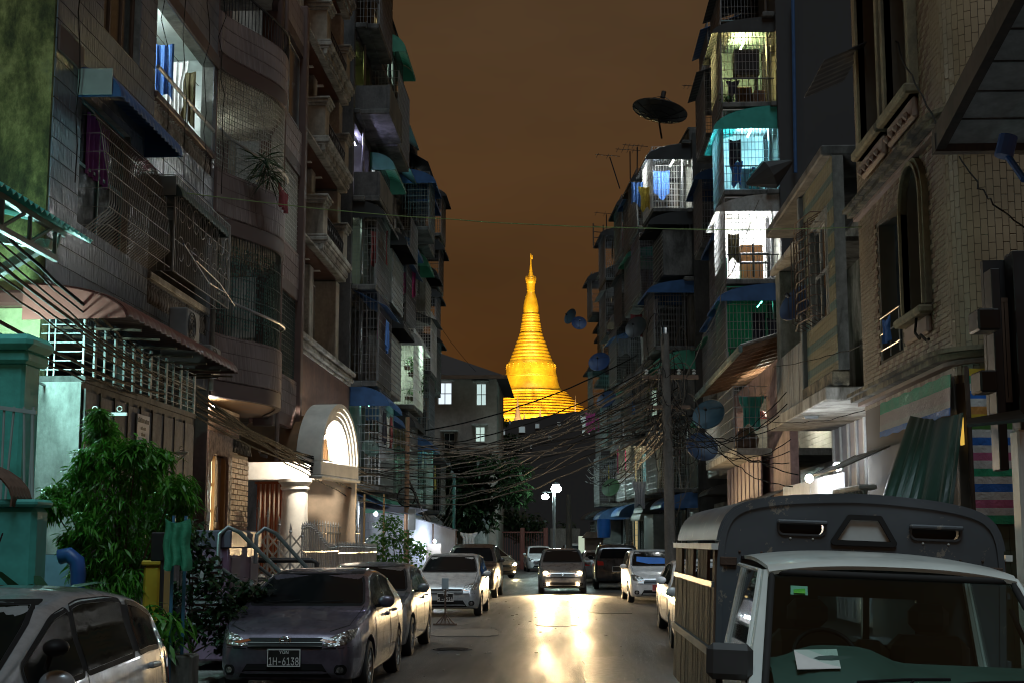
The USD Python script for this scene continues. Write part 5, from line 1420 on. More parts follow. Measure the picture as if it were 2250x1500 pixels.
for j, m in ((5, plain('blue_ceiling', (.16, .26, .28), .6)), (4, white_paint), (3, white_paint), (2, plain('green_net', (.03, .25, .15), .6))):
    obj('cage_back_sheet', MB(F7).box(49.3, 49.33, LV7[j] + .05, LV7[j + 1] - .25, .02, 1.75), m, tb)
    obj('cage_ceiling', MB(F7).box(46.2, 49.4, LV7[j + 1] - .24, LV7[j + 1] - .2, -.2, 1.78), m, tb)
    obj('low_railing', (lambda m_: [m_.rod((46.22, LV7[j] + .1, w), (46.22, LV7[j] + .85, w), .014, 4) for w in np.arange(.1, 1.75, .2)] and m_.rod((46.22, LV7[j] + .85, .05), (46.22, LV7[j] + .85, 1.75), .022, 5))(MB(F7)), black_metal, tb)


def item(name, label, cat, mat, *a):
    m = MB(F7)
    for q in a:
        m.rbox(*q, .03)
    return solo(name, label, cat, m, mat)


ac = thing('air_conditioner', 'dark box-shaped air conditioner in the topmost lit cage', 'air conditioner')
obj('case', MB(F7).rbox(46.4, 46.9, 17.35, 18.25, .5, 1.35, .03), plain('ac_dark', (.06, .06, .05), .6), ac)
obj('front_grille', MB(F7).rbox(46.37, 46.4, 17.45, 18.15, .58, 1.25, .005), black_metal, ac)
obj('stand', MB(F7).box(46.45, 46.5, 16.45, 17.35, .55, .6).box(46.8, 46.85, 16.45, 17.35, .55, .6).box(46.45, 46.5, 16.45, 17.35, 1.25, 1.3), black_metal, ac)
item('cardboard_box', 'brown box on the floor of the topmost lit cage', 'box', wood, (46.5, 47.0, 16.38, 16.85, .3, .7))
item('water_tank', 'dark tank under the air conditioner of the topmost cage', 'tank', plain('tank_brown', (.13, .08, .04), .6), (46.9, 47.6, 16.38, 17.1, .7, 1.2))
item('cabinet', 'pale cabinet in the blue-lit cage', 'cabinet', plain('cabinet_teal', (.25, .34, .33), .6), (47.2, 47.7, 13.4, 14.35, .35, 1.1))
bo = thing('water_bottle', 'big teal water bottle standing on the cabinet side in the blue-lit cage', 'bottle', loc=F7.pt((46.9, 13.42, .72)))
obj('body', MB().lathe([(.02, 0), (.2, .02), (.21, .5), (.17, .62), (.06, .72), (.055, .8), (.02, .8)], n=20), plain('bottle_teal', (.05, .28, .30), .2), bo, smooth=40)
obj('cap', MB().lathe([(.065, .78), (.065, .86), (.01, .87)], n=12), blue_sheet, bo)
item('chest_of_drawers', 'orange wooden rack in the white-lit cage', 'furniture', plain('orange_wood', (.42, .20, .08), .5), (47.4, 47.8, 10.45, 11.75, .4, 1.15))
item('dark_rack', 'black rack standing before the orange furniture in the white-lit cage', 'rack', black_metal, (46.5, 46.6, 10.45, 11.3, .3, .38), (46.5, 46.6, 10.45, 11.6, .8, .88), (46.5, 46.6, 10.9, 10.98, .3, 1.3), (46.5, 46.6, 11.2, 11.28, .3, 1.3))
for k, (u, v, w, m, hh, lb) in enumerate(((46.7, 15.2, 1.35, 2, .8, 'dark coat with pink collar hung at the left of the blue-lit cage'), (46.9, 14.5, 1.3, 0, .8, 'blue cloth hung low at the left of the blue-lit cage'), (46.6, 9.3, .7, 2, 1.1, 'black trousers hung in the green-lit cage'), (46.6, 9.1, .2, 2, 1.5, 'black blanket hung at the right of the green-lit cage'), (46.8, 12.0, 1.45, 5, .9, 'dark cloth at the left edge of the white-lit cage'), (46.5, 17.2, 1.4, 2, .5, 'dark towel at the lower left of the topmost lit cage'))):
    solo('hanging_clothes', lb, 'laundry', cloth(MB(), F7.pt((u, v, w)), .42, hh, 80 + k, ax=(1, 0, 0)), CLOTH[m])
solo('parasol', 'folded black parasol slung below the blue-lit cage', 'parasol', MB().tube([P(1640, 405, 44), P(1690, 385, 44), P(1740, 355, 44)], [.05, .5, .06], 10), black_sheet)
solo('cage_plant', 'small green plant at the lower left of the topmost lit cage', 'plant', leaves(MB(), clumps([F7.pt((46.4, 16.5, 1.6)), F7.pt((46.7, 16.5, 1.5))], .22), 160, .18, .03, 44, .1), leafy('pot_leaf', (.035, .10, .025), (.10, .22, .05)))
obj('drain_pipe', MB().rod(P(1742, 0, 45.7), P(1748, 380, 45.7), .06, 8), blue_sheet, tb)

# the pink tin-roofed house in front of it
ph = thing('pink_tin_house', 'pink house with a sloping tin roof and a caged bright room', 'house')
FK = Fr((5.3, 0, 0), (0, 1, 0), (0, 0, 1), (-1, 0, 0))
obj('wall', MB(FK).prism(sbox(33.6, 0, 44.5, 6.3).difference(sbox(37.3, 4.2, 43.8, 5.75)), -.2, 0), pink_wall, ph)
obj('building_core', MB(FK).box(33.6, 44.5, 0, 6.3, -5, -2), pale_wall, ph)
obj('tile_wall', (lambda m: [m.box(u, u + .19, v, v + .14, -1.999, -1.985) for u in np.arange(36.5, 44.3, .2) for v in np.arange(3.6, 6.2, .15)] and m)(MB(FK)), tiles_look('white_room_tile', (.7, .7, .66), .05), ph, kind='stuff')
obj('room_floor', MB(FK).box(36.5, 44.4, 4.0, 4.18, -2, .9), pale_wall, ph)
obj('room_end', MB(FK).box(44.2, 44.3, 4.18, 6.2, -2, .85), white_trim, ph)
grille(b := MB(FK), 36.9, 44.2, 4.2, 5.8, .02, .9, .16, .26, .009)
obj('grille_cage', b, grey_metal, ph)
g = np.stack(np.broadcast_arrays(np.linspace(33.2, 45, 160)[:, None], np.array([6.38, 7.6])[None, :] + .03 * np.sin(np.linspace(33.2, 45, 160) / .2 * 6.283)[:, None], np.array([1.15, -3])[None, :]), -1)
obj('tin_roof', MB(FK).sheet(g, .012), tin_sheet, ph)
for u in np.arange(33.5, 45, 1.0):
    obj('rafter', MB(FK).bar((u, 6.30, 1.1), (u, 7.45, -3), .06, .09), wood, ph)
obj('gutter', MB(FK).rbox(33.2, 45, 6.2, 6.36, 1.1, 1.2, .02), grimy('gutter_teal', (.10, .17, .16), (.05, .06, .05), .4), ph)
tube_lamp(ph, FK, 40.5, 5.95, -.6, (1.0, .98, .78), 60, 1.2)
for k, u in enumerate(np.arange(36.9, 44.3, .45)):
    obj('lower_board', MB(FK).rbox(u, u + .44, 2.2, 4.1, .2, .24 + .02 * (k % 2), .005), plain('pink_board', (.36, .25, .24), .7), ph)
window(ph, FK, 34.2, 35.5, 3.3, 5.4, -.1, dark_wood, dim_pane, 2, 2)
obj('lit_sheet_roof', awning(MB(FK), 34.0, 40.5, 3.05, 1.0, .4, pitch=.15, flat=True), tin_sheet, ph)
item2 = solo('red_lampshade', 'small red hanging shade in the bright caged room of the pink house', 'lampshade', MB().lathe([(.04, .2), (.3, 0), (.28, 0), (.03, .18)], FK.pt((39.5, 5.2, -.2)), 16), plain('shade_red', (.35, .06, .05), .6))
solo('water_jar', 'dark jar on the floor of the bright caged room', 'jar', MB().lathe([(.02, 0), (.28, .02), (.34, .3), (.2, .5), (.22, .56), (.02, .56)], FK.pt((37.6, 4.2, .5)), 18), dark_wood, smooth=40)
solo('green_cloth', 'teal cloth hung at the near end of the bright caged room', 'laundry', cloth(MB(), FK.pt((37.2, 5.6, .4)), .6, .8, 99, ax=(1, 0, 0)), teal_sheet)

# ------------------------------------------------------------------ right: the receding row beyond
A_ = math.radians(4.5)
FW = Fr((5.6, 60, 0), (-math.sin(A_), math.cos(A_), 0), (0, 0, 1), (-math.cos(A_), -math.sin(A_), 0))
w4 = dict(kind='cage', proj=1.7)
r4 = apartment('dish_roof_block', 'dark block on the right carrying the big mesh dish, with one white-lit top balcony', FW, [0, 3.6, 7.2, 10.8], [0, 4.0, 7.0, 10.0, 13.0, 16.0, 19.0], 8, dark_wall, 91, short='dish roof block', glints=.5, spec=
               {(0, 5): dict(w4, lit=((.95, 1, .95), 110), lw=.6, awn=black_sheet, curved=True, bars=white_paint), (0, 4): dict(kind='panel', proj=1.6), (0, 3): dict(w4, awn=blue_sheet, dado=True), (0, 2): dict(kind='panel', proj=1.5), (0, 1): dict(w4, lit=((.8, 1, .9), 2.5), awn=grey_sheet, dado=True), (1, 5): dict(w4, lit=((1, .55, .1), 8), awn=black_sheet, proj=1.9), (1, 4): dict(w4, lit=(VIOLET, 7), proj=1.8), (1, 2): dict(w4, lit=(WARM, 2), awn=grey_sheet), (2, 2): dict(w4, lit=((.9, 1, .1), 3), proj=1.8), (2, 4): dict(w4, lit=((1, 1, .6), 3)), (0, 0): dict(kind='shop', awn=blue_sheet), (2, 1): dict(w4, lit=((1, .85, .5), 38), lw=.4, awn=tin_sheet)}, cage_w=1.4)
FW2 = Fr(FW.pt((11, 0, 0)), FW.m[:3, 0], FW.m[:3, 1], FW.m[:3, 2])
r5 = apartment('teal_lit_block', 'receding dark block on the right with teal and white lit upper balconies', FW2, [0, 4, 8, 12], [0, 4.0, 7.2, 10.3, 13.4, 16.5, 19.6], 8, dark_wall, 95, short='teal lit block', glints=.55, spec=
               {(0, 5): dict(w4, lit=((.4, 1, .8), 9), awn=black_sheet), (1, 3): dict(w4, proj=1.6), (0, 1): dict(w4, lit=((1, .8, .4), 16), awn=tin_sheet, lw=.4), (2, 5): dict(w4, lit=((.75, .9, 1), 16), awn=black_sheet, curved=True), (2, 4): dict(w4, lit=((.8, .88, 1), 10)), (1, 0): dict(kind='shop', awn=blue_sheet), (2, 3): dict(kind='hood', awn=black_sheet), (2, 2): dict(w4, lit=((.2, 1, .9), 16), awn=black_sheet, curved=True)}, cage_w=1.4)
FW3 = Fr(FW.pt((23.5, 0, 0)), FW.m[:3, 0], FW.m[:3, 1], FW.m[:3, 2])
r6 = apartment('far_hooded_block', 'farthest dark block on the right, a column of black hoods against the sky', FW3, [0, 3.4, 6.8, 10.2], [0, 4.0, 7.0, 10.0, 13.0, 15.8, 18.6], 8, dark_wall, 99, short='farthest right block', glints=.55, spec=
               {(2, k): dict(kind='hood', awn=black_sheet) for k in range(1, 6)} | {(1, 3): dict(w4, lit=((.2, 1, .95), 18), awn=black_sheet, curved=True), (1, 5): dict(w4, lit=((.75, .85, 1), 12), awn=black_sheet), (0, 2): dict(kind='hood', awn=black_sheet), (0, 1): dict(w4, lit=((.7, .8, 1), 5)), (0, 0): dict(kind='shop', awn=blue_sheet)}, cage_w=1.3)
for k, (px, py, d, m, lb) in enumerate(((1297, 905, 78, 3, 'magenta shirt hung low on the far right row'), (1287, 912, 80, 1, 'white shirt beside the magenta one'), (1400, 400, 62, 0, 'deep blue sheet hung beside the white-lit top balcony'), (1418, 410, 61, 7, 'yellow towel between the blue sheet and the white-lit balcony'), (1398, 690, 66, 4, 'red and white cloth hung by the yellow-green balcony'), (1405, 1055, 58, 6, 'grey towel hung under the warm-lit cage'))):
    solo('hanging_clothes', lb, 'laundry', cloth(MB(), P(px, py, d), .55, 1.0, 110 + k, ax=(1, 0, 0)), CLOTH[m])
# ------------------------------------------------------------------ parked cars
def car_paint(name, c, metal=.35, rough=.32):
    return plain('paint_' + name, c, rough, metal, 1.0, var=.14, scale=5)


lamp_glass = look('headlamp_glass', {'g': ('texture_coordinate', {}), 'v': ('voronoi_texture', {'scale': 26.0}), 'r': ('rgb_ramp', {'ramp': [(0, (.75, .75, .74)), (.5, (.3, .3, .3)), (1, (.05, .05, .05))]}), 'b': ('bump', {'strength': .8, 'distance': .02}),
                                     'p': ('principled_bsdf', {'metallic': .8, 'roughness': .15, 'coat_weight': 1.0, 'coat_roughness': .02})}, [('g.object', 'v.vector'), ('v.distance', 'r.fac'), ('r.color', 'p.base_color'), ('v.distance', 'b.height'), ('b.normal', 'p.normal')], 'p.BSDF')
tail_red = plain('tail_red', (.30, .012, .012), .12, coat=1.0)
amber = plain('amber_lens', (.28, .06, .008), .15, coat=1.0)
chrome = plain('chrome', (.7, .7, .7), .08, 1.0, var=.03)
rim_metal = plain('rim_metal', (.42, .42, .42), .25, .9)
trim_black = plain('trim_black', (.010, .010, .011), .6, spec=.15)


def patch_mesh(poly, f, step=.06):
    """A flat outline draped on a surface by f(points) -> 3-D points."""
    v_all, f_all, n = [], [], 0
    for g in getattr(poly, 'geoms', [poly]):
        if g.is_empty:
            continue
        rings = [np.array(LineString(r.coords).segmentize(step).coords)[:-1] for r in [g.exterior] + list(g.interiors)]
        x0, y0, x1, y1 = g.bounds
        gx, gy = [a.ravel() for a in np.meshgrid(np.arange(x0 + step / 2, x1, step), np.arange(y0 + step / 2, y1, step))]
        inn = contains_xy(g.buffer(-step * .35), gx, gy)
        p = np.vstack(rings + [np.stack([gx[inn], gy[inn]], 1)])
        p = np.unique(np.round(p, 5), axis=0)
        if len(p) < 3:
            continue
        t = Delaunay(p).simplices
        c = p[t].mean(1)
        e1, e2 = p[t[:, 1]] - p[t[:, 0]], p[t[:, 2]] - p[t[:, 0]]
        ar = e1[:, 0] * e2[:, 1] - e1[:, 1] * e2[:, 0]
        t = np.where((ar < 0)[:, None], t[:, ::-1], t)
        keep = contains_xy(g.buffer(1e-5), c[:, 0], c[:, 1]) & (np.abs(ar) > 1e-7)
        v_all.append(f(p))
        f_all.append(t[keep] + n)
        n += len(p)
    return np.vstack(v_all), np.vstack(f_all)


class Car:
    """A car body from its side profile, beltline and plan; s runs from the nose (0) to the tail."""

    def __init__(self, L, W, top, belt, bottom, plan, roof_k=.74, wheels=(.85, 3.45), wr=.31):
        self.L, self.W, self.wheels, self.wr, self.rk = L, W, wheels, wr, roof_k
        self.top, self.belt, self.bot, self.plan = [np.array(a, float) for a in (top, belt, bottom, plan)]
        self.H = self.top[:, 1].max()
        self.S = np.unique(np.concatenate([np.linspace(0, L, 90), [.03, .08, L - .03, L - .08]]))
        self.rings = [self.ring(s) for s in self.S]
        zs = self.zs = np.linspace(.15, self.H, 160)
        self.HW = np.zeros((len(self.S), len(zs)))
        for i, r in enumerate(self.rings):
            k = int(np.argmax(r[:, 0]))
            up, lowr = r[k:], r[:k + 1]
            a = np.interp(zs, up[:, 1], up[:, 0], left=0, right=0)
            c = np.interp(zs, lowr[:, 1], lowr[:, 0], left=0, right=0)
            self.HW[i] = np.where(zs >= r[k, 1], a, c)

    def at(self, tab, s):
        return float(np.interp(s, tab[:, 0], tab[:, 1]))

    def ztop(self, s):
        s = np.asarray(s, float)
        k = np.linspace(-.06, .06, 5)
        return np.mean([np.interp(np.clip(s + q, 0, self.L), self.top[:, 0], self.top[:, 1]) for q in k], 0)

    def ring(self, s):
        zt, zb = float(self.ztop(s)), self.at(self.bot, s)
        hw = self.W / 2 * self.at(self.plan, s)
        be = min(self.at(self.belt, s), zt - .045)
        g = np.clip((zt - self.at(self.belt, s)) / (self.H - self.belt[:, 1].min()), 0, 1)
        hr = hw * (.93 - (.93 - self.rk) * min(g * 1.6, 1))
        h = be - zb
        c = np.array([(0, zb), (hw * .80, zb), (hw * .93, zb + .03 * h), (hw * .975, zb + .18 * h), (hw, zb + .45 * h), (hw * .995, zb + .68 * h), (hw * .975, zb + .88 * h), (hw * .95, be),
                      (hr + (hw * .95 - hr) * .35, be + (zt - be) * .5), (hr, zt - (zt - be) * .16), (hr * .86, zt - (zt - be) * .045 - .008), (hr * .5, zt - .006), (0, zt)])
        t = np.concatenate([[0], np.cumsum(np.linalg.norm(np.diff(c, axis=0), axis=1) + 1e-6)])
        from scipy.interpolate import PchipInterpolator
        q = np.concatenate([np.linspace(a, b_, 4, endpoint=False) for a, b_ in zip(t[:-1], t[1:])] + [[t[-1]]])
        return PchipInterpolator(t, c)(q)

    def body(self):
        K = len(self.rings[0])
        V = []
        for s, r in zip(self.S, self.rings):
            full = np.vstack([r, r[-2:0:-1] * [-1, 1]])
            V.append(np.stack([full[:, 0], np.full(len(full), s), full[:, 1]], 1))
        n = len(V[0])
        V = np.vstack(V)
        i, j = [a.ravel() for a in np.meshgrid(np.arange(len(self.S) - 1), np.arange(n), indexing='ij')]
        q = np.stack([i * n + j, i * n + (j + 1) % n, (i + 1) * n + (j + 1) % n, (i + 1) * n + j], 1)
        F = np.vstack([q[:, [0, 1, 2]], q[:, [0, 2, 3]]])
        c0, c1 = len(V), len(V) + 1
        m = len(self.S) - 1
        V = np.vstack([V, [[0, 0, V[:n, 2].mean()]], [[0, self.L, V[m * n:, 2].mean()]]])
        J = np.arange(n)
        F = np.vstack([F, np.stack([np.full(n, c0), (J + 1) % n, J], 1), np.stack([np.full(n, c1), m * n + J, m * n + (J + 1) % n], 1)])
        t = trimesh.Trimesh(V, F, process=False)
        if t.volume < 0:
            t.invert()
        self.tri = (np.array(t.vertices), np.array(t.faces), np.array(t.face_normals))
        M = m3.Manifold(m3.Mesh(t.vertices.astype(np.float32), t.faces.astype(np.uint32)))
        if M.status() == m3.Error.NoError and M.num_tri() > 0:
            for s in self.wheels:
                for e in (-1, 1):
                    cyl = m3.Manifold.cylinder(.36, self.wr + .055, self.wr + .055, 40, True).rotate((0, 90, 0)).translate((e * (self.W / 2 - .10), s, self.wr + .01))
                    M = M - cyl
            return M
        return t

    def hw(self, s, z):
        i = np.interp(s, self.S, np.arange(len(self.S)))
        j = np.interp(z, self.zs, np.arange(len(self.zs)))
        i0, j0 = np.clip(i.astype(int), 0, len(self.S) - 2), np.clip(j.astype(int), 0, len(self.zs) - 2)
        a, b_ = i - i0, j - j0
        T = self.HW
        return T[i0, j0] * (1 - a) * (1 - b_) + T[i0 + 1, j0] * a * (1 - b_) + T[i0, j0 + 1] * (1 - a) * b_ + T[i0 + 1, j0 + 1] * a * b_

    def cast(self, p, ax, sign):
        """Where lines along axis ax (0 across, 1 along) first meet the body from the side of sign; p holds the other two coordinates."""
        V, F, N = self.tri
        o = [k for k in (0, 1, 2) if k != ax]
        use = N[:, ax] * sign > .02
        T = V[F[use]]
        A, B_, C_ = (T[:, k][:, o] for k in range(3))
        lo, hi = T[:, :, o].min(1), T[:, :, o].max(1)
        out = np.full(len(p), np.nan)
        for i, q in enumerate(np.asarray(p)):
            k = np.nonzero((lo[:, 0] <= q[0]) & (hi[:, 0] >= q[0]) & (lo[:, 1] <= q[1]) & (hi[:, 1] >= q[1]))[0]
            if not len(k):
                continue
            a, b_, c = A[k], B_[k], C_[k]
            d = (b_[:, 0] - a[:, 0]) * (c[:, 1] - a[:, 1]) - (c[:, 0] - a[:, 0]) * (b_[:, 1] - a[:, 1])
            with np.errstate(all='ignore'):
                u = ((q[0] - a[:, 0]) * (c[:, 1] - a[:, 1]) - (c[:, 0] - a[:, 0]) * (q[1] - a[:, 1])) / d
                w = ((b_[:, 0] - a[:, 0]) * (q[1] - a[:, 1]) - (q[0] - a[:, 0]) * (b_[:, 1] - a[:, 1])) / d
            ok = (u >= -1e-6) & (w >= -1e-6) & (u + w <= 1 + 1e-6)
            if ok.any():
                h = T[k][ok]
                val = h[:, 0, ax] * (1 - u[ok] - w[ok]) + h[:, 1, ax] * u[ok] + h[:, 2, ax] * w[ok]
                out[i] = val.max() if sign > 0 else val.min()
        return out

    def side(self, e, off=.005):
        def f(p):
            x = self.cast(p, 0, 1)
            x = np.where(np.isnan(x), self.hw(p[:, 0], p[:, 1]), x)
            return np.stack([e * (x + off), p[:, 0], p[:, 1]], 1)
        return f

    def end(self, rear=False, off=.006):
        def f(p):
            p = np.asarray(p, float)
            s = self.cast(np.abs(p) * [1, 1], 1, 1 if rear else -1)
            if np.isnan(s).any():
                good = ~np.isnan(s)
                for i in np.nonzero(~good)[0]:
                    s[i] = s[good][np.argmin(((p[good] - p[i]) ** 2).sum(1))] if good.any() else (self.L if rear else 0)
            return np.stack([p[:, 0], s + (off if rear else -off), p[:, 1]], 1)
        return f


def both(mb_or, f):
    return f


def text_on(parent, txt, h, c, mat, name='lettering', ry=0, w=(0, -1, 0), u=(1, 0, 0), bold=True, center=True, fit=None):
    t = meshkit.text_mesh(txt, h, .003, bold)
    v = np.array(t.vertices)
    if fit and np.ptp(v[:, 0]) > fit:
        v[:, 0] *= fit / np.ptp(v[:, 0])
    if center:
        v[:, 0] -= (v[:, 0].min() + v[:, 0].max()) / 2
    return obj(name, MB(Fr(c, u, (0, 0, 1), w)).add(v, t.faces), mat, parent)


def number_plate(parent, c, line, rear=False, w=.40, h=.21, black=True):
    s = 1 if not rear else -1
    fr = Fr(c, (s, 0, 0), (0, 0, 1), (0, -s, 0))
    pl = obj('number_plate', MB(fr).rbox(-w / 2, w / 2, -h / 2, h / 2, 0, .012, .004), plain('plate_black', (.012, .012, .012), .4) if black else plain('plate_red', (.35, .05, .04), .4), parent)
    m = plain('plate_white', (.62, .62, .62), .5)
    obj('border', MB(fr).prism(sbox(-w / 2 + .006, -h / 2 + .006, w / 2 - .006, h / 2 - .006).difference(sbox(-w / 2 + .016, -h / 2 + .016, w / 2 - .016, h / 2 - .016)), .012, .0145), m, pl)
    if line:
        text_on(pl, 'YGN', .038, fr.pt((-.0, .046, .0125)), m, fit=.12, bold=False, u=fr.m[:3, 0], w=fr.m[:3, 2])
        text_on(pl, line, .088, fr.pt((0, -.082, .0125)), m, u=fr.m[:3, 0], w=fr.m[:3, 2], fit=w - .05, bold=False)
    return pl


def wheel(parent, x, s, r, e, far=False):
    fr = Fr((x, s, r), (0, 1, 0), (0, 0, 1), (e, 0, 0))
    wd = .19
    n = 16 if far else 36
    w = obj('wheel', MB(fr).lathe([(.60 * r, -wd), (.9 * r, -wd), (r, -wd + .03), (r, -.035), (.93 * r, 0), (.70 * r, .004), (.64 * r, -.012), (.60 * r, -.06)], n=n), rubber, parent, smooth=40)
    b = MB(fr).lathe([(.66 * r, -.012), (.64 * r, -.005), (.60 * r, -.02), (.57 * r, -.07), (.2 * r, -.075), (.02, -.07)], n=n)
    for k in range(5 if not far else 0):
        a = k * 2 * math.pi / 5
        b.bar((.12 * r * math.cos(a), .12 * r * math.sin(a), -.03), (.6 * r * math.cos(a), .6 * r * math.sin(a), -.022), .17 * r, .03, (0, 0, 1))
    b.lathe([(.16 * r, -.03), (.14 * r, -.012), (.01, -.01)], n=12)
    obj('rim', b, rim_metal, w)


SEDAN = dict(L=4.54, W=1.76, top=[(0, .56), (.05, .72), (.18, .80), (.55, .88), (1.05, .97), (1.22, 1.01), (2.05, 1.40), (2.5, 1.46), (3.0, 1.46), (3.45, 1.38), (4.0, 1.12), (4.12, 1.08), (4.42, 1.05), (4.5, .95), (4.54, .72)],
             belt=[(0, .66), (.4, .80), (1.2, .93), (4.0, 1.01), (4.54, .95)], bottom=[(0, .30), (.12, .20), (.5, .18), (4.2, .2), (4.45, .26), (4.54, .38)], plan=[(0, .74), (.06, .82), (.16, .88), (.4, .95), (.85, .99), (1.3, 1), (3.4, 1), (4.1, .965), (4.4, .90), (4.5, .84), (4.54, .78)], wheels=(.92, 3.52), wr=.31)
HATCH = dict(L=3.92, W=1.69, top=[(0, .52), (.05, .68), (.15, .78), (.45, .90), (.72, .99), (.85, 1.05), (1.75, 1.44), (2.2, 1.52), (2.7, 1.52), (3.2, 1.46), (3.5, 1.37), (3.72, 1.12), (3.84, .98), (3.9, .8), (3.92, .62)],
             belt=[(0, .62), (.5, .82), (1.0, .93), (3.2, 1.06), (3.92, 1.05)], bottom=[(0, .28), (.12, .2), (.5, .17), (3.6, .2), (3.85, .28), (3.92, .36)], plan=[(0, .70), (.06, .8), (.16, .87), (.4, .95), (.8, .99), (1.2, 1), (3.0, 1), (3.5, .955), (3.75, .90), (3.86, .84), (3.92, .76)], wheels=(.78, 3.2), wr=.29, roof_k=.76)
MPV = dict(L=4.55, W=1.74, top=[(0, .54), (.05, .70), (.15, .80), (.5, .94), (.85, 1.03), (1.0, 1.08), (1.95, 1.50), (2.4, 1.58), (3.4, 1.58), (4.0, 1.52), (4.25, 1.42), (4.42, 1.1), (4.5, .9), (4.55, .65)],
           belt=[(0, .64), (.5, .84), (1.1, .97), (4.0, 1.07), (4.55, 1.07)], bottom=[(0, .28), (.12, .2), (.5, .18), (4.2, .2), (4.45, .28), (4.55, .38)], plan=[(0, .70), (.06, .8), (.16, .87), (.4, .95), (.85, .99), (1.3, 1), (3.7, 1), (4.2, .965), (4.45, .92), (4.52, .88), (4.55, .84)], wheels=(.9, 3.6), wr=.31, roof_k=.78)
SUV = dict(L=4.5, W=1.80, top=[(0, .62), (.05, .85), (.15, .96), (.6, 1.04), (1.15, 1.10), (1.3, 1.15), (1.95, 1.62), (2.3, 1.74), (3.4, 1.75), (4.1, 1.70), (4.32, 1.58), (4.42, 1.15), (4.47, .95), (4.5, .7)],
           belt=[(0, .74), (.5, .98), (1.2, 1.08), (4.1, 1.13), (4.5, 1.12)], bottom=[(0, .36), (.12, .28), (.5, .25), (4.2, .27), (4.42, .34), (4.5, .44)], plan=[(0, .80), (.06, .87), (.16, .92), (.4, .97), (.85, 1), (3.8, 1), (4.25, .97), (4.42, .93), (4.5, .88)], wheels=(.9, 3.55), wr=.35, roof_k=.80)
WAGON = dict(L=4.4, W=1.70, top=[(0, .54), (.05, .72), (.15, .80), (.5, .88), (1.0, .95), (1.15, 1.0), (1.9, 1.40), (2.3, 1.47), (3.5, 1.47), (4.0, 1.42), (4.18, 1.34), (4.32, .98), (4.37, .8), (4.4, .6)],
             belt=[(0, .64), (.5, .8), (1.2, .90), (4.0, .95), (4.4, .95)], bottom=[(0, .28), (.12, .2), (.5, .18), (4.1, .2), (4.3, .28), (4.4, .38)], plan=[(0, .76), (.06, .84), (.16, .9), (.4, .96), (.85, 1), (3.7, 1), (4.15, .97), (4.32, .93), (4.4, .88)], wheels=(.85, 3.4), wr=.30, roof_k=.80)
SHAPES = {}


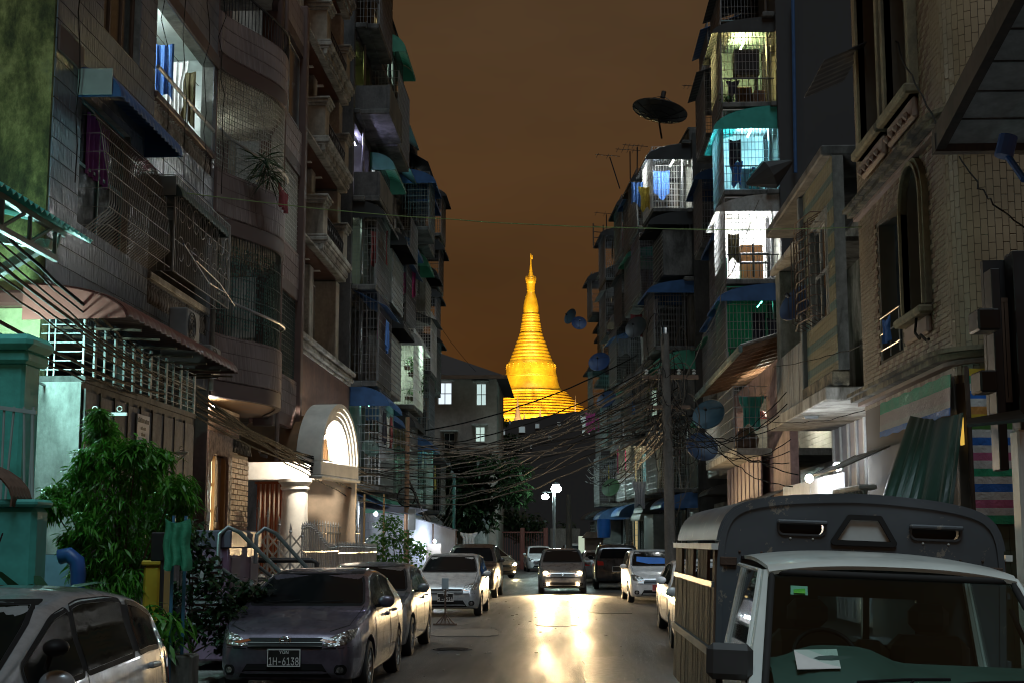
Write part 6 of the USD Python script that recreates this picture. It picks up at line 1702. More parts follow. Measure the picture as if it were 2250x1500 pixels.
def car(shape, label, loc, yaw, paint, plate=None, lit=None, near=False, glass=dark_glass, windows=None, facing=True, plate_black=True, rails=False, cat='car', hlamp=None, ws_clear=False):
    """loc: the middle of the car on the ground; yaw 0 looks at the camera."""
    key = id(shape)
    if key not in SHAPES:
        c = Car(**shape)
        SHAPES[key] = (c, c.body())
    c, body = SHAPES[key]
    t = thing('parked_car' if lit is None else 'waiting_car', label, cat, loc=loc, yaw=yaw)
    o = np.array([0, -c.L / 2, 0])

    def put(name, m, mat, parent=t, smooth=False, **kw):
        v, f = m.out() if isinstance(m, MB) else m
        return obj(name, (v + o, f), mat, parent, smooth=smooth, **kw)
    v, f, _ = meshkit.arrays(body)
    bd = put('body', (v, f), paint, smooth=38)
    W2 = c.W / 2
    # windscreen and rear window
    A = c.top
    iw = next(i for i in range(len(A) - 1) if A[i + 1][1] - A[i][1] > .3)
    zc, zr_ = A[iw][1], A[iw + 1][1]
    ws = Polygon([(-W2 * .80, zc + .03), (-W2 * .70, zr_ - .12), (-W2 * .62, zr_ - .01), (W2 * .62, zr_ - .01), (W2 * .70, zr_ - .12), (W2 * .80, zc + .03)]).buffer(-.02).buffer(.02)
    put('windscreen', patch_mesh(ws, c.end(off=.008)), glass, smooth=True)
    if near:
        put('windscreen_rim', patch_mesh(ws.buffer(.028).difference(ws.buffer(.002)), c.end(off=.009), .04), trim_black)
    ir = max(i for i in range(len(A) - 1) if A[i][1] - A[i + 1][1] > .2 and A[i][1] > zc + .1)
    za, zb_ = A[ir][1], A[ir + 1][1]
    put('rear_window', patch_mesh(Polygon([(-W2 * .76, max(zb_, c.at(c.belt, A[ir + 1][0])) + .04), (-W2 * .62, za - .03), (W2 * .62, za - .03), (W2 * .76, max(zb_, c.at(c.belt, A[ir + 1][0])) + .04)]), c.end(True, off=.008)), dark_glass, smooth=True)
    # side windows
    wins = windows or [(A[iw][0] + .38, A[iw][0] + 1.38), (A[iw][0] + 1.45, A[ir][0] - .1)]
    for e in (-1, 1):
        for a, b_ in wins:
            ss = np.linspace(a, b_, 16)
            zu = c.ztop(ss) - .105
            zl = np.interp(ss, c.belt[:, 0], c.belt[:, 1]) + .03
            ok = zu > zl + .015
            if ok.sum() < 3:
                continue
            pg = Polygon(np.vstack([np.stack([ss[ok], zl[ok]], 1), np.stack([ss[ok], zu[ok]], 1)[::-1]])).buffer(0).buffer(-.02).buffer(.02)
            put('side_window', patch_mesh(pg, c.side(e)), glass, smooth=True)
            if near:
                put('window_trim', patch_mesh(pg.buffer(.035).difference(pg.buffer(.003)), c.side(e, .003), .04), trim_black)
        if near:
            for (_, a), (b_, _) in zip(wins[:-1], wins[1:]):      # black pillars between the windows
                ss = np.array([a + .012, b_ - .012])
                zu, zl = c.ztop(ss) - .11, np.interp(ss, c.belt[:, 0], c.belt[:, 1]) + .03
                if (zu > zl + .05).all():
                    put('window_pillar', patch_mesh(Polygon([(ss[0] - .02, zl[0]), (ss[1] + .02, zl[1]), (ss[1] + .02, zu[1]), (ss[0] - .02, zu[0])]), c.side(e, .0015), .05), trim_black)
            cuts = [LineString([(q, c.at(c.bot, q) + .12), (q + .03, c.at(c.belt, q))]).buffer(.006) for q in (wins[0][0] - .25, wins[0][1] + .03, wins[-1][1] + .02)]
            put('door_seam', patch_mesh(unary_union(cuts), c.side(e, .003), .05), trim_black)
            for q in (wins[0][1] - .18, wins[-1][1] - .2):
                z = c.at(c.belt, q) - .10
                x = c.hw(np.array([q]), np.array([z]))[0]
                put('door_handle', MB().rbox(e * x - .012, e * x + .035, q - .09, q + .09, z - .02, z + .02, .012), paint)
        for s in c.wheels:
            wheel_t = wheel(t, e * (W2 - .015), s + o[1], c.wr, e, not near)
        s, z = A[iw][0] + .42, c.at(c.belt, A[iw][0]) + .06
        x = e * W2 * .97
        m = put('mirror', MB().ball((x + e * .10, s, z + .06), .1, 2, (1.05, .55, .78)), paint, smooth=60)
        put('arm', MB().bar((x - e * .05, s, z), (x + e * .06, s, z + .02), .05, .04), trim_black, m)
        put('mirror_glass', MB().ball((x + e * .10, s + .045, z + .06), .082, 1, (1, .2, .75)), dark_glass, m)
        # lamps
        zn = c.at(c.belt, .4)
        pl = Polygon([(e * W2 * .46, zn - .13), (e * W2 * .55, zn - .02), (e * W2 * .80, zn + .045), (e * W2 * .90, zn + .03), (e * W2 * .86, zn - .12), (e * W2 * .62, zn - .16)]) if hlamp is None else Polygon([(e * W2 * a, b_) for a, b_ in hlamp])
        put('headlight', patch_mesh(pl.buffer(0), c.end(off=.009), .035), lamp_glass, smooth=True)
        if near:
            put('indicator', patch_mesh(Polygon([(e * W2 * .46, zn - .135), (e * W2 * .50, zn - .115), (e * W2 * .7, zn - .15), (e * W2 * .60, zn - .165)]).buffer(0), c.end(off=.011), .035), amber)
        zt_ = c.at(c.belt, c.L - .2)
        put('tail_light', patch_mesh(Polygon([(e * W2 * .58, zt_ - .2), (e * W2 * .60, zt_ - .06), (e * W2 * .86, zt_ - .02), (e * W2 * .84, zt_ - .2)]).buffer(0), c.end(True, off=.009), .05), tail_red, smooth=True)
    zn = c.at(c.belt, .3)
    put('grille', patch_mesh(sbox(-W2 * .5, zn - .19, W2 * .5, zn - .07).buffer(-.02).buffer(.02), c.end(off=.008), .06), trim_black)
    put('air_intake', patch_mesh(Polygon([(-W2 * .62, .24), (-W2 * .5, .40), (W2 * .5, .40), (W2 * .62, .24)]), c.end(off=.008), .06), trim_black)
    if near:
        for e in (-1, 1):
            put('bonnet_seam', patch_mesh(LineString([(e * W2 * .58, zn - .0), (e * W2 * .80, zn + .06), (e * W2 * .83, zc + .0)]).buffer(.005), c.end(off=.004), .05), trim_black)
            put('bumper_seam', patch_mesh(LineString([(e * W2 * .52, zn - .19), (e * W2 * .88, zn - .18)]).buffer(.004), c.end(off=.004), .05), trim_black)
            put('fog_recess', patch_mesh(Point(e * W2 * .74, .33).buffer(.07).intersection(sbox(-2, .27, 2, .39)), c.end(off=.007), .04), trim_black)
            put('fog_lamp_lens', patch_mesh(Point(e * W2 * .74, .33).buffer(.038), c.end(off=.012), .03), lamp_glass)
        for q in (-.165, -.125):
            put('grille_bar', patch_mesh(sbox(-W2 * .5, zn + q, W2 * .5, zn + q + .008), c.end(off=.016), .06), plain('grille_grey', (.12, .12, .12), .35, .5))
        th = np.linspace(0, 2 * math.pi, 25)[:-1]
        put('emblem', MB(Fr((0, float(c.end()(np.array([(0, zn - .1)]))[0, 1]) - .02, zn - .10), (1, 0, 0), (0, 0, 1), (0, -1, 0))).tube(np.stack([.065 * np.cos(th), .045 * np.sin(th), th * 0], 1), .006, 6, True).tube(np.stack([.028 * np.cos(th), .044 * np.sin(th), th * 0], 1), .005, 6, True).tube(np.stack([.055 * np.cos(th), .012 + .018 * np.sin(th), th * 0], 1), .005, 6, True), chrome)
        put('wiper', MB().tube([(-.55, A[iw][0] + .02, zc + .035), (-.1, A[iw][0] + .1, zc + .07)], .008, 5).tube([(.0, A[iw][0] + .02, zc + .04), (.45, A[iw][0] + .1, zc + .065)], .008, 5), trim_black)
    if rails:
        for e in (-1, 1):
            ss = np.linspace(A[iw + 1][0] + .25, A[ir][0] - .1, 8)
            put('roof_rail', MB().tube(np.stack([ss * 0 + e * W2 * .68, ss, c.ztop(ss) + .04], 1), .018, 6), chrome)
    if plate is not None:
        zp = .47 if shape is not SUV else .58
        s = float(c.end()(np.array([(0, zp)]))[0, 1]) - .02 if facing else float(c.end(True)(np.array([(0, zp + .2)]))[0, 1]) + .02
        number_plate(t, (0, s + o[1], zp if facing else zp + .2), plate, not facing, black=plate_black)
    if lit:
        for e in (-1, 1):
            q = c.end(off=.03)(np.array([(e * W2 * .70, zn - .04)]))[0]
            put('lamp', MB().ball(q, .062, 2, (1.1, .5, .9)), glow('headlamp_%d' % lit[1], lit[0], min(lit[1], 900)))
            if lit[1] > 1000:                                # the beam it throws down the road
                L = UsdLux.SphereLight.Define(stage, free(str(t.GetPath()), 'beam'))
                L.CreateRadiusAttr(.05)
                L.CreateNormalizeAttr(True)
                L.CreateIntensityAttr(float(lit[1]))
                L.CreateColorAttr(Gf.Vec3f(*lit[0]))
                sh_ = UsdLux.ShapingAPI.Apply(L.GetPrim())
                sh_.CreateShapingConeAngleAttr(38.0)
                sh_.CreateShapingConeSoftnessAttr(.6)
                L.AddTranslateOp().Set(Gf.Vec3d(*map(float, q + o - [0, .07, 0])))
                L.AddRotateXYZOp().Set(Gf.Vec3f(88.0, 0, 180))
            q = c.end(off=.03)(np.array([(e * W2 * .60, .33)]))[0]
            put('fog_lamp', MB().ball(q, .04, 2, (1.1, .5, .9)), glow('fog_%d' % lit[1], lit[0], lit[1] * .5))
    return t


silver, grey_p, violet_grey, black_p, white_p, bronze = car_paint('silver', (.32, .345, .37), .3), car_paint('grey', (.17, .17, .18), .5), car_paint('violet_grey', (.10, .085, .12), .5), car_paint('black', (.012, .012, .014), .1), car_paint('white', (.60, .61, .63), .05), car_paint('bronze', (.20, .15, .11), .5)
CORL = [(.50, .615), (.60, .70), (.80, .775), (.91, .79), (.885, .68), (.80, .62), (.62, .60)]
fit = car(HATCH, 'silver hatchback seen from its side at the lower left corner', (-3.72, 8.75, 0), -2.5, silver, near=True, windows=[(1.22, 1.98), (2.06, 2.86), (2.98, 3.44)])
c_ = SHAPES[id(HATCH)][0]
for e in (-1, 1):
    obj('fuel_flap' if e > 0 else 'side_sticker', (lambda m: (m[0] + [0, -c_.L / 2, 0], m[1]))(patch_mesh(sbox(3.28, .80, 3.46, .96).buffer(-.03).buffer(.03).difference(sbox(3.285, .805, 3.455, .955).buffer(-.03).buffer(.03)) if e > 0 else sbox(1.9, 1.0, 1.94, 1.05), c_.side(e, .008), .02)), trim_black if e > 0 else white_paint, fit)
    obj('tail_light', (lambda m: (m[0] + [0, -c_.L / 2, 0], m[1]))(patch_mesh(Polygon([(3.68, .80), (3.62, .98), (3.70, 1.04), (3.80, .92), (3.82, .74), (3.74, .68)]), c_.side(e, .008), .02)), tail_red, fit)
obj('antenna', MB().rod((-.2, .75, 1.5), (-.26, 1.15, 1.86), .006), trim_black, fit)
obj('second_mirror', MB().ball((.93, -.75, 1.22), .09, 2, (.8, .9, .55)).rod((.9, -.75, 1.18), (.88, -.76, 1.1), .015), trim_black, fit, smooth=50)
corolla = car(SEDAN, 'dark violet-grey sedan with black number plate 1H-6138', (-3.22, 19.05, 0), -1.0, violet_grey, '1H-6138', near=True, hlamp=CORL)
for k, x in enumerate((-.42, .38)):
    obj('seat', MB().rbox(x - .24, x + .24, .35, .55, .7, 1.24, .08), trim_black, corolla)
car(SEDAN, 'grey sedan parked nose to tail behind the dark violet-grey one', (-3.30, 24.6, 0), -.5, grey_p, near=True)
car(HATCH, 'silver hatchback with black number plate ending 6514', (-2.86, 37.0, 0), -1, silver, '5 -6514', near=True)
car(SUV, 'black sport utility car right behind the silver hatchback', (-3.05, 48.4, 0), -1, black_p, near=False)
car(SUV, 'black car with laundry hung over its side, behind the black sport utility car', (-3.9, 57.5, 0), 4, black_p)
car(MPV, 'bronze people carrier turned across the left lane with its lamps lit', (-4.0, 73.5, 0), 27, bronze, lit=((1.0, .80, .42), 500))
moving = car(MPV, 'car waiting in the middle of the street with bright headlights', (-.10, 53.0, 0), 1, grey_p, near=True, lit=((1.0, .70, .36), 1100))
car(WAGON, 'white sedan directly behind the canopied truck', (2.64, 23.7, 0), 0, white_p, near=True, facing=True)
car(SEDAN, 'white sedan between the people carrier and the one behind the truck', (2.86, 29.4, 0), 1, white_p, near=True)
wish = car(MPV, 'white people carrier with a blue sunshade behind its windscreen', (2.72, 45.0, 0), 1.5, white_p, '', near=True, plate_black=False)
sh = patch_mesh(Polygon([(-.55, 1.22), (-.52, 1.36), (.25, 1.33), (.55, 1.25), (.56, 1.16), (-.2, 1.15)]), SHAPES[id(MPV)][0].end(off=.013), .06)
obj('blue_sunshade', (sh[0] + [0, -MPV['L'] / 2, 0], sh[1]), plain('sunshade_blue', (.03, .16, .55), .6), wish)
car(SUV, 'black station wagon seen from behind with roof rails', (2.02, 57.2, 0), 180, black_p, '', rails=True, facing=False)
car(SEDAN, 'small dark car seen from behind beyond the black station wagon', (1.5, 65.6, 0), 183, grey_p)
car(SUV, 'grey sport utility car facing us near the street lamps', (.75, 80.0, 0), 3, grey_p)
car(MPV, 'pale people carrier far behind the car with bright headlights', (-1.6, 90, 0), 5, white_p)
car(SEDAN, 'far dark sedan beside the pale people carrier', (.9, 86.5, 0), 2, grey_p)

# ------------------------------------------------------------------ the canopied truck
RO = -.040
FT = Fr((2.045, 0, 0), (math.cos(RO), 0, math.sin(RO)), (0, 1, 0), (-math.sin(RO), 0, math.cos(RO)))
tk = thing('canopied_truck', 'white pickup truck with a slate-grey sheet-metal passenger canopy', 'truck')
t_white = plain('truck_white', (.76, .82, .79), .35, 0, .5, var=.08)
slate = look('slate_paint', {'g': ('geometry', {}), 'n': ('noise_texture', {'scale': 7.0, 'detail': 8.0, 'roughness': .75}), 'n2': ('noise_texture', {'scale': 1.1, 'detail': 4.0}),
                             'r': ('rgb_ramp', {'ramp': [(0, (.125, .148, .165)), (.60, (.11, .13, .148)), (.62, (.30, .28, .24)), (1, (.36, .34, .30))]}), 'r2': ('rgb_ramp', {'ramp': [(.3, (.7, .7, .7)), (.7, (1.2, 1.2, 1.2))]}),
                             'x': ('mix', {'mix_type': 'multiply', 'fac': 1.0}), 'b': ('bump', {'strength': .15, 'distance': .01}), 'p': ('principled_bsdf', {'roughness': .42})},
             [('g.position', 'n.vector'), ('g.position', 'n2.vector'), ('n.fac', 'r.fac'), ('n2.fac', 'r2.fac'), ('r.color', 'x.color1'), ('r2.color', 'x.color2'), ('x.color', 'p.base_color'), ('n2.fac', 'b.height'), ('b.normal', 'p.normal')], 'p.BSDF')


def arc_profile(pts, n=60):
    from scipy.interpolate import PchipInterpolator
    pts = np.array(pts, float)
    t = np.concatenate([[0], np.cumsum(np.linalg.norm(np.diff(pts, axis=0), axis=1))])
    return PchipInterpolator(t, pts)(np.linspace(0, t[-1], n))


half = [(1.02, .45), (1.02, 1.55), (1.005, 1.78), (.965, 1.92), (.88, 2.01), (.72, 2.065), (.42, 2.105), (0, 2.125)]
CP = arc_profile([(-x, z) for x, z in half] + [(x, z) for x, z in half[-2::-1]], 80)
pgn = Polygon(CP)
FTF = Fr(FT.pt((0, 10.35, 0)), FT.m[:3, 0], FT.m[:3, 2], -FT.m[:3, 1])       # canopy front: u right, v up, w towards the camera
holes_ = [sbox(-.58, 1.845, -.26, 1.93).buffer(-.035).buffer(.035), sbox(.36, 1.845, .70, 1.93).buffer(-.035).buffer(.035), Polygon([(-.19, 1.80), (.23, 1.80), (.13, 1.97), (-.08, 1.97)]).buffer(.0)]
win_ = sbox(-.62, .95, .62, 1.5)
obj('canopy_front', MB(FTF).prism(pgn.intersection(sbox(-2, .95, 2, 3)).difference(unary_union(holes_ + [win_])), -.03, 0), slate, tk)
obj('canopy_front_edge', MB(FTF).prism(pgn.difference(pgn.buffer(-.045)).intersection(sbox(-2, .95, 2, 3)), .001, .012), slate, tk)
ys = np.array([10.36, 10.45, 11.5, 12.6, 13.9])
top_ = CP[(CP[:, 1] > 1.72)]
g = np.stack([np.stack([top_[:, 0], np.full(len(top_), y), top_[:, 1]], 1) for y in ys], 0)
obj('canopy_roof', MB(FT).sheet(g, .02), slate, tk, smooth=40)
for e in (-1, 1):
    obj('roof_gutter', MB(FT).bar((e * 1.04, 10.33, 1.73), (e * 1.04, 13.9, 1.73), .05, .045), t_white, tk)
obj('front_window', MB(FTF).prism(holes_[2].buffer(-.012), -.02, -.01), plain('frosted_plate', (.62, .66, .65), .5), tk)
obj('window_rubber', MB(FTF).prism(Polygon([(-.19, 1.80), (.23, 1.80), (.13, 1.97), (-.08, 1.97)]).buffer(.024).difference(Polygon([(-.19, 1.80), (.23, 1.80), (.13, 1.97), (-.08, 1.97)]).buffer(-.012)), -.015, .018), rubber, tk)
for k in (0, 1):
    h = holes_[k]
    obj('vent', MB(FTF).prism(h, -.12, -.10), black_metal, tk)
    x0_, y0_, x1_, y1_ = h.bounds
    obj('vent_lip', MB(FTF).rbox(x0_ - .02, x1_ + .02, y1_ - .02, y1_ + .012, 0, .05, .01).prism(h.buffer(.014).difference(h), .001, .012), slate, tk)
    for x in (x0_ + .08, x1_ - .08):
        obj('rivet', MB(FTF).ball((x, y0_ - .035, 0), .009, 1), t_white, tk)
for x in np.linspace(-.86, .86, 12):
    obj('rivet', MB(FTF).ball((x, 1.70, 0), .010, 1), rust_metal, tk)
obj('front_rail', MB(FTF).rbox(-.85, .85, 1.645, 1.675, .001, .03, .005), black_metal, tk)
obj('corner_bracket', MB(FTF).rbox(-1.0, -.88, 1.60, 1.66, .001, .02, .005).rbox(.88, 1.0, 1.60, 1.66, .001, .02, .005), rust_metal, tk)
canvas = grimy('side_boards', (.22, .145, .10), (.08, .055, .04), .45, scale=3, stretch=.15)
R = rng(55)
for e in (-1, 1):
    for k, y in enumerate(np.arange(10.37, 13.85, .145)):
        jig = .0012 * R.normal()
        obj('side_board', MB(FT).rbox(e * (1.02 + jig) - .012, e * (1.02 + jig) + .012, y, y + .1435, .5, 1.46 + (.0 if k in (1, 2, 3, 9, 10, 11, 17, 18, 19) else .25), .0015), canvas, tk)
    obj('side_rail', MB(FT).bar((e * 1.045, 10.36, .98), (e * 1.045, 13.88, .98), .03, .06).bar((e * 1.045, 10.36, 1.46), (e * 1.045, 13.88, 1.46), .02, .04), slate, tk)
obj('canopy_floor', MB(FT).box(-1.0, 1.0, 10.2, 13.9, .5, .56), dark_wood, tk)
obj('bench', MB(FT).rbox(-.98, -.6, 10.5, 13.8, .57, .95, .02).rbox(.6, .98, 10.5, 13.8, .57, .95, .02), dark_wood, tk)
# cab: hollow, with a real windscreen
FT = Fr((1.905, 0, 0), FT.m[:3, 0], FT.m[:3, 1], FT.m[:3, 2])
X1, X2 = .87, .725                                            # half widths at the bottom and the top of the windscreen
WB, WT = (8.0, .93), (8.78, 1.605)                            # (y, z) of its lower and upper edge
RB = (9.92, 1.665)


def cab_ring(y):
    k = (y - 8.78) / (9.92 - 8.78)
    z, hwid = 1.605 + .055 * math.sin(min(max(k, 0), 1) * math.pi * .6), X2 + .01
    xs_ = np.linspace(-1, 1, 25)
    return np.stack([xs_ * hwid, xs_ * 0 + y, z + .055 * (1 - np.abs(xs_) ** 2.6)], 1)


rr_ = [cab_ring(y) for y in (8.74, 8.8, 9.0, 9.3, 9.6, 9.85, 9.92)]
rr_[0][:, 2] -= .03
obj('cab_roof', MB(FT).sheet(np.array(rr_), .025), t_white, tk, smooth=50)
for e in (-1, 1):
    obj('a_pillar', MB(FT).hexa([(e * (X1 - .0), WB[0], WB[1]), (e * (X1 + .075), WB[0] + .05, WB[1]), (e * (X1 + .085), WB[0] + .16, WB[1]), (e * (X1 + .02), WB[0] + .12, WB[1]), (e * (X2 - .02), WT[0], WT[1] + .01), (e * (X2 + .03), WT[0] + .03, WT[1]), (e * (X2 + .035), WT[0] + .14, WT[1] + .0), (e * (X2 - .0), WT[0] + .12, WT[1])]), t_white, tk)
    obj('drip_rail', MB(FT).tube([(e * (X1 + .10), 8.1, .93), (e * (X2 + .05), 8.86, 1.60), (e * (X2 + .05), 9.9, 1.62)], .014, 6), t_white, tk)
    obj('door', MB(FT).hexa([(e * .80, 8.05, .45), (e * .84, 8.05, .45), (e * .84, 9.9, .45), (e * .80, 9.9, .45), (e * .84, 8.05, .95), (e * .885, 8.05, .95), (e * .885, 9.9, .98), (e * .84, 9.9, .98)]), t_white, tk)
    obj('side_glass', MB(FT).hexa([(e * .862, 8.22, .97), (e * .868, 8.22, .97), (e * .868, 9.84, .98), (e * .862, 9.84, .98), (e * .74, 8.92, 1.59), (e * .746, 8.92, 1.59), (e * .746, 9.84, 1.6), (e * .74, 9.84, 1.6)]), clear_pane, tk)
    obj('quarter_light_bar', MB(FT).bar((e * .855, 8.55, .97), (e * .775, 8.98, 1.42), .025, .02), trim_black, tk)
    obj('b_pillar', MB(FT).hexa([(e * .83, 9.84, .97), (e * .885, 9.84, .97), (e * .885, 9.95, .97), (e * .83, 9.95, .97), (e * .72, 9.84, 1.62), (e * .755, 9.84, 1.62), (e * .755, 9.95, 1.62), (e * .72, 9.95, 1.62)]), t_white, tk)


def wpt(a, k):                                                # a: -1..1 across, k: 0..1 up the windscreen
    y, z = WB[0] + (WT[0] - WB[0]) * k, WB[1] + (WT[1] - WB[1]) * k
    hwid = X1 + (X2 - X1) * k
    return (a * hwid, y - .09 * (1 - abs(a) ** 2), z)


aa = np.linspace(-1, 1, 21)
g = np.array([[wpt(a * .985, k) for k in np.linspace(.03, .97, 8)] for a in aa])
obj('windscreen', MB(FT).sheet(g, .005), pane('windscreen_glass', (.85, .95, .92)), tk, smooth=60)
rim = MB(FT)
loop = [wpt(a, .015) for a in np.linspace(-.985, .985, 20)] + [wpt(.985, k) for k in np.linspace(.08, .92, 8)] + [wpt(a, .985) for a in np.linspace(.985, -.985, 20)] + [wpt(-.985, k) for k in np.linspace(.92, .08, 8)]
obj('windscreen_rubber', rim.tube(loop, .022, 8, True), rubber, tk, smooth=60)
hd = [[(x * (.80 + .05 * k), 8.0 - .95 * k - .12 * (1 - x * x) , .925 - .10 * k ** 1.5 - .25 * (k > .95) + .03 * (1 - x * x)) for x in np.linspace(-1, 1, 15)] for k in (0, .25, .5, .75, .94, 1.0)]
obj('bonnet', MB(FT).sheet(np.array(hd), .02), t_white, tk, smooth=50)
obj('cab_front', MB(FT).rbox(-.84, .84, 6.95, 7.15, .35, .62, .05).rbox(-.86, .86, 6.85, 6.98, .32, .45, .04), t_white, tk)
for e in (-1, 1):
    obj('wing', MB(FT).hexa([(e * .72, 7.0, .4), (e * .86, 7.0, .4), (e * .86, 8.1, .4), (e * .72, 8.1, .4), (e * .78, 7.0, .8), (e * .85, 7.0, .8), (e * .87, 8.1, .93), (e * .78, 8.1, .93)]), t_white, tk)
    for y in (7.5, 12.6):
        fr = FT.pt((e * .84, y, .36))
        wheel(tk, fr[0], fr[1], .36, e)
obj('chassis', MB(FT).box(-.5, .5, 7.2, 13.8, .3, .45), black_metal, tk)
dash_m = plain('dash_teal', (.055, .095, .085), .55)
obj('dashboard', MB(FT).sheet(np.array([[(x, y, z + .085 * math.exp(-((x + .38) / .27) ** 4) * (k > 0)) for x in np.linspace(-.79, .79, 25)] for k, (y, z) in enumerate(((8.04, .93), (8.2, 1.05), (8.45, 1.09), (8.62, 1.07), (8.66, .6)))]), .02), dash_m, tk, smooth=50)
o = FT.pt((-.38, 8.80, 1.10))
sw = Fr(o, FT.m[:3, 0], np.array([0, .55, .83]), np.array([0, -.83, .55]))
th = np.linspace(0, 2 * math.pi, 33)[:-1]
obj('steering_wheel', MB(sw).tube(np.stack([.19 * np.cos(th), .19 * np.sin(th), th * 0], 1), .014, 8, True).bar((-.18, 0, 0), (.18, 0, 0), .03, .02).bar((0, 0, 0), (0, -.18, 0), .03, .02).ball((0, 0, 0), .05, 1), trim_black, tk, smooth=50)
for x in (-.38, .40):
    obj('seat', MB(FT).rbox(x - .25, x + .25, 9.35, 9.6, .6, 1.22, .07).rbox(x - .25, x + .25, 8.95, 9.4, .55, .72, .06), plain('seat_cloth', (.085, .09, .10), .8), tk)
    obj('headrest', MB(FT).rbox(x - .13, x + .13, 9.42, 9.55, 1.24, 1.42, .05), plain('seat_cloth', (.085, .09, .10), .8), tk)
obj('rear_seat_hump', MB(FT).rbox(-.13, .13, 9.3, 9.5, .6, 1.18, .07), plain('seat_cloth', (.085, .09, .10), .8), tk)
FTB = Fr(FT.pt((0, 9.9, 0)), FT.m[:3, 0], FT.m[:3, 2], -FT.m[:3, 1])
rw = [sbox(-.24, 1.13, .06, 1.43), sbox(.11, 1.12, .42, 1.43)]
obj('cab_back', MB(FTB).prism(Polygon([(-.84, .45), (.84, .45), (.86, .97), (.74, 1.63), (-.74, 1.63), (-.86, .97)]).difference(unary_union(rw)), -.04, 0), plain('cab_lining', (.10, .115, .12), .7), tk)
for q in rw:
    x0_, y0_, x1_, y1_ = q.bounds
    obj('rear_pane', MB(FTB).box(x0_, x1_, y0_, y1_, -.03, -.024), look('dusty_glass', {'t': ('transparent_bsdf', {'color': (.7, .8, .85)}), 'd': ('diffuse_bsdf', {'color': (.30, .44, .52)}), 'm': ('mix_closure', {'fac': .3})}, [('t.BSDF', 'm.closure1'), ('d.BSDF', 'm.closure2')], 'm.closure'), tk)
    obj('pane_frame', MB(FTB).box(x1_ - .006, x1_ + .004, y0_, y1_, .0005, .012).box(x0_, x1_ - .006, y0_ - .004, y0_ + .004, .0005, .01), chrome, tk)
mi = obj('wing_mirror', MB(FT).rbox(-1.16, -.90, 8.12, 8.2, 1.00, 1.20, .035), plain('mirror_grey', (.05, .053, .055), .55), tk)
obj('arm', MB(FT).tube([(-.93, 8.18, 1.0), (-.90, 8.2, .95), (-.84, 8.22, .94)], .016, 6), trim_black, mi)
for x0_, x1_ in ((-.42, .18), (.08, .66)):
    up_ = lambda q: np.array(q) + [0, -.03, .02]
    obj('wiper', MB(FT).tube([up_(wpt(x0_, .12)), up_(wpt((x0_ + x1_) / 2, .155)), up_(wpt(x1_, .17))], .009, 6).tube([up_(wpt(x0_ + .1, .02)), up_(wpt(x0_ + .3, .10)), up_(wpt(x0_ + .36, .15))], .007, 6), trim_black, tk)
stq = MB(FT)
g0 = [wpt(a, k) for a, k in ((-.83, .80), (-.70, .80), (-.70, .875), (-.83, .875))]
cen = np.mean(g0, 0)
obj('windscreen_sticker', stq.hexa([tuple(np.array(p) + [0, .012, 0]) for p in g0] + [tuple(np.array(p) + [0, .016, 0]) for p in g0]), plain('sticker_pale', (.30, .55, .42), .6), tk)
obj('sticker_field', MB(FT).hexa([tuple(cen + (np.array(p) - cen) * [.68, 1, .6] + [0, .006, 0]) for p in g0] + [tuple(cen + (np.array(p) - cen) * [.68, 1, .6] + [0, .0115, 0]) for p in g0]), plain('sticker_green', (.12, .50, .05), .6), tk)
pp = [(-.66, 8.12, 1.075), (-.42, 8.12, 1.09), (-.42, 8.25, 1.185), (-.66, 8.25, 1.17)]
solo('paper_sheet', 'sheet of white paper lying on the truck dashboard', 'paper', MB(FT).hexa(pp + [(x, y, z + .003) for x, y, z in pp]), white_paint)
# ------------------------------------------------------------------ street things
# left verge: bush, green sack on blue poles, yellow board, generator, rails, fences
bl = leafy('bamboo_leaf', (.06, .23, .02), (.20, .52, .07), .4)
spots = [(217, 905, 14), (222, 930, 26), (228, 955, 34), (246, 985, 42), (200, 1000, 34), (300, 985, 32), (345, 1005, 34), (265, 1030, 55), (182, 1040, 38), (330, 1050, 52), (392, 1065, 38), (128, 1085, 36), (180, 1100, 46), (260, 1100, 55), (340, 1110, 52), (400, 1100, 30), (112, 1110, 26), (200, 1150, 46), (290, 1160, 55), (370, 1150, 46), (240, 1210, 52), (310, 1225, 46), (200, 1250, 46), (270, 1275, 46), (160, 1185, 30)]
R = rng(19)
cs = [P(x, y, 14.55 + .25 * R.normal()) - [-4.55, 14.6, 0] for x, y, q in spots]
bush = tree('leafy_shrub', 'big bright green shrub with drooping narrow leaves before the grey yard wall', (-4.55, 14.6, 0), 1.2, cs, [q * 14.6 / FPX * 1.15 for x, y, q in spots], 9500, .13, .0125, bl, 7, 'shrub', .035, .55)
tree('leafy_shrub', 'low dark shrub under the big bright shrub, behind the silver hatchback', (-4.45, 13.4, 0), .5, [(-.4, 0, 1.1), (0, 0, 1.2), (.35, 0, 1.05), (.1, 0, .85), (-.7, 0, 1.0), (.6, .1, 1.0)], .35, 1500, .17, .022, bl, 8, 'shrub', .03, .6)
hedge_leaf = leafy('hedge_leaf', (.015, .04, .014), (.045, .11, .03))
tree('leafy_shrub', 'dark shrub between the green sack and the generator', (-4.55, 17.5, 0), .6, [(0, 0, 1.6), (.25, 0, 1.3), (-.2, 0, 1.2), (.35, 0, .95), (0, 0, .8), (.45, .1, .6), (-.1, .1, 1.9)], .3, 1300, .11, .03, hedge_leaf, 9, 'shrub', .03, .3)
tree('leafy_shrub', 'small shrub by the stair rail in front of the generator', (-4.15, 18.3, 0), .3, [(0, 0, 1.0), (.2, 0, .8), (-.1, 0, .6), (.15, 0, 1.2)], .25, 700, .10, .03, hedge_leaf, 10, 'shrub', .02, .3)
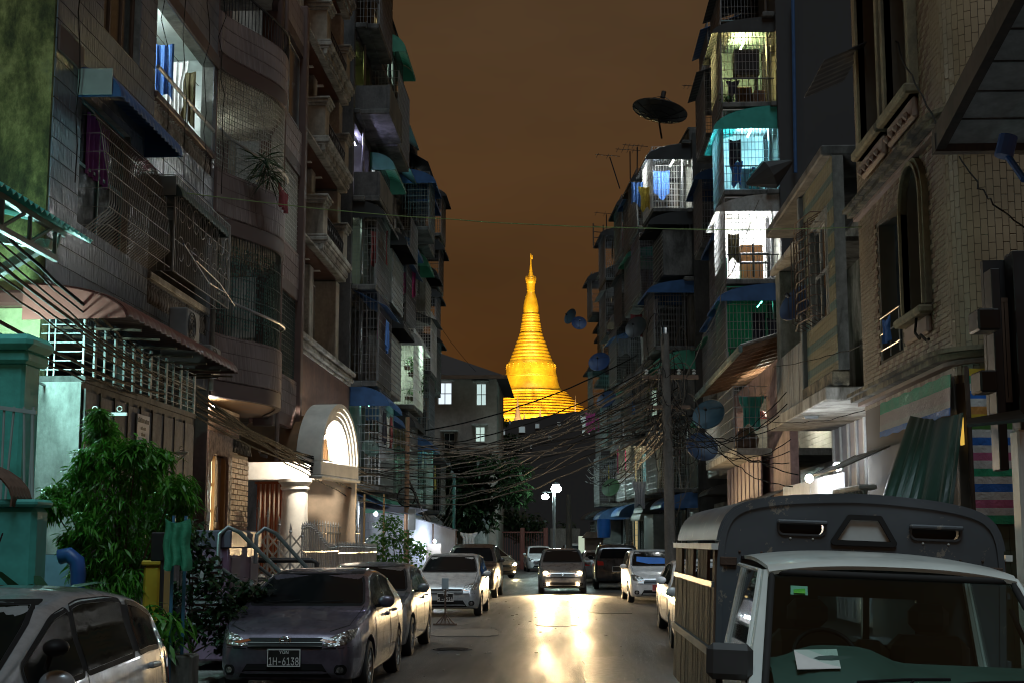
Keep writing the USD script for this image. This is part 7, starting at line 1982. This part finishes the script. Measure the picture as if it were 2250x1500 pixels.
tree('leafy_shrub', 'broad-leaved plant with a yellow flower spike at the left edge', (-4.15, 11.0, 0), .6, [(0, 0, 1.35), (-.3, 0, 1.3), (.2, 0, 1.2)], .2, 60, .45, .05, leafy('broad_leaf', (.03, .10, .05), (.06, .16, .07)), 11, 'plant', .02, -.2)
tree('leafy_shrub', 'bright green hedge bush at the end of the silver picket fence', (-4.55, 39.5, 0), .8, [(0, 0, 1.9), (-.5, 0, 1.8), (.45, 0, 1.6), (0, 0, 1.3), (-.4, 0, 1.1), (.4, 0, 1.0), (-.6, 0, 1.4), (-.3, 0, 2.3), (0, 0, .7)], .42, 2600, .11, .035, leafy('lit_leaf', (.04, .13, .02), (.12, .26, .05)), 12, 'shrub', .04, .2)
tree('leafy_shrub', 'bright leafy branch reaching in at the right edge', (5.05, 13.2, 0), 2.2, [(-.05, 0, 3.3), (.15, 0, 3.2), (.1, 0, 2.95), (-.1, 0, 3.0), (.3, 0, 3.05), (.25, 0, 2.7), (0, 0, 2.75), (.3, .1, 2.4), (.35, 0, 2.15)], .16, 420, .12, .036, leafy('lit_leaf2', (.03, .11, .015), (.10, .24, .04)), 13, 'shrub', .03, .1)
for k, (px, d, lb) in enumerate(((380, 13.5, 'left'), (407, 13.6, 'right'))):
    q = P(px, 1200, d)
    solo('blue_post', lb + ' of the two thin blue posts that hold the green sack', 'post', MB().rod((q[0], d, 0), (q[0], d, 2.05), .017, 8), plain('post_blue', (.05, .20, .36), .5))
q0, q1 = P(366, 1140, 13.45), P(418, 1140, 13.45)
S, T_ = np.meshgrid(np.linspace(0, 1, 20), np.linspace(0, 1, 12), indexing='ij')
g = np.stack([q0[0] + (q1[0] - q0[0]) * S * (1 + .08 * T_) + .01 * np.sin(T_ * 9), 13.42 - .03 * np.sin(S * 17) * (T_ + .3) - .05 * np.sin(S * math.pi), 2.02 - .46 * T_ - .04 * np.sin(S * math.pi) * (T_ < .1) - .03 * np.sin(S * 9) * T_], -1)
solo('green_sack', 'green woven sack hung upside down over two blue posts', 'sack', MB().sheet(g, .01), plain('sack_green', (.04, .30, .17), .6, var=.35, scale=14, bump=.4, bscale=60), smooth=50)
solo('concrete_block', 'pale concrete block at the foot of the two blue posts', 'block', MB().rbox(-3.75, -3.5, 13.5, 13.8, 0, .75, .02), concrete)
q0, q1 = P(312, 1310, 14.2), P(354, 1230, 14.2)
yb = thing('yellow_bin', 'yellow plastic bin half hidden behind the shrub', 'bin')
obj('body', MB().rbox(q0[0], q1[0], 14.2, 14.6, .3, q1[2] - .05, .03), plain('bin_yellow', (.50, .36, .03), .5), yb)
obj('rim', MB().rbox(q0[0] - .015, q1[0] + .015, 14.18, 14.62, q1[2] - .05, q1[2], .012), plain('bin_yellow', (.50, .36, .03), .5), yb)
q0, q1 = P(330, 1232, 13.9), P(364, 1168, 13.9)
solo('black_panel', 'small black board above the yellow bin', 'board', MB().rbox(q0[0], q1[0], 13.9, 13.95, q0[2], q1[2], .01).rod((q1[0] - .03, 13.93, 0), (q1[0] - .03, 13.93, q0[2]), .02), black_metal)
gn = thing('generator', 'purple-grey generator cabinet with louvred end and hatch', 'generator')
vio = plain('generator_purple', (.20, .12, .19), .4, var=.2, scale=6)
obj('cabinet', MB().rbox(-5.08, -4.47, 19.05, 20.9, .25, 1.93, .02), vio, gn)
obj('lid', MB().rbox(-5.1, -4.44, 19.02, 20.93, 1.72, 1.96, .015), plain('generator_dark', (.07, .06, .09), .45), gn)
for z in np.arange(.75, 1.6, .07):
    if not 1.12 < z < 1.22:
        obj('louvre', MB().hexa([(-5.02, 19.02, z), (-4.56, 19.02, z), (-4.56, 19.045, z), (-5.02, 19.045, z), (-5.02, 18.995, z - .035), (-4.56, 18.995, z - .035), (-4.56, 19.045, z - .03), (-5.02, 19.045, z - .03)]), black_metal, gn)
obj('hatch', MB().rbox(-4.469, -4.45, 19.7, 20.2, .5, 1.05, .005), plain('generator_grey', (.26, .19, .22), .4), gn)
obj('door_panel', MB().rbox(-4.469, -4.452, 19.15, 19.65, .5, 1.6, .005).rbox(-4.469, -4.452, 20.3, 20.8, .5, 1.6, .005), plain('generator_grey', (.26, .19, .22), .4), gn)
obj('handle', MB().rbox(-4.45, -4.43, 19.6, 19.64, 1.0, 1.16, .005).rbox(-4.45, -4.43, 20.24, 20.28, .95, 1.2, .005), black_metal, gn)
obj('label_plate', MB().rbox(-4.468, -4.448, 19.3, 19.5, 1.78, 1.86, .002), white_paint, gn)
rail_m = plain('rail_grey', (.22, .24, .25), .35, .6)
for k, y in enumerate((19.3, 20.7)):
    solo('stair_rail', ['nearer of the two grey stair rails running down past the generator', 'farther of the two grey stair rails running down past the generator'][k], 'handrail',
         MB().tube([(-4.6 + .2 * k, y - .35, 1.5), (-4.6 + .2 * k, y - .3, 1.9), (-4.5 + .2 * k, y - .25, 2.0), (-4.35 + .2 * k, y - .2, 1.93), (-3.5 + .1 * k, y + .2, 1.05), (-3.45 + .1 * k, y + .2, .2)], .03, 8).tube([(-4.55 + .2 * k, y - .3, 1.45), (-3.5 + .1 * k, y + .2, .62)], .024, 8), rail_m, smooth=50)
for k in range(6):
    solo('stone_step', f'stone step {["at the foot", "second from the foot", "third from the foot", "fourth from the foot", "fifth from the foot", "at the head"][k]} of the entrance stairs', 'step', MB().rbox(-4.9 - .24 * k, -4.6 - .24 * k + .06, 21.2, 30.8, 0, .17 * (k + 1), .015), plain('granite_dark', (.075, .08, .085), .35, var=.5, scale=60))
# lattice gate of the porch and silver picket fence
sg_ = thing('lattice_gate', 'open silver lattice gate with spear posts before the porch column', 'gate')
z0, ya = 1.02, 30.6
xs_ = [P(p, 1240, ya)[0] for p in (565, 586, 612, 637, 663)]
tops = [P(600, t_, ya)[2] for t_ in (1118, 1135, 1155, 1170, 1180)]
for x, zt_ in zip(xs_, tops):
    m = MB().rod((x, ya, z0 - .1), (x, ya, zt_), .022, 8).lathe([(.03, 0), (.04, .03), (.02, .06), (.03, .09), (.002, .22)], (x, ya, zt_), 8)
    obj('post', m, steel, sg_)
for k in range(4):
    for q in range(3):
        za, zb = z0 + .05 + q * .30, z0 + .35 + q * .30
        if zb < tops[k] + .02:
            obj('lattice_bar', MB().bar((xs_[k], ya + .01, za), (xs_[k + 1], ya + .01, zb), .035, .012, (0, 1, 0)).bar((xs_[k], ya - .01, zb), (xs_[k + 1], ya - .01, za), .035, .012, (0, 1, 0)), steel, sg_)
obj('sill', MB().rbox(xs_[0] - .1, xs_[-1] + .3, ya - .15, ya + .15, .2, z0, .02), plain('granite_dark', (.075, .08, .085), .35), sg_)
obj('pipe', MB().tube([(xs_[0], ya - .2, 1.42), (xs_[-1] + .25, ya - .2, 1.42), (xs_[-1] + .36, ya - .2, 1.36), (xs_[-1] + .36, ya - .2, .4)], .055, 10), black_metal, sg_, smooth=50)


def picket(name, label, a, b_, h0, h1, z=.12, n=20):
    a, b_ = np.array([*a, z]), np.array([*b_, z])
    t = thing(name, label, 'fence')
    for k in range(n + 1):
        q = a + (b_ - a) * k / n
        h = h0 + (h1 - h0) * k / n + .12 * math.sin(k / n * math.pi * 2) * (h0 - h1 > .3)
        m = MB().rod(q, q + [0, 0, h], .018, 6).lathe([(.02, 0), (.032, .03), (.016, .05), (.026, .075), (.002, .16)], q + np.array([0, 0, h]), 6)
        obj('picket', m, steel, t)
    for h in (.25, .85, min(h0, h1) - .08):
        obj('rail', MB().bar(a + [0, 0, h], b_ + [0, 0, h], .03, .03), steel, t)
    return t


picket('picket_fence', 'silver spear-topped fence curving down beside the porch', P(664, 1200, 31.0)[:2], P(742, 1200, 34.0)[:2], 1.95, 1.55)
picket('picket_fence', 'silver spear-topped fence along the pavement, nearest the hedge bush', P(742, 1200, 34.0)[:2], P(826, 1200, 38.8)[:2], 1.55, 1.5, n=26)
picket('picket_fence', 'inner silver spear-topped fence behind the pavement fence', P(690, 1200, 36)[:2], P(790, 1200, 40)[:2], 2.1, 2.0, n=18)
# the white tarpaulin stall and its lamp
sa, sb = P(898, 1200, 49.5), P(1002, 1200, 53)
tent = plain('tent_sheet', (.46, .50, .58), .5, var=.12, scale=5, bump=.4, bscale=6)
stl = thing('tarpaulin_stall', 'pale blue-white tarpaulin stall lit from within on the left pavement', 'stall')
zf = P(900, 1134, 49.5)[2]
zbk = P(1000, 1165, 53)[2]


def rip(p0, p1, z0a, z1a, z0b, z1b, n=30, amp=.05):
    k = np.linspace(0, 1, n)
    q = np.linspace(0, 1, 8)
    x = p0[0] + (p1[0] - p0[0]) * k
    y = p0[1] + (p1[1] - p0[1]) * k
    zlo, zhi = z0a + (z0b - z0a) * k, z1a + (z1b - z1a) * k
    w = amp * np.sin(k * 21)[:, None] * np.cos(q * 4)[None, :]
    return np.stack(np.broadcast_arrays(x[:, None], y[:, None] + w, zlo[:, None] + (zhi - zlo)[:, None] * q[None, :]), -1)


obj('front_sheet', MB().sheet(rip(sa, sb, .12, zf, .12, zbk), .01), tent, stl, smooth=50)
obj('side_sheet', MB().sheet(rip((sa[0], sa[1] + .02), (sa[0] - 2.0, sa[1] + 1.2), .12, zf, .12, zf + .3), .01), tent, stl, smooth=50)
rf = np.array([[(sa[0] - .1, sa[1] - .35, zf + .05), (sa[0] - 2.2, sa[1] + .6, zf + .55)], [(sb[0] + .1, sb[1] - .3, zbk + .03), (sb[0] - 2.2, sb[1] + .8, zbk + .5)]])
obj('roof_sheet', MB().sheet(rf, .03), plain('stall_roof', (.22, .24, .29), .5), stl)
for p, z in ((sa, zf), ((sa + sb) / 2, (zf + zbk) / 2), (sb, zbk)):
    obj('pole', MB().rod((p[0], p[1] - .08, .1), (p[0], p[1] - .08, z), .03, 8), dark_wood, stl)
w_ = P(952, 1225, 50.9)
obj('window_flap', MB().rbox(w_[0] - .35, w_[0] + .3, w_[1] - .18, w_[1] - .12, 1.0, 1.75, .02), plain('flap_brown', (.22, .19, .17), .7), stl)
lq = P(955, 1188, 50.3)
obj('lamp', MB().ball(lq, .05, 2), glow('stall_bulb', (.80, .90, 1), 600), stl)
lq2 = P(826, 1128, 47.5)
lf2 = thing('stall_light', 'bright bulb under the canopy left of the tarpaulin stall', 'lamp')
obj('lamp', MB().ball(lq2, .07, 2), glow('stall_bulb2', (.88, .95, 1), 450), lf2)
obj('cord', MB().rod(lq2, lq2 + [0, 0, .6], .01), cable_black, lf2)
lq3 = P(748, 1062, 41.5)
lf3 = thing('bracket_lamp', 'small bright lamp on a bracket just past the porch', 'lamp')
obj('lamp', MB().ball(lq3, .06, 2), glow('bracket_bulb', (.9, .97, 1), 1400), lf3)
obj('arm', MB().rod(lq3 + [0, 0, .06], lq3 + [-.4, .2, .15], .015), black_metal, lf3)
cn = thing('shop_canopy', 'dark sheet canopy on bamboo poles over the bulb left of the stall', 'canopy')
obj('sheet', MB().sheet(np.array([[P(790, 1112, 46), P(800, 1098, 49)], [P(905, 1128, 48), P(940, 1118, 51)]]), .03), plain('canopy_lilac', (.20, .20, .26), .5), cn)
for px, d in ((843, 46.5), (800, 46)):
    q = P(px, 1150, d)
    obj('bamboo_pole', MB().rod((q[0], d, .1), (q[0], d, P(px, 1105, d)[2] + .3), .035, 8), plain('bamboo', (.34, .20, .08), .6), cn)
solo('hanging_clothes', 'red and white cloth hung from the eave of the tarpaulin stall', 'laundry', cloth(MB(), P(1030, 1168, 55), .6, .55, 131, ax=(1, 0, 0)), CLOTH[1])
sgn = thing('street_sign', 'small square sign on a pole with a splayed foot, before the silver hatchback', 'sign', loc=P(978, 1368, 31.6) * [1, 1, 0])
obj('pole', MB().rod((0, 0, .1), (0, 0, .95), .022, 8), rust_metal, sgn)
obj('plate', MB().rbox(-.075, .075, -.035, -.025, .78, 1.02, .005), plain('sign_grey', (.30, .36, .40), .5), sgn)
obj('foot', MB().bar((-.26, 0, .02), (.26, 0, .02), .04, .04), rust_metal, sgn)
for dx in (-.2, -.1, .0, .1, .2):
    obj('foot_strut', MB().bar((dx, .0, .03), (0, 0, .24), .022, .022, (0, 1, 0)), rust_metal, sgn)

# ------------------------------------------------------------------ poles, lamps, dishes, aerials
conc_pole = grimy('pole_concrete', (.09, .08, .07), (.045, .04, .035), .4, scale=3)
q = P(1474, 1220, 33.0)
pole = thing('utility_pole', 'stout concrete utility pole on the right with a nest of cables at its top', 'pole', loc=(q[0], 33.0, 0))
obj('shaft', MB().tube([(0, 0, 0), (-.02, 0, 3), (-.06, 0, 6.6)], [.14, .12, .095], 14), conc_pole, pole, smooth=50)
obj('crossarm', MB().bar((-.6, 0, 5.6), (.7, 0, 5.6), .09, .09).bar((-.5, 0, 4.9), (.5, 0, 4.9), .08, .08), dark_wood, pole)
for k, x in enumerate((-.5, -.2, .25, .6)):
    obj('insulator', MB().lathe([(.02, 0), (.05, .03), (.03, .07), (.05, .1), (.01, .14)], (x, 0, 5.65), 10), pale_wall, pole)
R = rng(201)
for k in range(46):                                        # the tangle: loops and coils of cable round the top
    c = np.array([R.normal(0, .22), R.normal(0, .12), 5.1 + R.normal(0, .6)])
    a = np.linspace(0, 2 * math.pi * (.6 + .5 * R.random()), 16) + R.random() * 6
    ra, rb = .08 + .28 * R.random(), .2 + .55 * R.random()
    obj('coiled_cable', MB().tube(c + np.stack([ra * np.cos(a), .2 * np.sin(a * 1.7 + k), rb * np.sin(a) - .25 * (k % 3)], 1), .007 + .006 * R.random(), 5), [cable_black, cable_grey, cable_grey][k % 3], pole)
q = P(893, 1180, 48)
lpole = thing('utility_pole', 'slim brown utility pole on the left pavement by the tarpaulin stall', 'pole', loc=(q[0], 48, 0))
obj('shaft', MB().tube([(0, 0, 0), (0, 0, 6.0)], [.10, .07], 10), plain('pole_brown', (.20, .11, .06), .7), lpole)
obj('meter_box', MB().rbox(.05, .3, -.1, .1, 2.2, 2.9, .02), grey_sheet, lpole)
th = np.linspace(0, 2 * math.pi * 3, 60)
obj('coiled_cable', MB().tube(np.stack([.3 * np.cos(th), -.12 - .01 * th / 6, 3.3 + .32 * np.sin(th)], 1), .022, 6), cable_black, lpole)
q = P(997, 1160, 66)
solo('steel_post', 'thin teal steel post in front of the dark street tree', 'post', MB().rod((q[0], 66, 0), (q[0], 66, P(997, 1040, 66)[2]), .07, 10), plain('post_teal', (.10, .22, .22), .5))
for k, (px, py, d, ppx, s_, lb) in enumerate(((1222, 1073, 78, 1218, 1500, 'larger and nearer street lamp at the end of the street'), (1198, 1090, 88, 1216, 420, 'smaller street lamp just left of the larger one'))):
    o = P(px, py, d)
    p0 = P(ppx, 1190, d)
    sl = thing('street_lamp', lb, 'street lamp')
    obj('post', MB().tube([(p0[0], d, 0), (p0[0], d, o[2] + .25), (o[0], d - .1, o[2] + .32)], [.09, .07, .05], 8), grey_metal, sl)
    obj('shade', MB().lathe([(.04, .36), (.2, .3), (.22, .26), (.2, .26)], o, 16), grey_metal, sl)
    obj('lamp', MB().ball(o, .29 if k == 0 else .24, 2, (1, 1, .75)), glow('street_bulb_%d' % k, (.72, 1.0, .95), s_ * .16), sl)
q = P(1250, 1190, 76)
solo('concrete_post', 'mossy concrete post right of the street lamps', 'post', MB().tube([(q[0], 76, 0), (q[0], 76, P(1250, 1085, 76)[2])], [.2, .13], 10), conc_pole)
kq = P(1305, 1165, 70)
ks = thing('guard_kiosk', 'small kiosk with a dark pitched top beside the right row of cars', 'kiosk', loc=(kq[0], 70, 0))
obj('body', MB().rbox(-.45, .45, 0, .8, .12, 2.0, .02), plain('kiosk_brown', (.20, .13, .10), .6), ks)
obj('roof', MB().hexa([(-.6, -.2, 2.0), (.6, -.2, 2.0), (.6, 1, 2.0), (-.6, 1, 2.0), (-.35, .1, 2.3), (.35, .1, 2.3), (.35, .7, 2.3), (-.35, .7, 2.3)]), rust_metal, ks)
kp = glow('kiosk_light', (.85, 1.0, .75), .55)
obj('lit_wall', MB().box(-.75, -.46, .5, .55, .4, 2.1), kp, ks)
solo('blue_drum', 'blue plastic drum hung under the far right awning', 'drum', MB().lathe([(.02, 0), (.3, 0), (.33, .4), (.3, .85), (.02, .85)], P(1327, 1180, 66), 18), plain('drum_blue', (.02, .14, .5), .4), smooth=40)
# dishes
dish('satellite_dish', 'huge dark mesh satellite dish on the roof against the sky', P(1447, 258, 63), (.22, .12, 1), 1.26, plain('mesh_dish', (.03, .028, .026), .6), P(1454, 305, 63), True)
for px, py, d, aim, r, m, lb in ((1757, 672, 29.0, (-.8, -.55, .55), .42, plain('dish_navy', (.01, .03, .075), .5), 'navy dish on the mouldy pier of the narrow striped house'), (1560, 914, 37, (-.45, -.9, .5), .42, dish_blue, 'blue-green dish with white label beside the bright caged room'),
                                 (1540, 985, 38, (.2, -.9, .5), .42, plain('dish_navy', (.01, .03, .075), .5), 'dark navy dish just below the blue-green one'), (1400, 722, 62, (-.5, -.8, .35), .5, black_sheet, 'black dish below the yellow-green balcony'),
                                 (1318, 797, 66, (-.3, -.9, .5), .5, plain('dish_bright', (.008, .032, .11), .6), 'bright blue dish on the far right row'), (1335, 880, 60, (-.5, -.7, .6), .45, plain('dish_navy', (.01, .03, .075), .5), 'navy dish under the bright blue one'),
                                 (1256, 697, 96, (-.7, -.6, .3), .55, dish_blue, 'teal dish sticking out left of the far right row'), (1272, 712, 95, (.1, -.9, .4), .5, plain('dish_bright', (.008, .032, .11), .6), 'blue dish beneath the teal one on the far right row'), (1344, 1072, 64, (-.4, -.8, .4), .42, plain('dish_green', (.10, .20, .10), .5), 'small green dish by the warm-lit far balcony'),
                                 (812, 985, 49, (.5, -.8, .4), .3, grey_sheet, 'small grey dish on the left row past the porch')):
    dish('satellite_dish', lb, P(px, py, d), aim, r, m)


def aerial(label, foot, h, tilt, seed, n=5):
    R = rng(seed)
    t = thing('aerial', label, 'antenna')
    top = foot + np.array([tilt * h, 0, h])
    obj('mast', MB().rod(foot, top, .03, 6), black_metal, t)
    b = MB().rod(top - [.7, .1, -.1], top + [.5, -.1, .0], .016, 5)
    for k in range(n):
        q = top + np.array([-.6 + 1.0 * k / n, 0, .08 - .08 * k / n])
        b.rod(q - [0.08, .5, .25], q + [0.08, .5, .25], .012, 4)
    obj('elements', b, black_metal, t)


aerial('leaning aerial mast, leftmost on the right row', P(1362, 415, 68), 1.6, -.30, 1, 2)
aerial('tall straight aerial mast behind the blue sheet', P(1385, 395, 67), 1.4, 0, 2, 4)
aerial('aerial with crossed elements just left of the white-lit balcony', P(1400, 380, 66), 1.25, 0.02, 3, 5)
aerial('spiky aerial on the wall left of the topmost lit cage', P(1545, 270, 58), 1.5, -.1, 4, 6)
aerial('aerial on the second left block roof edge', P(886, 190, 62), .35, .0, 5, 4)
aerial('thin aerial by the ladder frame on the right row', P(1333, 545, 82), 2.0, 0, 6, 2)
lad = thing('ladder_frame', 'rusty ladder frame standing on the roof of the right row', 'frame')
a, b_ = P(1304, 545, 84), P(1326, 545, 84)
obj('rails', MB().rod(a, a + [0, 0, 1.5], .04, 6).rod(b_, b_ + [0, 0, 1.4], .04, 6), rust_metal, lad)
for k in range(4):
    obj('rung', MB().rod(a + [0, 0, .3 + .35 * k], b_ + [0, 0, .28 + .33 * k], .03, 5), rust_metal, lad)


# ------------------------------------------------------------------ overhead cables
def sagged(a, b_, sag, n=18, seed=0, wob=.02):
    t = np.linspace(0, 1, n)
    R = rng(seed)
    p = a[None] * (1 - t)[:, None] + b_[None] * t[:, None]
    p[:, 2] -= sag * 4 * t * (1 - t)
    p += R.normal(0, wob, p.shape) * np.sin(t * math.pi)[:, None] * [1, 0, 1]
    return p


def cable(label, a, b_, sag, r, mat, seed=0, wob=.02, group=None):
    return solo('overhead_cable', label, 'cable', MB().tube(sagged(np.asarray(a), np.asarray(b_), sag, seed=seed, wob=wob), r, 5), mat, group)


R = rng(301)
PT = np.array([P(1474, 800, 33)[0], 33.0, 0])
LT = P(893, 1075, 48)
for k in range(16):
    a = PT + [R.normal(0, .15), 0, 4.6 + .11 * k]
    b_ = np.array([LT[0], 48, 0]) + [R.normal(0, .1), 0, 3.1 + .13 * k]
    cable('cable slung across the street from the stout concrete pole to the slim brown pole', a, b_, .5 + .5 * R.random(), .010 + .009 * R.random(), [cable_grey, cable_black, cable_grey][k % 3], 300 + k, .04, 'cables between the two utility poles')
for k in range(14):
    a = PT + [R.normal(0, .15), 0, 4.3 + .1 * k]
    b_ = P(770 + R.random() * 60, 915 + 9 * k, 44)
    cable('cable from the stout concrete pole to the left walk-up block past the porch', a, b_, .35 + .5 * R.random(), .010 + .007 * R.random(), [cable_grey, cable_black][k % 2], 330 + k, .035, 'cables to the left walk-up block')
for k in range(13):
    a = np.array([LT[0], 48, 0]) + [0, 0, 3.0 + .12 * k]
    b_ = P(415 + R.random() * 16, 845 + 5 * k, 24.2)
    cable('cable along the left fronts from the slim brown pole to the yard wall corner', a, b_, .25 + .45 * R.random(), .011 + .009 * R.random(), cable_black, 360 + k, .03, 'cables along the left fronts')
for k in range(9):
    a = P(418 + R.random() * 12, 850 + 5 * k, 24.0)
    b_ = P(-40, 470 + 26 * k + (60 if k > 5 else 0), 13.5)
    cable('dark cable from the yard wall corner past the red-brown hood to the left edge', a, b_, .06 + .1 * R.random(), .012 if k % 3 else .022, cable_black, 380 + k, .01, 'cables running to the left edge')
for k in range(9):
    a = PT + [0, 0, 4.0 + .15 * k]
    b_ = P(1700 + 60 * R.random(), 860 + 26 * k, 30.5)
    cable('cable from the stout concrete pole to the pink and striped house fronts', a, b_, .25 + .4 * R.random(), .009 + .006 * R.random(), cable_black, 400 + k, .03, 'cables to the right house fronts')
for k in range(8):
    a = PT + [0, 0, 4.3 + .12 * k]
    b_ = P(1285 + R.random() * 20, 1000 + 8 * k, 78)
    cable('cable from the stout concrete pole down the right row to the far end', a, b_, .5 + 1.0 * R.random(), .010 + .006 * R.random(), [cable_grey, cable_black][k % 2], 420 + k, .06, 'cables down the right row')
for k in range(7):
    a = P(893 + 4 * k, 1040 + 8 * k, 48)
    b_ = P(997, 1050 + 14 * k, 66)
    cable('cable hanging in a deep loop from the slim brown pole to the teal steel post', a, b_, .9 + 1.0 * R.random(), .014, [cable_grey, cable_black][k % 2], 440 + k, .03, 'deep cable loops by the slim brown pole')
cable('thin green line strung high across the whole street', P(318, 412, 22.5), P(1930, 498, 23.5), .28, .008, plain('line_green', (.20, .30, .10), .6), 1, .01)
cable('pale wire dropping from the blue-white lit cages down to the concrete pole', P(1668, 440, 40), PT + [.3, 0, 5.5], .2, .011, cable_grey, 2, .05)
cable('heavy cable rising from the left past the pagoda base to the far right row', P(900, 950, 60), P(1400, 780, 62), .5, .03, cable_black, 3, .02)
cable('second heavy cable below the first, across the pagoda base', P(900, 985, 58), P(1440, 800, 55), .6, .025, cable_black, 4, .02)
cable('single dark wire against the sky left of the pagoda', P(965, 715, 80), P(1045, 815, 86), .1, .012, cable_black, 5, .01)
cable('wire crossing the front of the tiled corner house to the near eave', P(1945, 40, 23), P(2066, 290, 15.2), .05, .012, cable_black, 6, .02)
cable('wire from the near eave down the tiled end wall', P(2108, 345, 16.5), P(2250, 500, 14.5), .08, .010, cable_black, 7, .02)
cable('wire hanging across the striped house and the tiled corner house', P(1700, 805, 31), P(1955, 735, 22.5), .08, .008, cable_black, 8, .01)
cable('lower wire hanging across the striped house towards the banner', P(1690, 925, 31), P(1955, 880, 22.5), .15, .009, cable_black, 9, .01)
for k in range(4):
    u = 20.0 + 1.3 * k
    cable('wire hanging down the grey tiled front from above', FL.pt((u + 2.2, 15, .12)), FL.pt((u + 2.5, 7.2 + .4 * k, .16)), .0, .008, cable_black, 460 + k, .05, 'wires down the grey tiled front')
cable('wire along the near edge of the grey tiled front', FL.pt((18.7, 15, .1)), FL.pt((18.5, 6.6, .12)), 0, .009, cable_black, 470, .08)
